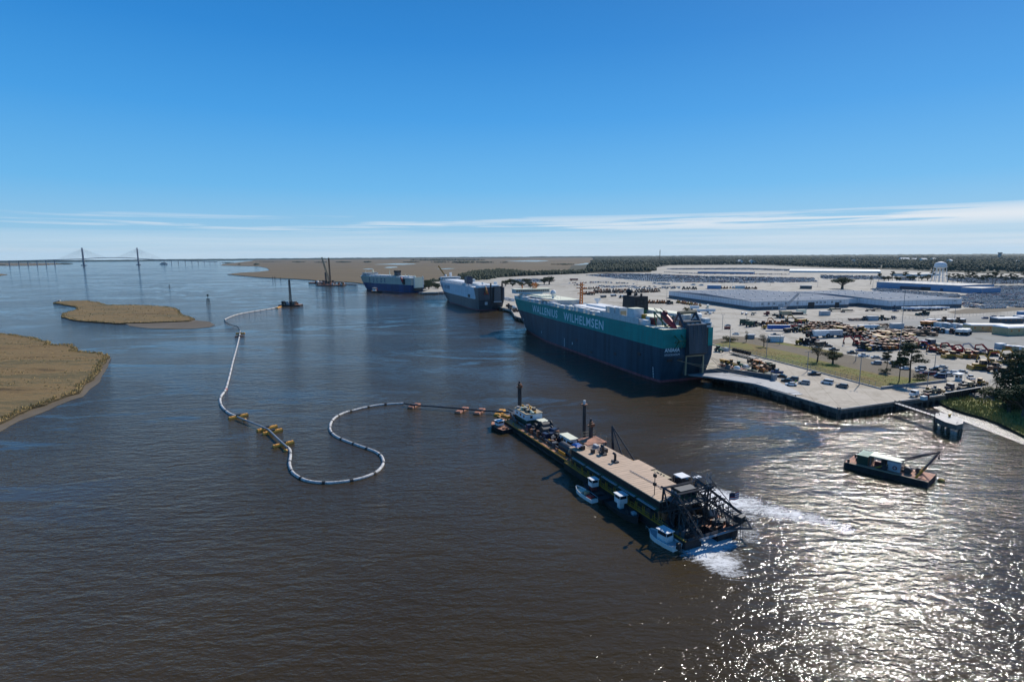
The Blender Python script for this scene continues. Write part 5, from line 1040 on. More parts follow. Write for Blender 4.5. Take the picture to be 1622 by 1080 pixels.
# crane barge at right
a, b, c_, d_ = G(1337, 732, 1.6), G(1470, 764, 1.6), G(1473, 741, 1.6), G(1349, 714, 1.6)
CO = Vector((a.x, a.y, 0)); CX2 = (b-a); CL = CX2.length; CX2.normalize(); CRZ = rz_of(CX2); CW = 8.0
K = Kit(); h = K('hull'); h.prism([(0, 0), (CL, 0), (CL, CW), (0, CW)], -1, 1.6, 'rustdeck', 'hullblack'); K('deck_rim').box((CL/2, .1, 1.6), (CL, .2, .14), 'tan')
K('container').box((4.0, 4.2, 1.6), (2.7, 5.2, 2.5), 'dkgreen').box((4.0, 4.2, 4.1), (2.8, 5.3, .1), 'deckgreen')
w = K('shelter'); w.box((9.2, 4.2, 4.3), (7.6, 3.6, .18), 'cream'); w.box((11.3, 3.0, 1.6), (3.0, 1.3, 2.5), 'lgrey'); w.box((8.8, 4.2, 1.6), (1.3, 2.2, 2.4), 'black')
for sx in (5.7, 12.6):
    for sy in (2.6, 5.8): w.bar((sx, sy, 1.6), (sx, sy, 4.3), .14, 'grey')
em = K('emblem', w); em.cyl((11.6, 2.28, 2.6), (11.6, 2.34, 2.6), .55, 'darkred', 20); em.cyl((11.6, 2.22, 2.6), (11.6, 2.28, 2.6), .28, 'lgrey', 16)
K('engine').box((7.2, 4.5, 1.6), (1.7, 1.2, 1.1), 'darkred').box((13.6, 5.4, 1.6), (.9, 1.8, 1.5), 'tan')
dr = K('derrick'); tip = Vector((CL+.6, 6.2, 8.4))
for y in (1.2, 6.6): dr.bar((CL-3.0, y, 1.6), tip, .32, 'steel'); dr.bar((CL-12.4, y+.2, 1.6), tip, .22, 'steel'); dr.bar((CL-12.4, y+.2, 1.6), Vector((CL-12.4, y+.2, 1.6)).lerp(tip, .2), .3, 'yellow'); dr.bar((CL-3.0, y, 1.6), Vector((CL-3, y, 1.6)).lerp(tip, .3), .4, 'yellow')
dr.bar((CL-2.4, 2, 3.4), (CL-2.4, 6, 3.4), .2, 'yellow'); dr.cyl(tip, tip-Vector((0, 0, 1.4)), .06, 'steel', 5).ball(tip-Vector((0, 0, 1.6)), .3, 'steel')
for x, y, r in ((16.4, 5.6, .8), (CL-5.2, 3.4, .9), (CL-10.2, 2.0, .7)): K('winch_drum').cyl((x, y-.6, 1.6+r), (x, y+.6, 1.6+r), r, 'steel', 14)
ry = K('rope_coil'); ry.lathe((CL-7.5, 5.4, 1.6), [(1.9, 0), (1.9, .5), (1.0, .5), (1.0, .05)], 'brown', 18)
for x, y in ((.8, 1), (.8, 7), (2, 4)): K('bollard').box((x, y, 1.6), (.5, .5, .9), 'black')
for t in ((CL-12, 1.4, CL-4, 6.0), (CL-3, 1.6, CL-.4, 1.0)): K('deck_cable').cyl((t[0], t[1], 1.75), (t[2], t[3], 1.75), .08, 'black', 5)
K.place('crane_barge', 'pink decked derrick barge with green container and pale canopy, anchored alone at right', 'barge', CO, CRZ)

# tower barge (booster) at the far pipe end, mast barges, tug
p0 = gg(459, 484.5); K = Kit(); K('hull').prism([(-12, -5), (14, -6), (15, 4), (-10, 5)], -1, 1.8, 'rustdeck', 'hullblack')
m_ = K('lattice_tower'); hh = hgt(461, 443, p0); m_.lattice((1.2, 0, 1.8), (1.2, 0, hh), 2.2, 'steel', 14, .42, 1.2)
for i in range(16): K('machinery').box((rd.uniform(-9, 11), rd.uniform(-4, 3), 1.8), (rd.uniform(1, 4), rd.uniform(1, 3), rd.uniform(1, 4.5)), rd.choice(['steel', 'tan', 'lgrey', 'rust', 'black']), rd.uniform(0, 3))
K.place('mast_barge', 'barge with tall dark lattice tower at the far end of the floating pipeline', 'barge', p0, .05)
def mastbarge(label, x0, x1, yb, seed):
    r2 = random.Random(seed); a, b = gg(x0, yb), gg(x1, yb+.3); K = Kit(); L = (b-a).length; K('hull').prism([(0, -7), (L, -7), (L, 7), (0, 7)], -1, 2.2, 'rustdeck', 'hullblack')
    for i in range(12): K('deck_gear').box((r2.uniform(3, L-3), r2.uniform(-5, 5), 2.2), (r2.uniform(2, 6), r2.uniform(2, 4), r2.uniform(1.5, 5)), r2.choice(['lgrey', 'white', 'steel', 'rust', 'tan']))
    return K.place('work_barge', label, 'barge', a, rz_of(b-a))
mastbarge('long flat work barge carrying the far cranes, nearer of two', 504.5, 546, 452.3, 1); mastbarge('flat work barge moored behind the far crane barge', 491.5, 530, 448.7, 2)
def crawler(label, x, yb, xt, yt, boomm, z=2.2, name='crane', base=True, w=2.6):
    p = gg(x, yb); ht = hgt(x, yt, p); side = p.length*(xt-x)/F_*.95; K = Kit(); d = Vector((p.y, -p.x, 0)).normalized()
    if base: b = K('cab'); b.box((0, 0, z+1), (6, 4.5, 3.2), boomm if boomm != 'tan' else 'rust'); t = K('tracks'); t.box((0, 2.2, z), (6.5, 1.1, 1.3), 'black'); t.box((0, -2.2, z), (6.5, 1.1, 1.3), 'black')
    K('boom').lattice((0, 0, z+3), tuple(d*side+Vector((0, 0, ht))), w, boomm, 14, .5, w*.7); 
    K('cable').cyl((-3*d.x, -3*d.y, z+4), tuple(d*side+Vector((0, 0, ht))), .12, 'steel', 4)
    return K.place(name, label, 'crane', p)
crawler('tan lattice crane leaning left on the far work barge', 522, 450.5, 512.5, 407.5, 'tan'); crawler('upright lattice crane beside the leaning tan one on the far work barge', 523.5, 450.7, 522.8, 408.3, 'brown', w=2.4); crawler('short dark pile rig left of the tan lattice crane', 517, 449.8, 516, 431.5, 'steel', w=2.2)
crawler('yellow crane boom slanting up from behind the bow of the white and grey ship', 709, 446.5, 694.5, 421, 'yellow', z=3, w=2.0)
p = G(1243, 493, ZT); K = Kit(); 
b = K('cab'); b.box((0, 0, 1.2), (5, 3.4, 2.6), 'lgrey'); t = K('tracks'); t.box((0, 1.7, 0), (6, .9, 1.2), 'black'); t.box((0, -1.7, 0), (6, .9, 1.2), 'black')
dd2 = azdir(90+15); K('boom').lattice((0, 0, 3), tuple(dd2*13+Vector((0, 0, hgt(1264, 464, p)-ZT))), 1.7, 'lgrey', 12, .28, 1.2); K.place('crane', 'pale crawler crane with lattice boom slanting right, before the warehouse', 'crane', G(1240, 494, ZT))
p = gg(596, 463.4); workboat('dark tug with pale wheelhouse running past the far ship', 22, 8, p, rz_of(azdir(-62)), 'hullblack', 'rustdeck', (3, 6, 4.4, 6.0, 'white', 2.6), lambda K: K('funnel').cyl((-2, 0, 2), (-2, 0, 7), .8, 'red', 8), name='tug', cat='tug', zf=2.2)
p = gg(259.5, 419.0); workboat('small white ferry far off beneath the right end of the bridge', 60, 22, p, rz_of(azdir(80)), 'white', 'offwhite', (0, 40, 16, 14, 'white', 4), None, name='ferry', cat='ferry', zf=8)

# floating trestle dock left of the far ship
a, b = G(536, 448.6, 2.5), G(566, 450.2, 2.5); K = Kit(); L = (b-a).length; K('deck').box((L/2, 0, 2.2), (L, 5, .6), 'concrete')
for i in range(20):
    for s in (-1.8, 1.8): K('pile').cyl((L*(i+.5)/20, s, -1), (L*(i+.5)/20, s, 3.6), .5, 'offwhite', 6)
K.place('trestle_dock', 'low pale piled trestle between the crane barges and the far ship', 'dock', (a.x, a.y, 0), rz_of(b-a))
# channel markers
for x, yb, yt, lb in ((330, 480, 466, 'dark day beacon with square top on legs, in the open water'), (268.5, 455.5, 450, 'far small dark channel beacon')):
    p = gg(x, yb); hh = hgt(x, yt, p); K = Kit(); s = hh/11
    for i in range(4): a = PI/4+i*PI/2; K('leg').bar((2*s*math.cos(a), 2*s*math.sin(a), -1), (1.4*s*math.cos(a), 1.4*s*math.sin(a), 5*s), .5*s, 'steel')
    K('platform').box((0, 0, 5*s), (3*s, 3*s, .5*s), 'steel'); K('post').bar((0, 0, 5*s), (0, 0, 9*s), .5*s, 'steel'); K('dayboard').box((0, 0, 8.6*s), (2.2*s, .4*s, 2.3*s), 'dkgreen'); K.place('channel_marker', lb, 'beacon', p)
for i, (x, yb, yt) in enumerate(((432, 442.6, 438.2), (435.6, 442.8, 438.0), (444.6, 443.2, 440))): p = gg(x, yb); m_ = MB(); m_.cyl((0, 0, -1), (0, 0, hgt(x, yt, p)), .8, 'steel', 6); single('mooring_pile', m_, 'lone dark pile by the marsh shore, %s of three' % ('leftmost', 'middle', 'rightmost')[i], 'pile', p, 0, 'lone piles by the far marsh shore')
p = gg(94, 478.3); workboat('tiny pale skiff at the left tip of the marsh island', 11, 4, p, rz_of(azdir(80)), 'offwhite', 'tan', (0, 3, 2.4, 2, 'white', 1), None, name='skiff', zf=1.2)

# ------------------------------------------------------------------ floating pipeline
def pxpath(pts, z): return [G(x, y, z) for x, y in pts]
def smooth(P, n=6):
    out = []
    for i in range(len(P)-1):
        p0, p1, p2, p3 = P[max(0, i-1)], P[i], P[i+1], P[min(len(P)-1, i+2)]
        for k in range(n):
            t = k/n; out.append(.5*((2*p1)+(-p0+p2)*t+(2*p0-5*p1+4*p2-p3)*t*t+(-p0+3*p1-3*p2+p3)*t**3))
    return out+[P[-1]]
def resample(P, step):
    out = [P[0]]; acc = 0.0
    for a, b in zip(P, P[1:]):
        d = (b-a).length; t = step-acc
        while t <= d: out.append(a.lerp(b, t/d)); t += step
        acc = (acc+d) % step
    return out
K = Kit()
A1 = pxpath([(441, 486.3), (425, 489.6), (400, 493.6), (378, 497.7), (364, 502.2), (355.5, 506.5)], .2)
A2 = pxpath([(355.5, 506.5), (357.5, 509.8), (363, 513), (370, 515.5), (376.5, 517.2), (378.5, 520), (380, 524.5)], .5)
A3 = pxpath([(380, 524.5), (379.4, 531), (375, 550), (369, 572), (363, 597), (357.2, 617), (351, 626), (348.6, 633), (350.5, 642), (357, 650), (366, 656.2), (376, 660)], .15)
A4 = pxpath([(376, 660), (386, 664), (405, 671.5), (425, 680)], 1.0); A4b = pxpath([(425, 680), (440, 694.5), (455, 708)], 1.0)
A5 = pxpath([(455, 708), (459.3, 713), (460, 722), (458.6, 731), (459.3, 739), (463.5, 748), (471, 754), (481, 759.5), (497, 763.5), (520, 764.8), (545, 762.8), (568, 758.5), (585, 753), (598, 746), (605.5, 737.5), (607, 730), (604, 722.5), (596, 716), (582, 710.5), (565, 704.5), (546, 697.5), (532, 691), (524.5, 684), (522.5, 677), (525, 668), (532, 660.5), (545, 654), (560, 649.8), (580, 645), (605, 641), (640, 638.8)], .15)
A6 = pxpath([(640, 638.8), (656, 641.3), (690, 643.8), (731, 647), (760, 649.6), (792, 652), (806, 652.8)], 1.1)
def hose(P, sec_len, r, ringr, name='hose_section', m='hose'):
    P = resample(smooth(P), .9); n = max(1, int(round(len(P)*.9/sec_len))); k = len(P)/n
    for i in range(n):
        q = P[int(i*k):int((i+1)*k)+1]
        if len(q) > 2: K(name).path(q[:], r, m, 9)
        if i: a = P[int(i*k)]; d = (P[min(len(P)-1, int(i*k)+1)]-a).normalized(); K('coupling').cyl(a-d*.45, a+d*.45, ringr, 'hosedark', 9)
hose(A1, 11, .62, .72); hose(A2, 30, .32, .4, 'steel_pipe', 'steel'); hose(A3, 12, .50, .56); hose(A5, 7.5, .46, .52)
for P in (A4, A4b): K('steel_pipe').path(smooth(P), .30, 'galv', 9)
K('steel_pipe').path(smooth(A6), .30, 'steel', 9)
K.place('floating_pipeline', 'long winding dredge pipeline floating in pale hose sections from the tower barge to the dredge', 'pipeline', (0, 0, 0))
def pontoon(label, l, r, wpx, m, mid=None, w=1.15):
    """barge float lying across the pipe from left end px to right end px"""
    a, b = G(*l, .55), G(*r, .55); d = (b-a); L = d.length; c = (a+b)/2; c.z = 0; K = Kit(); h = K('hull'); s = w
    h.add([(-L/2, -s/2, -.4), (L/2, -s/2, -.4), (L/2, s/2, -.4), (-L/2, s/2, -.4), (-L/2-.2, -s/2, .35), (L/2+.2, -s/2, .35), (L/2+.2, s/2, .35), (-L/2-.2, s/2, .35), (-L/2, -s*.4, .8), (L/2, -s*.4, .8), (L/2, s*.4, .8), (-L/2, s*.4, .8)],
          [(0, 1, 5, 4), (1, 2, 6, 5), (2, 3, 7, 6), (3, 0, 4, 7), (4, 5, 9, 8), (5, 6, 10, 9), (6, 7, 11, 10), (7, 4, 8, 11), (8, 9, 10, 11)], m)
    K('pipe_saddle').box((0, 0, .8), (1.4, w*.9, .35), 'steel'); rb = K('rib')
    for i in range(5): rb.box((-L/2+L*(i+.5)/5, 0, .8), (.1, w*.8, .05), 'rust')
    return K.place('pontoon', label, 'pontoon', c, rz_of(d), 'pontoons carrying the dredge pipe')
for lb, l, r, m in (('orange pontoon under the pipe, uppermost of the lower four', (363, 661.5), (392, 655.3), 'pontoon'), ('orange pontoon, second of the lower four, close against the third', (408, 681.2), (438, 673.6), 'pontoon'), ('orange pontoon, third of the lower four, close against the second', (417, 686), (446.5, 679.2), 'pontoon'), ('orange pontoon, nearest of all, just above the pale hose bend', (433, 706), (464.5, 698.6), 'pontoon'),
    ('orange pontoon above the thin brown one, upstream of the long straight hose', (374, 527.4), (387.5, 527), 'pontoon'), ('thin brown pontoon just below the far orange one', (372, 532.5), (385.5, 531.6), 'rustpontoon')): pontoon(lb, l, r, 0, m)
for lb, l, r in (('rusty pontoon under the straight dark pipe, nearest the hose', (650, 645), (662, 639)), ('rusty pontoon under the dark pipe, left one of the middle pair', (725, 652.5), (738, 645)), ('rusty pontoon under the dark pipe, right one of the middle pair', (755, 654.5), (764, 647)), ('yellowish pontoon where the dark pipe reaches the dredge stern', (787, 656.5), (796, 648.6)), ('small orange pontoon where the hose meets the tower barge', (438.5, 487.3), (448, 483.5))):
    pontoon(lb, l, r, 0, 'rustpontoon' if 'rusty' in lb else 'pontoon', w=2.6)
for x, y, r, m, lb in ((387.5, 665.5, .75, 'yellow', 'round yellow buoy just below the uppermost orange pontoon'), (452.5, 714.5, .7, 'yellow', 'round yellow buoy left of the hose bend'), (357.7, 617.6, .8, 'red', 'red buoy on the bend of the pale hose'), (1491, 762.5, .85, 'yellow', 'large yellow buoy right of the derrick barge')):
    K = Kit(); K('float').ball((0, 0, .2), r, m, .8, 14); K('eye').cyl((0, 0, r*.6), (0, 0, r*.6+.4), .12, 'steel', 6); K('band').lathe((0, 0, .1), [(r*1.01, 0), (r*1.01, .16)], 'tan', 14); K.place('buoy', lb, 'buoy', gg(x, y))
# ------------------------------------------------------------------ trees
def leaf_blob(mb, c, rx, ry, rz, n, size, m, rd, shell=.45):
    for _ in range(n):
        while True:
            x, y, z = rd.uniform(-1, 1), rd.uniform(-1, 1), rd.uniform(-1, 1); q = x*x+y*y+z*z
            if shell < q < 1: break
        p = Vector((c[0]+x*rx, c[1]+y*ry, c[2]+z*rz)); s = size*rd.uniform(.6, 1.4)
        a = Vector((rd.uniform(-1, 1), rd.uniform(-1, 1), rd.uniform(-.5, .5))).normalized(); b = a.cross(Vector((x, y, z+.3)).normalized()+Vector((rd.uniform(-.4, .4), rd.uniform(-.4, .4), rd.uniform(-.4, .4)))).normalized()
        mb.add([p-a*s, p+b*s*.7, p+a*s, p-b*s*.7], [(0, 1, 2, 3)], m)
def tree_kit(kind, seed):
    rd = random.Random(seed); K = Kit(); T = K('trunk'); Cr = K('crown')
    if kind == 'pine':        # tall bare trunk, layered flat tufts; 14 m high
        top = Vector((rd.uniform(-.6, .6), rd.uniform(-.6, .6), 13.2)); mid = Vector((rd.uniform(-.3, .3), 0, 7))
        T.cyl((0, 0, -.2), mid, .30, 'bark', 7, .2); T.cyl(mid, top, .2, 'bark', 6, .07)
        for i in range(18):
            z = rd.uniform(6.2, 13.6); r = (3.6-(z-6)*.25)*rd.uniform(.4, 1.1); a = rd.uniform(0, 2*PI); c = (r*math.cos(a), r*math.sin(a), z+.3); T.cyl((0, 0, z-.9), c, .07, 'bark', 4, .03)
            leaf_blob(Cr, c, rd.uniform(1.0, 1.9), rd.uniform(1.0, 1.9), rd.uniform(.5, .9), 170, .23, 'leaf_pine', rd, .05)
    elif kind == 'oak':       # wide spreading live oak; 7 m
        T.cyl((0, 0, -.2), (0, 0, 2.0), .55, 'bark', 8, .4)
        for i in range(17):
            a = i*2.4+rd.uniform(-.3, .3); r = rd.uniform(.8, 3.9); z = rd.uniform(2.3 if i % 2 else 3.8, 6.4-r*.35); T.cyl((0, 0, 1.8), (r*math.cos(a), r*math.sin(a), z), .22, 'bark', 5, .05)
            leaf_blob(Cr, (r*math.cos(a), r*math.sin(a), z+.3), rd.uniform(1.2, 2.0), rd.uniform(1.2, 2.0), rd.uniform(.8, 1.2), 150, .2, 'leaf_oak', rd, .1)
    elif kind == 'grey':      # loose grey green crown; 8 m
        T.cyl((0, 0, -.2), (.2, 0, 3.2), .3, 'bark', 7, .2)
        for i in range(16):
            a = i*2.4; r = rd.uniform(.3, 3.0); z = rd.uniform(3.4, 7.4-r*.4); T.cyl((.1, 0, 2.4), (r*math.cos(a), r*math.sin(a), z), .09, 'bark', 4, .03)
            leaf_blob(Cr, (r*math.cos(a), r*math.sin(a), z), rd.uniform(.9, 1.5), rd.uniform(.9, 1.5), rd.uniform(.8, 1.3), 95, .15, 'leaf_grey', rd, .02)
    elif kind == 'palm':      # 8 m with hanging fronds
        T.cyl((0, 0, -.2), (.3, 0, 6.4), .24, 'bark', 7, .2)
        for i in range(34):
            a = i*2.4; e = rd.uniform(-.7, 1.1); L = rd.uniform(1.8, 2.5); p = Vector((.3, 0, 6.6)); d = Vector((math.cos(a)*math.cos(e), math.sin(a)*math.cos(e), math.sin(e))); sd = d.cross(Vector((0, 0, 1))).normalized()
            P = [p, p+d*L*.5, p+d*L-Vector((0, 0, L*.3))]
            for k in range(7):
                t = .25+k*.12; q = P[0].lerp(P[1], min(1, t*2)) if t < .5 else P[1].lerp(P[2], t*2-1)
                for s in (-1, 1): Cr.add([q, q+sd*s*.55+Vector((0, 0, -.35)), q+d*.22], [(0, 1, 2)], 'leaf_palm')
            Cr.cyl(P[0], P[1], .03, 'leaf_palm', 3, smooth=False)
    elif kind == 'bush':
        for i in range(3): T.cyl((0, 0, -.1), (rd.uniform(-.8, .8), rd.uniform(-.8, .8), 1.2), .07, 'bark', 4, .03)
        for i in range(7): leaf_blob(Cr, (rd.uniform(-1.2, 1.2), rd.uniform(-1.2, 1.2), rd.uniform(.7, 2.0)), 1, 1, .8, 90, .16, 'leaf_bush', rd, .05)
    elif kind == 'slim':      # narrow half bare tree; 6 m
        T.cyl((0, 0, -.2), (0, 0, 4.8), .2, 'bark', 6, .06)
        for i in range(9): z = rd.uniform(1.8, 5.4); leaf_blob(Cr, (rd.uniform(-.5, .5), rd.uniform(-.5, .5), z), .7, .7, .7, 60, .14, 'leaf_grey', rd, .02)
    return K
HT = dict(pine=14.2, oak=7.2, grey=8.2, palm=8.6, bush=2.9, slim=6.0); CATW = dict(pine='pine_tree', oak='oak_tree', grey='tree', palm='palm_tree', bush='bush', slim='tree')
TK = {k: [tree_kit(k, 40+i) for i in range(3 if k in ('pine', 'oak') else 2)] for k in HT}; tcount = 0
def tree(kind, label, x, yb, yt, z=ZT, group=None, wide=1.0, joined=False):
    global tcount; p = G(x, yb, z); h = hgt(x, yt, p)-z; s = h/HT[kind]; K = TK[kind][tcount % len(TK[kind])]; tcount += 1
    o = K.place(CATW[kind], label, 'bush' if kind == 'bush' else 'tree', p, tcount*1.7, group, s, joined); o.scale = (s*wide, s*wide, s); return o
for kind, lb, x, yb, yt, w in [
    ('slim', 'narrow half bare tree standing alone at the left of the grass bank', 1182, 541.5, 523.5, 1), ('grey', 'rounded leafy tree in front of the pale hut', 1210, 549, 527.5, 1.05),
    ('grey', 'large loose grey green tree on the bank, left of the dark oak', 1294.5, 573, 541, 1.15), ('oak', 'compact dark oak on the bank, right of the grey green tree', 1319, 576, 555.5, 1.1),
    ('pine', 'leaning pine behind the silver cars, leftmost of the pines at the swale', 1404, 588, 556, 1.0), ('pine', 'slender pine at the swale wall between two bigger pines', 1424, 604, 557, .8), ('pine', 'tallest broad pine at the swale wall', 1441, 604.5, 543, 1.15), ('bush', 'low dark bush at the foot of the tallest broad pine', 1455, 601, 590, 1.6),
    ('bush', 'low bush under the leaning pine', 1402, 590, 582, 1.6), ('palm', 'bushy palm just behind the stern deck of the green ship', 1087, 508, 484, 1.1), ('bush', 'dark bush under the pole behind the ship stern', 1155, 541.5, 531.5, 1.8)]: tree(kind, lb, x, yb, yt, wide=w)
G5 = 'dark trees crowding the right edge of the shore'
for i, (k, x, yb, yt, w, lb) in enumerate([('pine', 1588, 636, 572, .9, 'front left pine of the dark shore grove at the right edge'), ('pine', 1601, 632, 560, 1.15, 'tall pine behind the front left pine of the shore grove'), ('pine', 1618, 645, 556, 1.2, 'tallest pine of the shore grove, at the frame edge'), ('oak', 1598, 652, 612, 1.0, 'rounded dark oak at the foot of the shore pines'),
    ('oak', 1622, 662, 610, 1.1, 'dark oak under the tallest shore pine'), ('bush', 1568, 628, 612, 1.8, 'pale green bush left of the shore grove'), ('palm', 1576, 628, 596, .9, 'palm sticking out left of the shore grove'), ('bush', 1606, 652, 638, 1.8, 'dark bush below the rounded oak at the water side'), ('bush', 1560, 626, 617, 1.8, 'low bush by the end of the retaining wall'),
    ('pine', 1636, 628, 555, 1.2, 'pine half cut off by the right frame edge'), ('oak', 1612, 640, 600, 1.1, 'oak filling the middle of the shore grove'), ('oak', 1640, 650, 596, 1.3, 'wide oak cut off by the right frame edge')]): tree(k, lb, x, yb, yt, 1.2, G5, w)
G6 = 'trees behind the warehouses'
for i, (k, x, yb, yt, w, lb) in enumerate([('oak', 1334, 457.5, 436.5, 1.35, 'wide live oak standing alone behind the big warehouse'), ('palm', 1379, 450, 438.5, 1.2, 'far palm right of the wide live oak'),
    ('oak', 870, 450.5, 437, 1.3, 'round dark tree behind the bridge deck of the green ship'), ('oak', 862, 451, 440, 1.1, 'lower dark tree leaning on the round tree behind the ship bridge'), ('grey', 1022, 481, 475.4, 1.6, 'low spreading scrub tree behind the ship funnel')]): tree(k, lb, x, yb, yt, wide=w, group=G6 if x > 1300 else None)
rt = random.Random(9)
for i in range(34):     # pines and oaks around the water tower and blue building
    x = 1392+i*6.9+rt.uniform(-2, 2); yb = (446 if x < 1440 else 445 if x < 1500 else 447.5+(x-1500)*.02)+rt.uniform(-1, 1.2); k = 'pine' if x > 1500 or i % 3 == 0 else 'oak'
    yt = yb-rt.uniform(13, 20) if k == 'pine' else yb-rt.uniform(6, 10)
    if 1478 < x < 1496: continue
    tree(k, '%s %s, %s from left in the row behind the blue building' % (('tall', 'ragged', 'thin')[i % 3] if k == 'pine' else ('low', 'rounded', 'dark')[i % 3], 'pine' if k == 'pine' else 'oak', ordn(i)), x, yb, yt, group='trees in the row behind the blue building', joined=True, wide=1.1)
for i in range(26):     # scrub behind the middle ship and by the shore
    x = 668+i*2.0+rt.uniform(-1, 1) if i < 14 else 800+(i-14)*4.5+rt.uniform(-2, 2); yb = 456+rt.uniform(-3, 3) if i < 14 else 452+(i-14)*.2+rt.uniform(-3, 3)
    tree('oak', '%s oak, %s from left in the scrub %s' % (('dark', 'round', 'low')[i % 3], ordn(i if i < 14 else i-14), 'between the two farther ships' if i < 14 else 'behind the bow of the green ship'), x, yb, yb-rt.uniform(6, 11), group='scrub oaks between the ships' if i < 14 else 'scrub oaks behind the green bow', joined=True, z=2.5, wide=1.2)

# far woods: too many to count
def woods(name, regions, seed, m='leaf_far', gaps=False):
    rs = np.random.RandomState(seed); V = []; Fc = []; off = 0
    base = np.array([(0, 0, 1.0), (.72, 0, .62), (.36, .62, .70), (-.36, .62, .55), (-.72, 0, .66), (-.36, -.62, .6), (.36, -.62, .7), (.98, .2, .22), (.3, .95, .2), (-.65, .75, .25), (-.98, -.2, .2), (-.3, -.95, .22), (.65, -.75, .2), (0, 0, -.05)])
    tri = [(0, i+1, (i+1) % 6+1) for i in range(6)]+[(i+1, i+7, (i+1) % 6+1) for i in range(6)]+[((i+1) % 6+1, i+7, (i+1) % 6+7) for i in range(6)]
    tri = np.array(tri)
    for poly, n, h0, h1, wf, z in regions:
        P = np.array(poly); lo, hi = P.min(0), P.max(0); got = 0; tries = 0
        # favour the near part, where trees can be told apart
        while got < n and tries < n*40:
            tries += 1; x, y = rs.uniform(lo[0], hi[0]), rs.uniform(lo[1], hi[1])
            if not inside(x, y, poly): continue
            d = math.hypot(x, y); 
            if rs.rand() > min(1, (2600/d)**1.6): continue
            if gaps and noise.noise(Vector((x/170, y/260, seed))) > .17: continue
            h = rs.uniform(h0, h1); w = h*wf*rs.uniform(.7, 1.2)*(1+max(0, d-3000)/3500); a = rs.uniform(0, 6.28); c, s = math.cos(a), math.sin(a)
            B = base*(w/2, w/2, h)*(1+rs.uniform(-.22, .22, base.shape)); X = B[:, 0]*c-B[:, 1]*s+x; Y = B[:, 0]*s+B[:, 1]*c+y
            V.append(np.stack([X, Y, B[:, 2]+z], 1)); Fc.append(tri+off); off += len(base); got += 1
    V = np.concatenate(V); Fc = np.concatenate(Fc); me = bpy.data.meshes.new(name); me.vertices.add(len(V)); me.vertices.foreach_set('co', V.ravel())
    me.loops.add(Fc.size); me.loops.foreach_set('vertex_index', Fc.ravel()); me.polygons.add(len(Fc)); me.polygons.foreach_set('loop_start', np.arange(0, Fc.size, 3)); me.polygons.foreach_set('loop_total', np.full(len(Fc), 3))
    me.update(calc_edges=True); me.materials.append(MATS[m]); o = bpy.data.objects.new(name, me); COL.objects.link(o); o['kind'] = 'stuff'
wd = px([(925, 433), (960, 431.8), (1030, 431), (1040, 423.5), (1060, 420.2), (1200, 419.5), (1300, 423.5), (1400, 426.5), (1470, 429), (1560, 432), (1700, 433.5), (1800, 424), (1780, 410)], 1.4)
wf = arc(1900, 940, 8200)
woods('far_woods', [(wd+wf, 17000, 7, 19, .75, 1.5), (wf[::-1]+arc(940, 1900, 14000)[::-1], 3500, 14, 22, 2.2, 1.5),
    ], 3, gaps=True)
woods('far_woods', [(px([(725, 440.5), (735, 436.5), (760, 432.2), (795, 430), (812, 431.5), (840, 434.5), (870, 433), (930, 432.2), (930, 434.2), (880, 436.4), (820, 437.6), (790, 441), (770, 444), (735, 444.5)], 1.4), 3000, 7, 13, .8, 1.2),
    (px([(668, 452), (700, 446), (720, 444), (740, 446), (780, 444), (790, 440), (745, 442), (700, 444), (668, 449)], 1.4), 300, 4, 8, 1.1, 1.4)], 4)
woods('far_woods', [(px([(925, 431.6), (945, 424), (1035, 419.8), (1040, 430)], 1.4), 1500, 8, 14, .8, 1.4),
    (px([(935, 415), (945, 411.6), (1050, 409), (1060, 413), (1000, 416)], 1.4), 700, 12, 20, 1.4, 1.4)], 5)
isle = []
for x0, x1, y, h in ((575, 590, 415.6, 12), (645, 775, 412.6, 16), (635, 668, 415.4, 9), (683, 712, 416.0, 10), (715, 752, 416.6, 15), (752, 782, 416.2, 11), (792, 806, 416.0, 8), (872, 915, 419.4, 7), (402, 410, 419.6, 14), (377, 381, 419.4, 8), (462, 484, 415.4, 8), (497, 520, 415.8, 8), (532, 556, 415.6, 9), (88, 116, 418.0, 9), (0, 12, 420.0, 8), (350, 372, 416.6, 6), (395, 455, 415.0, 4)):
    isle.append((px([(x0, y), ((x0+x1)/2, y+.7), (x1, y), ((x0+x1)/2, y-.6)], 1.0), int((x1-x0)*2.6)+8, h*.5, h, 1.2, 1.0))
woods('hammock_woods', isle, 8)
woods('horizon_woods', [(arc(-450, 1000, 11800, 12)+arc(1000, -450, 14000, 12), 1500, 10, 22, 9, 0.6)], 12)

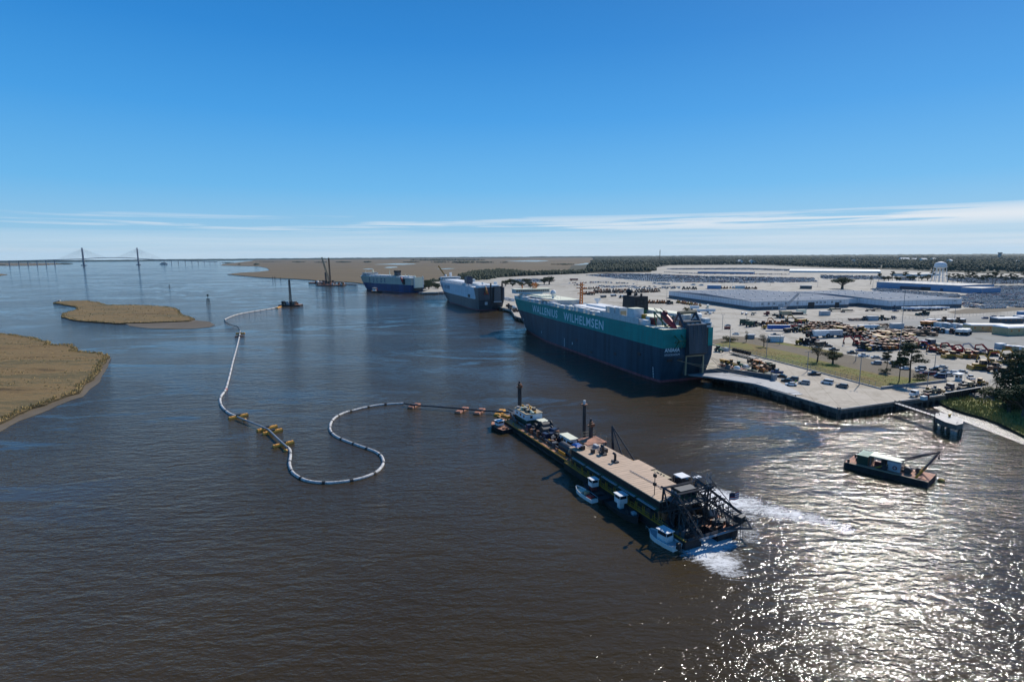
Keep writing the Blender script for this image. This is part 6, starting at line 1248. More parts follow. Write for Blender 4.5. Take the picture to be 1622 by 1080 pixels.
# ------------------------------------------------------------------ vehicles
def car_kit(kind, paint):
    K = Kit(); b = K('body'); g = K('window_band'); 
    if kind == 'sedan': L, Wd, prof, cab = 4.7, 1.82, [(-2.35, .45), (-2.3, .95), (-1.2, 1.0), (1.0, .98), (2.2, .82), (2.35, .5)], ((-1.7, 1.25, .98), (-1.05, .45, 1.44))
    elif kind == 'suv': L, Wd, prof, cab = 4.7, 1.9, [(-2.35, .5), (-2.35, 1.05), (-1.2, 1.1), (1.1, 1.08), (2.2, .95), (2.35, .55)], ((-2.25, 1.3, 1.08), (-2.05, .6, 1.72))
    elif kind == 'van': L, Wd, prof, cab = 4.9, 1.95, [(-2.45, .5), (-2.45, 1.15), (-1.2, 1.15), (1.4, 1.15), (2.3, .95), (2.45, .55)], ((-2.4, 1.7, 1.13), (-2.3, 1.0, 1.95))
    else: L, Wd, prof, cab = 5.6, 1.95, [(-2.8, .6), (-2.8, 1.05), (-1.2, 1.05), (1.2, 1.05), (2.6, 1.0), (2.8, .6)], ((-.7, 1.35, 1.03), (-.5, .7, 1.75))
    w = Wd/2; n = len(prof); vs = [(x, s*w*(.92 if abs(x) > 2.2 else 1), z) for s in (1, -1) for x, z in prof]+[(x, s*w*.95, .28) for s in (1, -1) for x in (prof[0][0], prof[-1][0])]
    b.add(vs, [tuple(range(n))+(2*n+1, 2*n), tuple(range(2*n-1, n-1, -1))+(2*n+2, 2*n+3)]+[(i+1, i, i+n, i+n+1) for i in range(n-1)]+[(0, 2*n, 2*n+2, n), (2*n+1, n-1, 2*n-1, 2*n+3)], paint)
    (x0, x1, z0), (x2, x3, z1) = cab; a, t = w*.93, w*.76
    V = [(x0, a, z0), (x1, a, z0), (x1, -a, z0), (x0, -a, z0), (x2, t, z1), (x3, t, z1), (x3, -t, z1), (x2, -t, z1)]
    g.add(V, [(1, 0, 4, 5), (2, 1, 5, 6), (3, 2, 6, 7), (0, 3, 7, 4)], 'glass')
    rf = K('roof'); rf.add([V[4], V[5], V[6], V[7]]+[(v[0]*.97, v[1]*.97, v[2]+.05) for v in V[4:]], [(4, 7, 6, 5), (0, 1, 5, 4), (1, 2, 6, 5), (2, 3, 7, 6), (3, 0, 4, 7)], paint)
    for x in (-1.45, 1.4):
        for s in (1, -1): K('wheel').cyl((x, s*(w-.14), .33), (x, s*(w+.03), .33), .33, 'rubber', 10)
    for s in (1, -1): K('headlight').box((L/2-.06, s*w*.68, .66), (.1, .34, .14), 'white'); K('tail_light').box((-L/2+.02, s*w*.72, .78), (.08, .3, .16), 'red')
    if kind == 'pickup': K('bed').box((-1.85, 0, 1.052), (1.7, 1.6, .02), 'black')
    return K
CK = {}
def car(kind, colour, label, p, rz, group=None, joined=False):
    k = (kind, colour); 
    if k not in CK: CK[k] = car_kit(kind, 'carpaint_'+colour)
    return CK[k].place('pickup_truck' if kind == 'pickup' else 'parked_car', label, 'pickup truck' if kind == 'pickup' else 'car', p, rz, group, 1.0, joined)
QA = rz_of(D1-D0)            # along the quay
gq = 'cars standing on the quay apron'
for kind, col, x, y, a, lb in [('pickup', 'blue', 1230.5, 590.5, 2.9, 'dark blue pickup beside the stacked yellow machines, leftmost vehicle on the apron'), ('sedan', 'black', 1238, 597.5, 2.5, 'black car just below the dark blue pickup on the apron'), ('suv', 'grey', 1256, 602, 2.5, 'grey car behind the hi-vis worker on the apron'), ('sedan', 'black', 1246, 604.5, 2.6, 'black car tucked behind the white sedan at the ramp foot'),
    ('sedan', 'white', 1252.6, 610.5, 2.85, 'white sedan at the foot of the ship ramp'), ('suv', 'silver', 1273.8, 608, 2.5, 'silver car standing alone right of the ramp cluster'), ('pickup', 'black', 1289.6, 594, 3.0, 'black pickup parked by the swale fence'), ('van', 'white', 1310, 607.5, 2.3, 'white van in the middle of the apron'), ('suv', 'grey', 1333.4, 613.5, 2.3, 'dark grey car nearest the light pole on the apron')]:
    car(kind, col, lb, G(x, y, ZT+.01), a, gq)
gp = 'cars by the gate and behind the pines'
for kind, col, x, y, a, lb in [('sedan', 'silver', 1492, 583, 2.8, 'silver sedan at the back of the gate parking'), ('pickup', 'black', 1482.5, 587, 2.9, 'black pickup beside the light pole in the gate parking'), ('sedan', 'silver', 1459, 589, 2.9, 'silver grey sedan half hidden by the tallest pine'), ('sedan', 'red', 1465, 593.5, 2.9, 'maroon sedan behind the low dark bush'), ('suv', 'red', 1475, 594, 2.9, 'dark red car right of the maroon sedan'),
    ('van', 'blue', 1489, 598, 2.8, 'dark blue van in the front row of the gate parking'), ('sedan', 'silver', 1501, 595.5, 2.8, 'silver sedan right of the dark blue van'), ('sedan', 'grey', 1498, 590, 2.8, 'tan grey car behind the silver sedan at the gate'), ('sedan', 'white', 1509, 591.5, 2.8, 'white car just behind the guard booth'), ('sedan', 'silver', 1523, 590.5, 2.6, 'silver car on the lane behind the guard booth'), ('pickup', 'white', 1537.5, 600, 1.2, 'white pickup driving up to the guard booth'),
    ('sedan', 'silver', 1387, 567.5, 3.0, 'silver sedan on the far side of the pale suv by the bank'), ('suv', 'silver', 1388, 577, 3.0, 'pale suv parked alone on the dry bank edge'), ('sedan', 'grey', 1402, 570, 3.0, 'grey car behind the leaning pine'), ('pickup', 'white', 1368, 564.5, 3.0, 'white pickup with open bed behind the light pole'), ('pickup', 'black', 1350, 560, 3.0, 'black pickup left of the dark sedan cluster'), ('sedan', 'blue', 1362, 556, 3.0, 'dark blue sedan behind the white pickup with open bed'),
    ('sedan', 'blue', 1428, 574.5, 3.0, 'blue sedan between the two pines'), ('suv', 'grey', 1416, 576.5, 3.0, 'grey suv left of the slender pine'), ('sedan', 'grey', 1420, 582, 3.0, 'grey sedan right behind the slender pine trunk'), ('sedan', 'white', 1433.5, 585, 3.0, 'white sedan between the two big pine trunks'), ('suv', 'grey', 1458, 585, 3.0, 'grey suv behind the maroon sedan'), ('sedan', 'black', 1312, 549.5, 2.9, 'black sedan left of the grey green tree, on the yard edge'), ('pickup', 'black', 1321, 555, 3.0, 'black pickup above the dark oak'),
    ('sedan', 'silver', 1152.8, 516.5, 3.0, 'silver car on the open yard behind the ship stern'), ('sedan', 'white', 1165.5, 530, 2.7, 'white and blue car below the silver one behind the ship stern'), ('pickup', 'grey', 1227.5, 531.5, 3.0, 'dark pickup behind the pale hut'), ('pickup', 'blue', 1418.5, 493.5, 3.0, 'blue pickup on the pavement before the second warehouse'), ('suv', 'blue', 1560, 505, 3.0, 'lone dark blue suv on the gravel, left of three'), ('suv', 'blue', 1573, 503, 3.0, 'dark blue suv on the gravel, middle of three'), ('suv', 'black', 1586, 503.5, 3.0, 'black suv on the gravel, right of three')]:
    car(kind, col, lb, G(x, y, ZT+.01), a, gp)
# the packed lots: nearest ones one by one, the rest as one mass
AX = azdir(WA+90); AY = azdir(WA); spots = []
def lot(name, poly, col=2.75, row=6.0, az=WA, miss=.06, blk=2, gap=4.5, hue=None, shift=0.0):
    P = px(poly, ZT); ux = azdir(az+90); uy = azdir(az); o = Vector((P[0][0], P[0][1], 0)); us = [(Vector((p[0], p[1], 0))-o).dot(ux) for p in P]; ws = [(Vector((p[0], p[1], 0))-o).dot(uy) for p in P]
    r2 = random.Random(len(name)); y = min(ws); j = 0
    while y < max(ws):
        x = min(us); c = r2.choice(['white', 'silver', 'white', 'white', 'blue', 'white']); k = 0
        while x < max(us):
            q = o+ux*x+uy*y
            if r2.random() < .06: c = r2.choice(['white', 'silver', 'white', 'silver', 'grey', 'black', 'blue', 'white', 'red'])
            if inside(q.x, q.y, P) and r2.random() > miss: spots.append((math.hypot(q.x, q.y), q.x+r2.uniform(-.15, .15), q.y+r2.uniform(-.3, .3), -math.radians(az)+PI/2+.35, hue or (c if r2.random() < .7 else r2.choice(['white', 'silver', 'white', 'black'])), name, j, k))
            x += col*(1 if (k % 40) else 3); k += 1
        j += 1; y += row+(gap if j % blk == 0 else 0)
lot('the front lot right of the warehouses', [(1526, 487.5), (1546, 489.3), (1590, 489.0), (1590, 484.5), (1552, 484.6), (1524, 480.5)], 2.9, 6.2, miss=.2)
lot('the big packed lot right of the blue building', [(1524, 477.5), (1560, 483), (1600, 487), (1700, 487), (1700, 452), (1546, 453.5), (1545, 464.5), (1523, 469)], 2.9, 6.0)
lot('the strip before the blue building', [(1380, 458.5), (1388, 457), (1440, 461), (1518, 467), (1520, 472), (1470, 470), (1420, 464.5), (1385, 461)], 2.9, 5.6)
lot('the far white lot behind the dark pines', [(1538, 449), (1640, 449.5), (1640, 440.5), (1560, 439.0), (1500, 441), (1500, 444)], 3.4, 6.5)
lot('the pale rows left of the water tower', [(1418, 444.5), (1450, 445), (1448, 440), (1425, 439)], 4.5, 8)
lot('the wide middle lot', [(925, 436.5), (960, 433.5), (1030, 434), (1110, 437.5), (1290, 440.5), (1295, 447), (1180, 448.5), (1040, 446.8), (1000, 443.5), (960, 440.5)], 4.6, 10, blk=3, gap=9, miss=.15)
lot('the spotty pale lot', [(1300, 442), (1402, 443), (1400, 437.5), (1300, 436)], 4.2, 9, miss=.3)
lot('the grey lot behind the green bow', [(800, 448.5), (862, 447), (880, 444.5), (850, 442), (808, 443)], 4.4, 9, miss=.15)
lot('the lot behind the left rows', [(940, 455.8), (1030, 457.6), (1078, 457.8), (1078, 454.5), (1020, 453.6), (945, 452.6)], 4.4, 10, miss=.45)
lot('the white bus rows', [(1030, 450.5), (1060, 452), (1062, 450.8), (1034, 449.4)], 5.0, 14, hue='white', blk=1)
lot('the second white bus rows', [(1093, 453), (1113, 453.6), (1114, 452.2), (1096, 451.8)], 5.5, 14, hue='white', blk=1)
lot('the farthest lot', [(1055, 425.5), (1180, 424.8), (1300, 428.5), (1300, 431), (1185, 427.5), (1060, 427.2)], 5.5, 15)
lot('the thin car line by the far wood', [(1052, 431), (1105, 433.0), (1250, 434.5), (1250, 435.4), (1105, 434), (1052, 432)], 6, 14)
lot('the left rows', [(885, 448.2), (945, 446.6), (1010, 449), (1008, 450.6), (945, 448), (890, 449.8)], 5.5, 12, miss=.35)
spots.sort(key=lambda s: s[0]); SIDE = {'silver': 'silver', 'white': 'white', 'grey': 'grey', 'black': 'black', 'blue': 'dark blue', 'red': 'dark red'}
for i, (d, x, y, rz, c, nm, j, k) in enumerate(spots[:255]):
    kd = ('sedan', 'suv')[(j*7+k*3) % 2]; band = ordn(j)
    key = (kd, c)
    if key not in CK: CK[key] = car_kit(kd, 'carpaint_'+c)
    lb = '%s %s, %s row of %s' % (SIDE[c], 'hatchback' if kd == 'suv' else 'saloon', band, nm)
    CK[key].place('parked_car', lb, 'car', (x, y, ZT+.01), rz, '%s, %s row, %s' % (SIDE[c]+(' hatchbacks' if kd == 'suv' else ' saloons'), band, nm.replace('the ', '')), 1.0, True)
V = []; Fq = []; MI = []; cols = ['white', 'silver', 'grey', 'black', 'blue', 'red']; o = 0
bx = np.array([(-2.3, -.9, 0.2), (2.3, -.9, .2), (2.3, .9, .2), (-2.3, .9, .2), (-2.3, -.9, .95), (2.3, -.85, .85), (2.3, .85, .85), (-2.3, .9, .95), (-1.9, -.82, .95), (1.1, -.82, .93), (1.1, .82, .93), (-1.9, .82, .95), (-1.5, -.68, 1.5), (.5, -.68, 1.5), (.5, .68, 1.5), (-1.5, .68, 1.5)])
fq = [(0, 1, 5, 4), (1, 2, 6, 5), (2, 3, 7, 6), (3, 0, 4, 7), (4, 5, 6, 7), (8, 9, 13, 12), (9, 10, 14, 13), (10, 11, 15, 14), (11, 8, 12, 15), (12, 13, 14, 15)]; gi = {5, 6, 7, 8}
for d, x, y, rz, c, nm, j, k in spots[255:]:
    co, si = math.cos(rz), math.sin(rz); B_ = bx.copy(); 
    if 'bus' in nm: B_ = B_*(2.2, 1.35, 2.0)
    V.append(np.stack([B_[:, 0]*co-B_[:, 1]*si+x, B_[:, 0]*si+B_[:, 1]*co+y, B_[:, 2]+ZT], 1)); Fq += [tuple(i+o for i in f) for f in fq]; MI += [len(cols) if i in gi else cols.index(c) for i in range(10)]; o += 16
me = bpy.data.meshes.new('far_parked_cars'); me.from_pydata(np.concatenate(V).tolist(), [], Fq)
for c in cols: me.materials.append(MATS['carpaint_'+c])
me.materials.append(MATS['glass']); me.polygons.foreach_set('material_index', MI); me.update(); ob = bpy.data.objects.new('far_parked_cars', me); COL.objects.link(ob); ob['kind'] = 'stuff'

# ------------------------------------------------------------------ yard machines
def wheel(K, x, y, r, w, par=None): k = K('wheel'); k.cyl((x, y-w/2, r), (x, y+w/2, r), r, 'rubber', 12); k.cyl((x, y-w/2-.03, r), (x, y+w/2+.03, r), r*.45, 'grey', 8)
def machine_kit(kind, c):
    K = Kit()
    if kind == 'excavator':
        for s in (1, -1): t = K('track'); t.box((0, s*1.25, 0), (4.4, .6, .9), 'black', 0, (.86, 1)); 
        K('undercarriage').box((0, 0, .4), (2.4, 2, .6), 'steel'); u = K('house'); u.box((-.8, 0, 1.1), (3.8, 2.7, 1.0), c, 0, (.96, .96)); u.box((-1.9, 0, 2.1), (1.5, 2.5, .35), 'dgrey')
        cb = K('cab'); cb.box((.6, .8, 1.1), (1.5, 1.05, 1.8), 'glass', 0, (.85, .9)); cb.box((.55, .8, 2.9), (1.35, 1.0, .1), c)
        b = K('boom'); b.bar((.9, -.3, 1.8), (3.4, -.3, 4.6), .5, c); b.bar((3.4, -.3, 4.6), (5.6, -.3, 4.2), .42, c); st = K('stick'); st.bar((5.6, -.3, 4.4), (6.1, -.3, 1.6), .34, c)
        bk = K('bucket'); bk.box((5.9, -.3, .5), (1.0, 1.1, 1.1), 'steel', 0, (.6, 1))
    elif kind == 'bulldozer':
        for s in (1, -1): K('track').box((0, s*1.05, 0), (3.9, .6, 1.1), 'black', 0, (.7, 1))
        b = K('body'); b.box((.6, 0, .8), (2.6, 1.3, 1.2), c); b.box((-1.0, 0, .8), (1.2, 1.5, 1.0), c); cb = K('cab'); cb.box((-.8, 0, 1.8), (1.5, 1.5, 1.2), 'glass', 0, (.9, .9)); cb.box((-.8, 0, 3.0), (1.6, 1.6, .12), c)
        bl = K('blade'); bl.box((2.7, 0, .1), (.25, 3.6, 1.3), c, 0, (1, 1), (-.2, 0)); K('push_arm').bar((0, 1.5, .6), (2.6, 1.3, .5), .2, c).bar((0, -1.5, .6), (2.6, -1.3, .5), .2, c)
    elif kind == 'loader':
        for x in (-1.5, 1.5):
            for s in (1, -1): wheel(K, x, s*1.1, .78, .55)
        b = K('body'); b.box((-1.6, 0, .9), (2.6, 1.5, 1.3), c, 0, (.9, .95)); b.box((1.2, 0, .8), (1.6, 1.0, .9), c); cb = K('cab'); cb.box((-.1, 0, 1.5), (1.4, 1.4, 1.6), 'glass', 0, (.9, .9)); cb.box((-.1, 0, 3.1), (1.5, 1.5, .12), c)
        K('lift_arm').bar((.9, .4, 1.7), (3.1, .4, .7), .25, c).bar((.9, -.4, 1.7), (3.1, -.4, .7), .25, c); K('bucket').box((3.6, 0, .1), (1.2, 2.7, 1.2), c, 0, (.5, 1), (-.2, 0))
    elif kind == 'tractor':
        for s in (1, -1): wheel(K, -.9, s*.95, .85, .45); wheel(K, 1.5, s*.8, .52, .32)
        b = K('hood'); b.box((1.1, 0, .8), (2.2, .8, .95), c, 0, (.95, .85)); b.box((-.7, 0, .8), (1.4, 1.0, .5), c); cb = K('cab'); cb.box((-.6, 0, 1.3), (1.4, 1.3, 1.3), 'glass', 0, (.85, .85)); cb.box((-.6, 0, 2.6), (1.5, 1.4, .12), c); K('exhaust').bar((1.3, .3, 1.7), (1.3, .3, 2.6), .1, 'black')
    elif kind == 'harvester':
        for s in (1, -1): wheel(K, 1.6, s*1.4, .95, .6); wheel(K, -2.2, s*1.1, .6, .4)
        b = K('body'); b.box((-.4, 0, 1.0), (5.2, 2.5, 2.2), c, 0, (.92, .92)); b.box((-1.4, 0, 3.2), (2.6, 2.1, .6), 'dkgreen'); cb = K('cab'); cb.box((2.6, 0, 1.7), (1.4, 2.0, 1.7), 'glass', 0, (.8, .9)); cb.box((2.6, 0, 3.4), (1.5, 2.1, .12), c); K('header').box((4.3, 0, .4), (1.5, 3.6, .9), c); K('unload_pipe').bar((.6, 1.3, 3.4), (-3.0, 1.5, 3.6), .3, c)
    elif kind == 'dumper':
        for x in (-2.6, -1.2, 2.3):
            for s in (1, -1): wheel(K, x, s*1.2, .85, .6)
        b = K('dump_body'); b.box((-1.6, 0, 1.5), (4.8, 2.7, 1.4), c, 0, (1.12, 1.1)); K('chassis').box((0, 0, 1.0), (6.6, 1.1, .5), 'steel'); K('hood').box((3.2, 0, 1.1), (1.6, 2.0, 1.0), c); cb = K('cab'); cb.box((1.9, 0, 1.4), (1.5, 1.7, 1.5), 'glass', 0, (.9, .9)); cb.box((1.9, 0, 2.9), (1.6, 1.8, .1), c)
    elif kind == 'truck':
        for x in (-2.6, -1.4, 2.2):
            for s in (1, -1): wheel(K, x, s*1.0, .52, .4)
        K('chassis').box((-.2, 0, .7), (6.4, .9, .35), 'steel'); cb = K('cab'); cb.box((1.9, 0, .8), (2.0, 2.3, 1.9), c, 0, (.9, .92)); K('windscreen', cb).box((2.62, 0, 1.7), (.5, 2.0, .8), 'glass', 0, (.8, .95)); K('hood').box((3.5, 0, .7), (1.3, 1.7, 1.0), c)
    elif kind in ('trailer', 'longtrailer'):
        L = 8.0 if kind == 'trailer' else 14.0; K('box').box((0, 0, 1.1), (L, 2.5, 2.7), c); K('roof').box((0, 0, 3.8), (L+.04, 2.54, .06), 'white')
        for x in (-L*.36, -L*.26):
            for s in (1, -1): wheel(K, x, s*1.0, .5, .4)
        K('landing_leg').bar((L*.3, .8, 0), (L*.3, .8, 1.1), .15, 'steel').bar((L*.3, -.8, 0), (L*.3, -.8, 1.1), .15, 'steel')
    elif kind == 'flatbed':
        K('bed').box((0, 0, 1.1), (11, 2.5, .3), c); 
        for x in (-4.4, -3.2):
            for s in (1, -1): wheel(K, x, s*1.0, .5, .4)
        K('load').box((-2, 0, 1.4), (3.5, 2.2, 1.2), 'tan').box((2.4, 0, 1.4), (3.6, 2.1, .8), 'steel')
    elif kind == 'container':
        b = K('body'); b.box((0, 0, .1), (6.1, 2.44, 2.6), c); 
        for i in range(12): K('rib', b).box((-2.8+i*.51, 0, .15), (.12, 2.5, 2.45), c)
        K('end_door').box((3.06, 0, .2), (.06, 2.3, 2.4), 'grey')
    elif kind == 'crate': b = K('crate'); b.box((0, 0, 0), (3.2, 2.4, 2.0), c); K('tarp').box((0, 0, 2.0), (3.3, 2.5, .25), 'white' if c != 'white' else 'lgrey', 0, (.9, .9))
    elif kind == 'bigcrate':
        b = K('panel_side'); b.box((0, 0, 0), (30, 11, 5.2), c); K('tarp').box((0, 0, 5.2), (30.4, 11.4, .8), 'white', 0, (.96, .8))
        for i in range(5): K('orange_mark').box((-12+i*6, -5.52, 2.6), (1.2, .08, 1.2), 'orange')
    elif kind == 'scrap':
        rr = random.Random(4); b = K('heap')
        for _ in range(60): b.box((rr.uniform(-8, 8), rr.uniform(-3.5, 3.5)*(.4+.6*rr.random()), rr.uniform(0, 1.2)), (rr.uniform(1, 4), rr.uniform(.6, 2), rr.uniform(.3, 1.2)), rr.choice(['scrap', 'scrap', 'rust', 'brown']), rr.uniform(0, 3))
    elif kind == 'wrapped':
        b = K('wrapped_load'); b.cyl((-6, 0, 2.4), (6, 0, 2.6), 1.3, 'white', 10, 1.0); b.box((-1, 0, 2.0), (10, 2.2, .6), 'blue')
        for x in (-4, -2.8, 3):
            for s in (1, -1): wheel(K, x, s*1.0, .6, .4)
        K('bed').box((0, 0, .9), (12, 2.4, .4), 'steel')
    return K
MK = {}; WORD = dict(excavator='excavator', bulldozer='bulldozer', loader='wheel loader', tractor='tractor', harvester='harvester', dumper='dump truck', truck='truck', trailer='box trailer', longtrailer='long box trailer', flatbed='flatbed trailer', container='shipping container', crate='crate', bigcrate='giant crate', scrap='scrap heap', wrapped='wrapped trailer load')
NICE = dict(yellow='yellow', orange='orange', red='red', green='green', dkgreen='dark green', blue='blue', white='white', steel='dark', lgrey='pale grey', grey='grey', tan='tan', brown='brown', rust='rusty', plywood='plywood', scrap='brown', navy='navy', darkred='maroon', dgrey='dark grey', cream='cream')
def machine(kind, c, label, x, y, a, group=None, s=1.0, joined=None, z=None):
    if (kind, c) not in MK: MK[(kind, c)] = machine_kit(kind, c)
    p = G(x, y, ZT) if z is None else Vector(z)
    j = p.y > 430 if joined is None else joined
    if kind in ('excavator', 'bulldozer') and s >= 1.3: s *= .86
    return MK[(kind, c)].place(WORD[kind].replace(' ', '_'), label, WORD[kind], p, a, group, s, j)
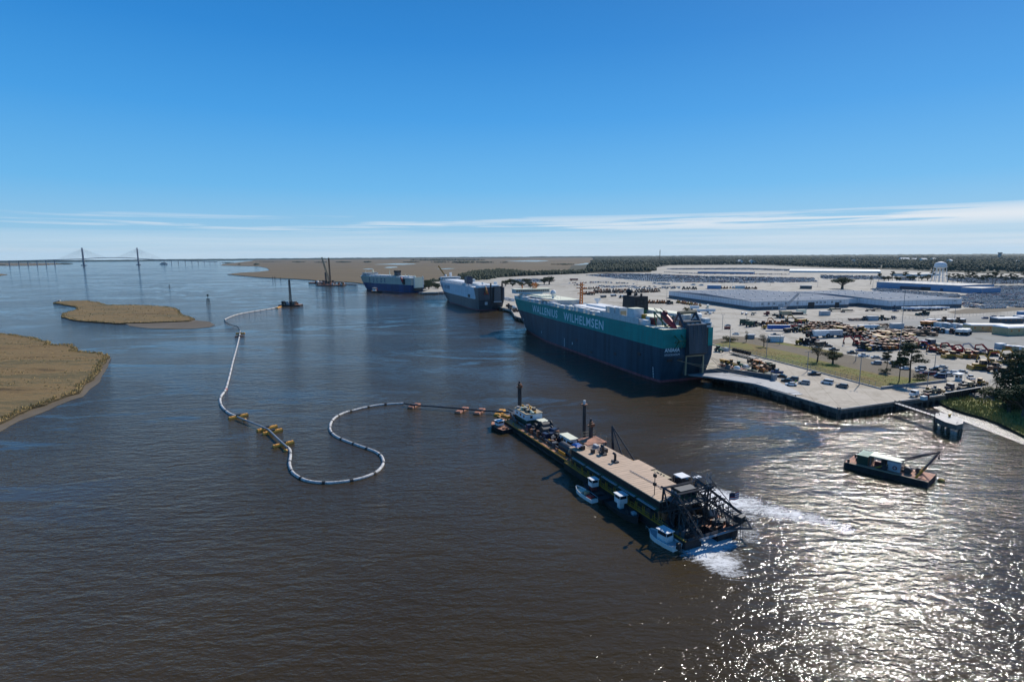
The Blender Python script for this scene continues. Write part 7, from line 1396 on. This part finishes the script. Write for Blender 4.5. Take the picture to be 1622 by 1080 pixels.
# hand placed ones
for kind, c, x, y, a, s, lb in [
    ('longtrailer', 'blue', 1233, 523.5, 3.0, 1.1, 'long blue trailer with yellow tractor cab in the yard'), ('truck', 'yellow', 1216, 521, 3.05, 1.1, 'yellow truck cab at the left end of the long blue trailer'),
    ('harvester', 'dkgreen', 1179, 514.5, .4, 1.25, 'green harvester, leftmost of the green pair before the warehouse'), ('harvester', 'dkgreen', 1189, 517.5, .4, 1.25, 'green harvester, right one of the green pair before the warehouse'), ('tractor', 'steel', 1198, 516, .4, 1.5, 'dark tractor right beside the green harvester pair'),
    ('loader', 'orange', 1220, 515.3, .4, 1.3, 'orange wheel loader right of a maroon tractor before the warehouse'), ('tractor', 'darkred', 1210, 515.5, .4, 1.4, 'maroon tractor between green harvesters and orange loader'),
    ('excavator', 'orange', 1229, 514.0, 2.4, 1.3, 'orange excavator with raised arm behind the blue trailer'), ('loader', 'orange', 1239, 514.5, .3, 1.2, 'orange loader behind the right end of the blue trailer'), ('loader', 'dkgreen', 1246, 512.5, .3, 1.3, 'green loader behind the right end of the blue trailer'), ('excavator', 'yellow', 1262, 511, 2.5, 1.25, 'yellow excavator at the back right of the green loader'), ('dumper', 'yellow', 1272, 512, .3, 1.2, 'yellow dump truck at the far corner by the road end'),
    ('excavator', 'red', 1259, 519.5, .5, 1.2, 'red excavator right of the blue trailer'), ('tractor', 'white', 1268, 522, .4, 1.5, 'white tractor right of the red excavator behind the trailer'), ('tractor', 'green', 1262, 526, .4, 1.4, 'green tractor below the red excavator'), ('dumper', 'steel', 1250, 526, .4, 1.0, 'dark dump truck at the tail of the blue trailer'), ('loader', 'yellow', 1272, 525.5, .4, 1.2, 'yellow loader below the white tractor behind the trailer'),
    ('loader', 'yellow', 1269, 545.3, .3, 1.3, 'mustard wheel loader, leftmost of the row behind the grey green tree'), ('tractor', 'steel', 1280, 546, .3, 1.6, 'black tractor right of the mustard loader behind the tree'), ('tractor', 'darkred', 1290, 545.2, .3, 1.6, 'maroon tractor above the grey green tree'), ('dumper', 'steel', 1301, 548, .3, 1.0, 'dark dump truck right above the grey green tree'),
    ('trailer', 'white', 1299, 535, .15, 1.35, 'white box trailer at the front left of the machine rows'), ('tractor', 'darkred', 1285, 534.5, .3, 1.8, 'maroon tractor left of the front white box trailer'), ('tractor', 'darkred', 1311, 534.5, .3, 1.8, 'maroon tractor right of the front white box trailer'), ('trailer', 'lgrey', 1321, 534, .15, 1.3, 'pale grey box trailer right of the maroon tractors'), ('dumper', 'dgrey', 1335, 533.5, .2, 1.1, 'dark grey dump truck right of the grey box trailer'),
    ('excavator', 'red', 1358, 547.5, 2.75, 1.25, 'red excavator with folded arm, left one of the pair on open sand'), ('excavator', 'red', 1374, 546.5, 2.75, 1.25, 'red excavator with folded arm, right one of the pair on open sand'), ('tractor', 'dkgreen', 1369, 554, .4, 1.9, 'dark green tractor with big wheels in front of the red excavators'),
    ('truck', 'navy', 1481, 550, 3.3, 1.9, 'big navy truck standing alone behind the excavator group'), ('flatbed', 'steel', 1496, 552.5, -.15, 1.2, 'dark flatbed right of the big navy truck'), ('tractor', 'blue', 1465, 551.5, .3, 1.7, 'blue tractor left of the big navy truck'),
    ('excavator', 'red', 1477, 557, 2.3, 1.4, 'red excavator at the left end of the excavator group'), ('excavator', 'orange', 1491, 561, 2.6, 1.3, 'orange excavator second in the excavator group'), ('bulldozer', 'yellow', 1505, 567.5, 3.0, 1.5, 'yellow bulldozer at the front of the excavator group'), ('excavator', 'red', 1513, 559, 2.7, 1.4, 'red excavator with high arm in the middle of the excavator group'), ('excavator', 'red', 1533, 562, 2.9, 1.4, 'red excavator right of the middle of the excavator group'),
    ('bulldozer', 'yellow', 1529, 567, 3.1, 1.5, 'yellow bulldozer close to the orange one'), ('bulldozer', 'orange', 1542, 567.5, 3.1, 1.5, 'orange bulldozer close to the yellow one'), ('excavator', 'lgrey', 1548, 560.5, 2.9, 1.25, 'grey excavator behind the orange bulldozer'), ('excavator', 'red', 1570, 563, 2.75, 1.5, 'red and grey excavator standing alone right of the group'),
    ('bulldozer', 'yellow', 1551, 585.5, 2.9, 1.8, 'large yellow crawler on the sand near the shore grove'), ('excavator', 'yellow', 1573, 578, 2.7, 1.3, 'yellow excavator behind the large yellow crawler'), ('loader', 'rust', 1576, 589, .3, 1.4, 'rusty loader beside the large yellow crawler'), ('excavator', 'yellow', 1598, 577, 2.85, 1.7, 'big mustard excavator over the shore grove, left of two'), ('excavator', 'yellow', 1617, 574, 2.85, 1.7, 'big mustard excavator over the shore grove, right of two'),
    ('bigcrate', 'plywood', 1561, 524, -.12, .85, 'giant plywood crate with white tarp and orange marks, left one'), ('bigcrate', 'plywood', 1612, 529, .16, 1.0, 'giant plywood crate with white tarp, right one at the frame edge'), ('bigcrate', 'dgrey', 1594, 511, .05, .72, 'long dark grey crate with white top behind the plywood ones'), ('bigcrate', 'dgrey', 1630, 508, .05, .72, 'dark crate at the right frame edge behind the plywood ones'), ('container', 'bluewall', 1621, 501, .1, 1.6, 'blue container stack at the right frame edge'),
    ('container', 'lgrey', 1306, 499.5, .1, 1.5, 'grey container on the pavement below the dark warehouse door'), ('container', 'lgrey', 1381, 507.5, .1, 1.45, 'grey container by the roadside fence, with a dark tractor on its left'), ('container', 'lgrey', 1420, 520.5, .1, 1.5, 'grey container between two rusty heaps under the tall light pole'), ('loader', 'dkgreen', 1397, 507, .3, 1.4, 'green loader right of the roadside grey container'), ('tractor', 'steel', 1370, 507.5, .3, 1.4, 'dark tractor left of the roadside grey container'), ('truck', 'navy', 1411, 505.5, .1, 1.1, 'navy truck on the road near the grey container'),
    ('loader', 'dkgreen', 1463, 499.5, 3.1, 1.6, 'lone green loader on the wide pavement by the wrapped loads'), ('scrap', 'scrap', 1393, 517.0, .1, 1.0, 'brown scrap heap left of the tall light pole'), ('scrap', 'scrap', 1434, 519.5, -.2, .7, 'brown scrap heap right of the tall light pole'), ('scrap', 'scrap', 1440, 530, -.25, 1.8, 'long brown scrap heap in the middle of the gravel yard'), ('scrap', 'scrap', 1357, 507.5, .05, .9, 'low rusty heap along the road by the fence'),
    ('flatbed', 'dkgreen', 1322, 493.0, .1, 1.3, 'green flatbed stacked near the warehouse corner'), ('flatbed', 'brown', 1342, 494.5, .1, 1.2, 'brown loaded flatbed at the warehouse corner'), ('flatbed', 'darkred', 1378, 493, .1, .9, 'maroon flatbed before the recessed warehouse link'), ('flatbed', 'dkgreen', 1389, 492.5, .1, 1.0, 'dark green flatbed before the recessed warehouse link'),
    ('truck', 'darkred', 1221, 500, 2.9, 1.5, 'maroon lorry head before the crane'), ('flatbed', 'steel', 1232, 499.8, -.1, .9, 'dark flatbed behind the maroon lorry head'), ('flatbed', 'white', 1248, 498.5, .1, 1.1, 'flatbed with white pipes right of the crane'), ('container', 'cream', 1269, 496.5, .2, 1.4, 'cream container right of the crane'), ('flatbed', 'steel', 1252, 503.2, 0, 2.4, 'long low dark flatbed lying parallel to the warehouse'), ('flatbed', 'lgrey', 1194, 498.5, .9, 1.0, 'grey flatbed near the two white boats'),
    ('wrapped', 'white', 1176, 497.5, 1.0, .55, 'small white boat on trailer by the warehouse corner, left one'), ('wrapped', 'white', 1182, 498.5, 1.0, .55, 'small white boat on trailer by the warehouse corner, right one'),
    ('trailer', 'white', 1100, 490.5, -.2, 1.1, 'white box trailer, farthest of the four behind the ship palm'), ('longtrailer', 'white', 1113, 494.5, -.2, .8, 'white box trailer, second of the four behind the ship palm'), ('trailer', 'white', 1126, 495, -.2, 1.0, 'white box trailer, rightmost of the four behind the ship palm'), ('trailer', 'cream', 1121, 487.8, 1.2, .9, 'cream box trailer behind the four white ones'),
    ('truck', 'white', 1121, 498, -.2, .9, 'white truck head before the white trailers'), ('excavator', 'red', 1021, 480.5, 2.6, 1.3, 'red excavator behind the funnel of the green ship'), ('tractor', 'dkgreen', 1061, 482, .3, 1.8, 'green tractor by the pole right of the ship funnel'),
    ('dumper', 'white', 972, 469.5, .3, 1.1, 'white and blue dump truck behind the ship, left one'), ('dumper', 'white', 986, 472, 2.8, 1.3, 'white and blue dump truck behind the ship, right one'), ('dumper', 'grey', 956, 471.5, .4, 1.1, 'grey dump truck behind the orange ship mast'), ('longtrailer', 'darkred', 909, 444.8, 0, 1.3, 'maroon railcar far off on the left lot'), ('truck', 'navy', 912, 452, 0, 1.2, 'navy truck on the open left lot'), ('container', 'darkred', 1152, 521.2, .1, .7, 'small red skip behind the ship stern'),
    ('crate', 'lgrey', 1584, 552, .1, 1.4, 'pale crate at the left of the small crates right of the gravel')]: machine(kind, c, lb, x, y, a, 'machines and loads in the yard', s)
# rows: x0,y0 -> x1,y1
def mrow(desc, grp, a, b, n, choices, ang, s, seed, jit=.5):
    r2 = random.Random(seed); P0, P1 = G(*a, ZT), G(*b, ZT)
    for i in range(n):
        kind, c = r2.choice(choices); q = P0.lerp(P1, i/max(1, n-1))+Vector((r2.uniform(-jit, jit), r2.uniform(-jit, jit), 0))
        machine(kind, c, '%s %s, %s from left, %s' % (NICE[c], WORD[kind], ordn(i), desc), 0, 0, ang+r2.uniform(-.2, .2), grp, s*r2.uniform(.9, 1.12), None, q)
OR = [('loader', 'orange'), ('tractor', 'orange'), ('loader', 'yellow'), ('tractor', 'white'), ('tractor', 'red'), ('loader', 'brown'), ('tractor', 'steel'), ('tractor', 'blue'), ('loader', 'rust')]
OY = [('loader', 'orange'), ('loader', 'yellow'), ('bulldozer', 'yellow'), ('dumper', 'yellow'), ('tractor', 'steel'), ('loader', 'steel')]
BR = [('loader', 'rust'), ('tractor', 'steel'), ('tractor', 'steel'), ('loader', 'brown'), ('tractor', 'darkred'), ('loader', 'orange')]
for k, (a, b, n, ch, sd) in enumerate([((1372, 555.5), (1446, 552), 14, OR, 1), ((1374, 550.5), (1448, 547.5), 15, OR, 2), ((1375, 546), (1449, 543.5), 15, OR, 3), ((1372, 541.5), (1446, 540), 15, OR+OY, 4), ((1368, 537.5), (1438, 535.5), 15, OY, 5), ((1352, 533.5), (1430, 531.5), 15, OY+BR, 6)]):
    mrow('%s row of the crowded orange block' % ordn(k), 'machines in the crowded orange block', a, b, n, ch, 1.9, 1.22, sd)
for k, (a, b, n, ch, sd) in enumerate([((1284, 529.5), (1346, 529), 13, BR, 11), ((1276, 524.5), (1366, 525.5), 17, BR+OY, 12), ((1278, 520.5), (1342, 520.5), 13, BR, 13), ((1284, 517), (1330, 517), 10, BR, 14)]):
    mrow('%s row of the dark tractor block' % ordn(k), 'machines in the dark tractor block', a, b, n, ch, 1.9, 1.3, sd)
mrow('the pale trailer row under the road', 'pale trailers under the road', (1346, 521.5), (1396, 521.5), 6, [('flatbed', 'white'), ('flatbed', 'lgrey'), ('trailer', 'white'), ('flatbed', 'steel')], .1, .9, 15)
mrow('the upper row right of the gravel', 'loads right of the gravel', (1467, 512.5), (1524, 511), 9, [('loader', 'brown'), ('crate', 'brown'), ('crate', 'rust'), ('loader', 'orange'), ('crate', 'tan')], .5, 1.5, 16)
mrow('the second row right of the gravel', 'loads right of the gravel', (1468, 516.5), (1522, 520.5), 8, [('crate', 'brown'), ('crate', 'lgrey'), ('loader', 'brown'), ('crate', 'white'), ('dumper', 'orange')], .5, 1.5, 17)
mrow('red and white row right of the gravel', 'loads right of the gravel', (1458, 525), (1530, 530), 11, [('tractor', 'red'), ('tractor', 'white'), ('crate', 'white'), ('tractor', 'darkred'), ('dumper', 'white')], .5, 1.35, 18)
mrow('the small crate group at the right edge', 'small crates at the right edge', (1590, 552.5), (1622, 556), 7, [('crate', 'tan'), ('crate', 'plywood'), ('crate', 'orange'), ('crate', 'white')], .4, 1.1, 19)
mrow('the long loader row along the warehouse wall', 'loaders along the warehouse wall', (1074, 479.8), (1108, 485.2), 11, [('loader', 'yellow'), ('loader', 'orange')], 1.2, 1.1, 20)
mrow('the loader row right of the ship funnel', 'loaders right of the funnel', (1029, 480.3), (1057, 480.8), 8, [('loader', 'orange'), ('loader', 'rust'), ('loader', 'brown')], 1.2, 1.2, 21)
for k, (a, b, n, sd) in enumerate([((925, 466.5), (940, 466.8), 5, 31), ((940, 464.2), (1006, 464), 16, 32), ((942, 461.6), (1000, 461.5), 13, 33), ((1010, 463.8), (1044, 462.5), 10, 34), ((1008, 460.8), (1042, 460), 9, 35)]):
    mrow('%s brown row behind the green ship' % ordn(k), 'brown loaders behind the ship', a, b, n, [('loader', 'rust'), ('loader', 'brown'), ('tractor', 'steel'), ('dumper', 'rust')], 1.4, 1.35, sd)
mrow('the red row on the far apron', 'red machines on the far apron', (1083, 458.5), (1102, 458.6), 5, [('tractor', 'darkred'), ('tractor', 'steel')], 1.4, 1.7, 36)
mrow('the thin orange line on the far left apron', 'orange machines on the left apron', (925, 458.2), (948, 457.2), 7, [('loader', 'orange'), ('loader', 'rust')], 1.4, 1.1, 37)
mrow('the wrapped loads beside the second warehouse', 'white wrapped loads', (1440, 492.6), (1492, 491), 9, [('wrapped', 'white')], -.35, 1.0, 38, .4)
mrow('the machine row at the head of the middle lot', 'machines before the middle lot', (1142, 457.5), (1162, 457.2), 5, [('loader', 'rust'), ('tractor', 'steel'), ('truck', 'white')], 1.4, 1.4, 39)
mrow('the row beside the dark open front shed', 'machines by the open front shed', (1182, 457.8), (1196, 457.8), 4, [('tractor', 'steel'), ('loader', 'rust')], 1.4, 1.4, 40)
mrow('the clutter on the quay behind the middle ship', 'machines behind the middle ship', (806, 486), (817, 494), 6, [('truck', 'white'), ('loader', 'rust'), ('tractor', 'steel')], .4, 1.2, 41)
mrow('the pale clutter left of the green bow', 'machines left of the green bow', (799, 474), (812, 477), 5, [('crate', 'white'), ('truck', 'white'), ('crate', 'lgrey')], .4, 1.4, 42)

# ---- loads on the quay: low trailers carrying machines
def low_trailer(label, x, y, rz, L, c, name='low_trailer'):
    K = Kit(); K('bed').box((0, 0, .7), (L, 2.6, .35), c); K('gooseneck').box((L/2+.7, 0, .9), (1.6, .8, .5), c)
    for i in range(3):
        for s in (1, -1): wheel(K, -L*.28+i*1.0-1, s*.95, .34, .4)
    return K.place(name, label, 'trailer', G(x, y, ZT+.005), rz)
def on_quay(kind, c, label, x, y, a, s, up=1.06): 
    p = G(x, y, ZT); return machine(kind, c, label, 0, 0, a, 'machines loaded on quay trailers', s, False, (p.x, p.y, ZT+up))
qa = rz_of(D0-D1)
low_trailer('red low trailer on the quay carrying two mustard machines and a white load', 1158, 583.5, qa+.12, 15, 'darkred'); on_quay('dumper', 'yellow', 'mustard dump truck at the left end of the red low trailer', 1148.5, 579.5, qa, .75); on_quay('loader', 'yellow', 'mustard loader in the middle of the red low trailer', 1158, 581.5, qa, .9)
K = Kit(); K('load').lathe((0, 0, 0), [(1.5, 0), (1.6, .7), (1.2, 1.4), (.1, 1.7)], 'white', 14); p = G(1167, 588, ZT); K.place('wrapped_load', 'white wrapped round load at the right end of the red low trailer', 'wrapped load', (p.x, p.y, ZT+1.06)); on_quay('tractor', 'deckgreen', 'pale green tractor beside the white wrapped load', 1171, 580.5, qa, 1.0, .01)
low_trailer('dark low trailer on the quay, front one of the second pair', 1201, 590.5, qa+.1, 15, 'dkgreen'); low_trailer('dark low trailer on the quay, rear one of the second pair', 1207, 583.5, qa+.1, 15, 'steel')
for kind, c, x, y, s, lb in [('bulldozer', 'orange', 1196, 587.5, .8, 'orange crawler machine, left one on the front dark trailer'), ('bulldozer', 'orange', 1207, 591.5, .8, 'orange crawler machine, right one on the front dark trailer'), ('loader', 'brown', 1190, 579, .85, 'brown loader, left one on the rear dark trailer'), ('dumper', 'orange', 1201, 580, .7, 'orange dump truck in the middle of the rear dark trailer'), ('bulldozer', 'rust', 1213, 587.0, .8, 'rusty crawler at the right end of the rear dark trailer')]: on_quay(kind, c, lb, x, y, qa+.1, s)
on_quay('harvester', 'dkgreen', 'big dark green machine standing behind the loaded trailers', 1219, 585, qa, .9, .01); K = Kit(); K('body').box((0, 0, 0), (3.6, 1.8, .9), 'lgrey', 0, (.9, .9)); K('cover').box((0, 0, .9), (2.6, 1.6, .6), 'white', 0, (.7, .7)); K.place('covered_load', 'white covered load left of the brown loader on the quay', 'load', G(1181, 582, ZT), qa)
low_trailer('flat roll trailer with four dark spools along the swale kerb', 1177, 565.5, qa-.02, 20, 'dgrey', 'roll_trailer')
for i in range(4):
    p = G(1163.5+i*7.2, 560.6+i*1.75, ZT); K = Kit(); K('spool').cyl((0, -.9, 1.15), (0, .9, 1.15), .35, 'black', 10); 
    for s in (-.9, .9): K('flange').cyl((0, s-.12, 1.15), (0, s+.12, 1.15), 1.15, 'black', 14)
    K.place('cable_spool', 'upright black spool on the roll trailer, %s from the left' % ordn(i), 'spool', (p.x, p.y, ZT+1.06), qa+PI/2, 'black spools on the roll trailer')
K = MK.setdefault(('tractor', 'deckgreen'), machine_kit('tractor', 'deckgreen')); K.place('tractor', 'green and red terminal tractor parked at the left end of the apron', 'tractor', G(1138.5, 557, ZT), qa, None, 1.3)
K = Kit(); K('body').box((0, 0, 0), (3, 2.6, 2.0), 'lgrey', 0, (.8, .8)); K.place('grey_heap', 'pale grey covered heap between the terminal tractor and the spools', 'covered heap', G(1150, 555.8, ZT), qa)
K = Kit(); K('rubble').box((0, 0, 0), (.9, .7, .5), 'blue', 0, (.6, .6)); K.place('tarpaulin', 'small blue tarpaulin bundle on the quay left of the ramp', 'tarpaulin', G(1149.6, 588.5, ZT))
# trailers on the right end of the dock
ra = rz_of(Vector((196.6, 232.4, 0))-Vector((173.1, 222.0, 0)))
for kind, c, x, y, s, a, lb in [('truck', 'white', 1453, 627.5, 1.0, ra+PI, 'white and red truck leading the line at the dock end'), ('flatbed', 'steel', 1474, 624.0, .85, ra+PI, 'dark flatbed behind the white and red truck'), ('truck', 'navy', 1509, 617.0, 1.05, ra+PI, 'navy truck in the middle of the dock end line'), ('flatbed', 'steel', 1530, 613.8, .95, ra+PI, 'dark flatbed behind the navy truck')]: machine(kind, c, lb, x, y, a, 'vehicles lined up on the dock end', s, False)
for kind, c, x, y, s, up, lb in [('bulldozer', 'yellow', 1469, 623.8, .55, 1.25, 'small yellow machine on the first dock flatbed, left one'), ('bulldozer', 'yellow', 1489, 621.5, .6, .02, 'small yellow machine between the first flatbed and the navy truck'), ('loader', 'grey', 1480, 622.8, .6, 1.25, 'small grey machine beside the small yellow ones'), ('bulldozer', 'yellow', 1553, 609.5, .95, .02, 'bright yellow machine at the right end of the dock line'), ('loader', 'rust', 1541, 611.2, .8, .02, 'rusty loader left of the bright yellow machine'), ('loader', 'grey', 1524, 614.0, .55, 1.3, 'small grey loader on the second dock flatbed')]: on_quay(kind, c, lb, x, y, ra, s, up)
K = Kit(); K('box').box((0, 0, 0), (2.2, 1.6, 1.5), 'offwhite').box((2.2, .2, 0), (1.2, 1.2, 2.2), 'darkred'); K.place('electrical_box', 'pale cabinet with red post where the quay meets the retaining wall', 'cabinet', G(1463, 633.0, ZT), ra)
# worker in hi-vis
def person(label, p, rz, top='hivis', leg='navy'):
    K = Kit(); b = K('body'); me = bpy.data.meshes.new('body'); P = [((0, 0, .93), .16), ((0, 0, 1.15), .15), ((0, 0, 1.38), .17), ((0, 0, 1.52), .06), ((0, 0, 1.62), .10), ((0, 0, 1.74), .09),
        ((0, .19, 1.40), .06), ((.04, .27, 1.14), .045), ((.12, .26, .92), .035), ((0, -.19, 1.40), .06), ((.04, -.27, 1.14), .045), ((.12, -.26, .92), .035), ((0, .10, .86), .10), ((.02, .11, .48), .07), ((0, .11, .06), .05), ((.13, .11, .04), .04), ((0, -.10, .86), .10), ((-.03, -.11, .48), .07), ((-.05, -.11, .06), .05), ((.08, -.11, .04), .04)]
    E_ = [(0, 1), (1, 2), (2, 3), (3, 4), (4, 5), (2, 6), (6, 7), (7, 8), (2, 9), (9, 10), (10, 11), (0, 12), (12, 13), (13, 14), (14, 15), (0, 16), (16, 17), (17, 18), (18, 19)]
    me.from_pydata([q for q, r in P], E_, []); o = bpy.data.objects.new('person', me); COL.objects.link(o); m = o.modifiers.new('skin', 'SKIN'); 
    for v, (q, r) in zip(me.skin_vertices[0].data, P): v.radius = (r, r)
    me.skin_vertices[0].data[0].use_root = True; o.modifiers.new('sub', 'SUBSURF').levels = 1; dg = bpy.context.evaluated_depsgraph_get(); dg.update(); m2 = bpy.data.meshes.new_from_object(o.evaluated_get(dg)); bpy.data.objects.remove(o)
    for k in (leg, top, 'skin', 'black'): m2.materials.append(MATS[k])
    for f in m2.polygons: z = f.center.z; f.material_index = 0 if z < .95 else 1 if z < 1.53 else 2 if z < 1.70 else 3
    o = bpy.data.objects.new('person', m2); COL.objects.link(o); o.location = p; o.rotation_euler[2] = rz; tag(o, label, 'person')
person('worker in hi-vis top standing among the cars at the ramp foot', G(1260.3, 607.3, ZT), 2.0)

# ------------------------------------------------------------------ haze: even, thin air around everything
def haze(dens):
    m = bpy.data.materials.new('haze'); m.use_nodes = True; nt = m.node_tree; nt.nodes.clear(); o = nt.nodes.new('ShaderNodeOutputMaterial'); v = nt.nodes.new('ShaderNodeVolumePrincipled')
    v.inputs['Color'].default_value = (.50, .78, 1.0, 1); v.inputs['Density'].default_value = dens; v.inputs['Anisotropy'].default_value = .1; nt.links.new(v.outputs[0], o.inputs['Volume'])
    MATS['haze'] = m; mb = MB(); mb.box((0, 0, -2.5), (32000, 32000, 210), 'haze'); struct('haze', mb, 'stuff')
haze(1.7e-5)
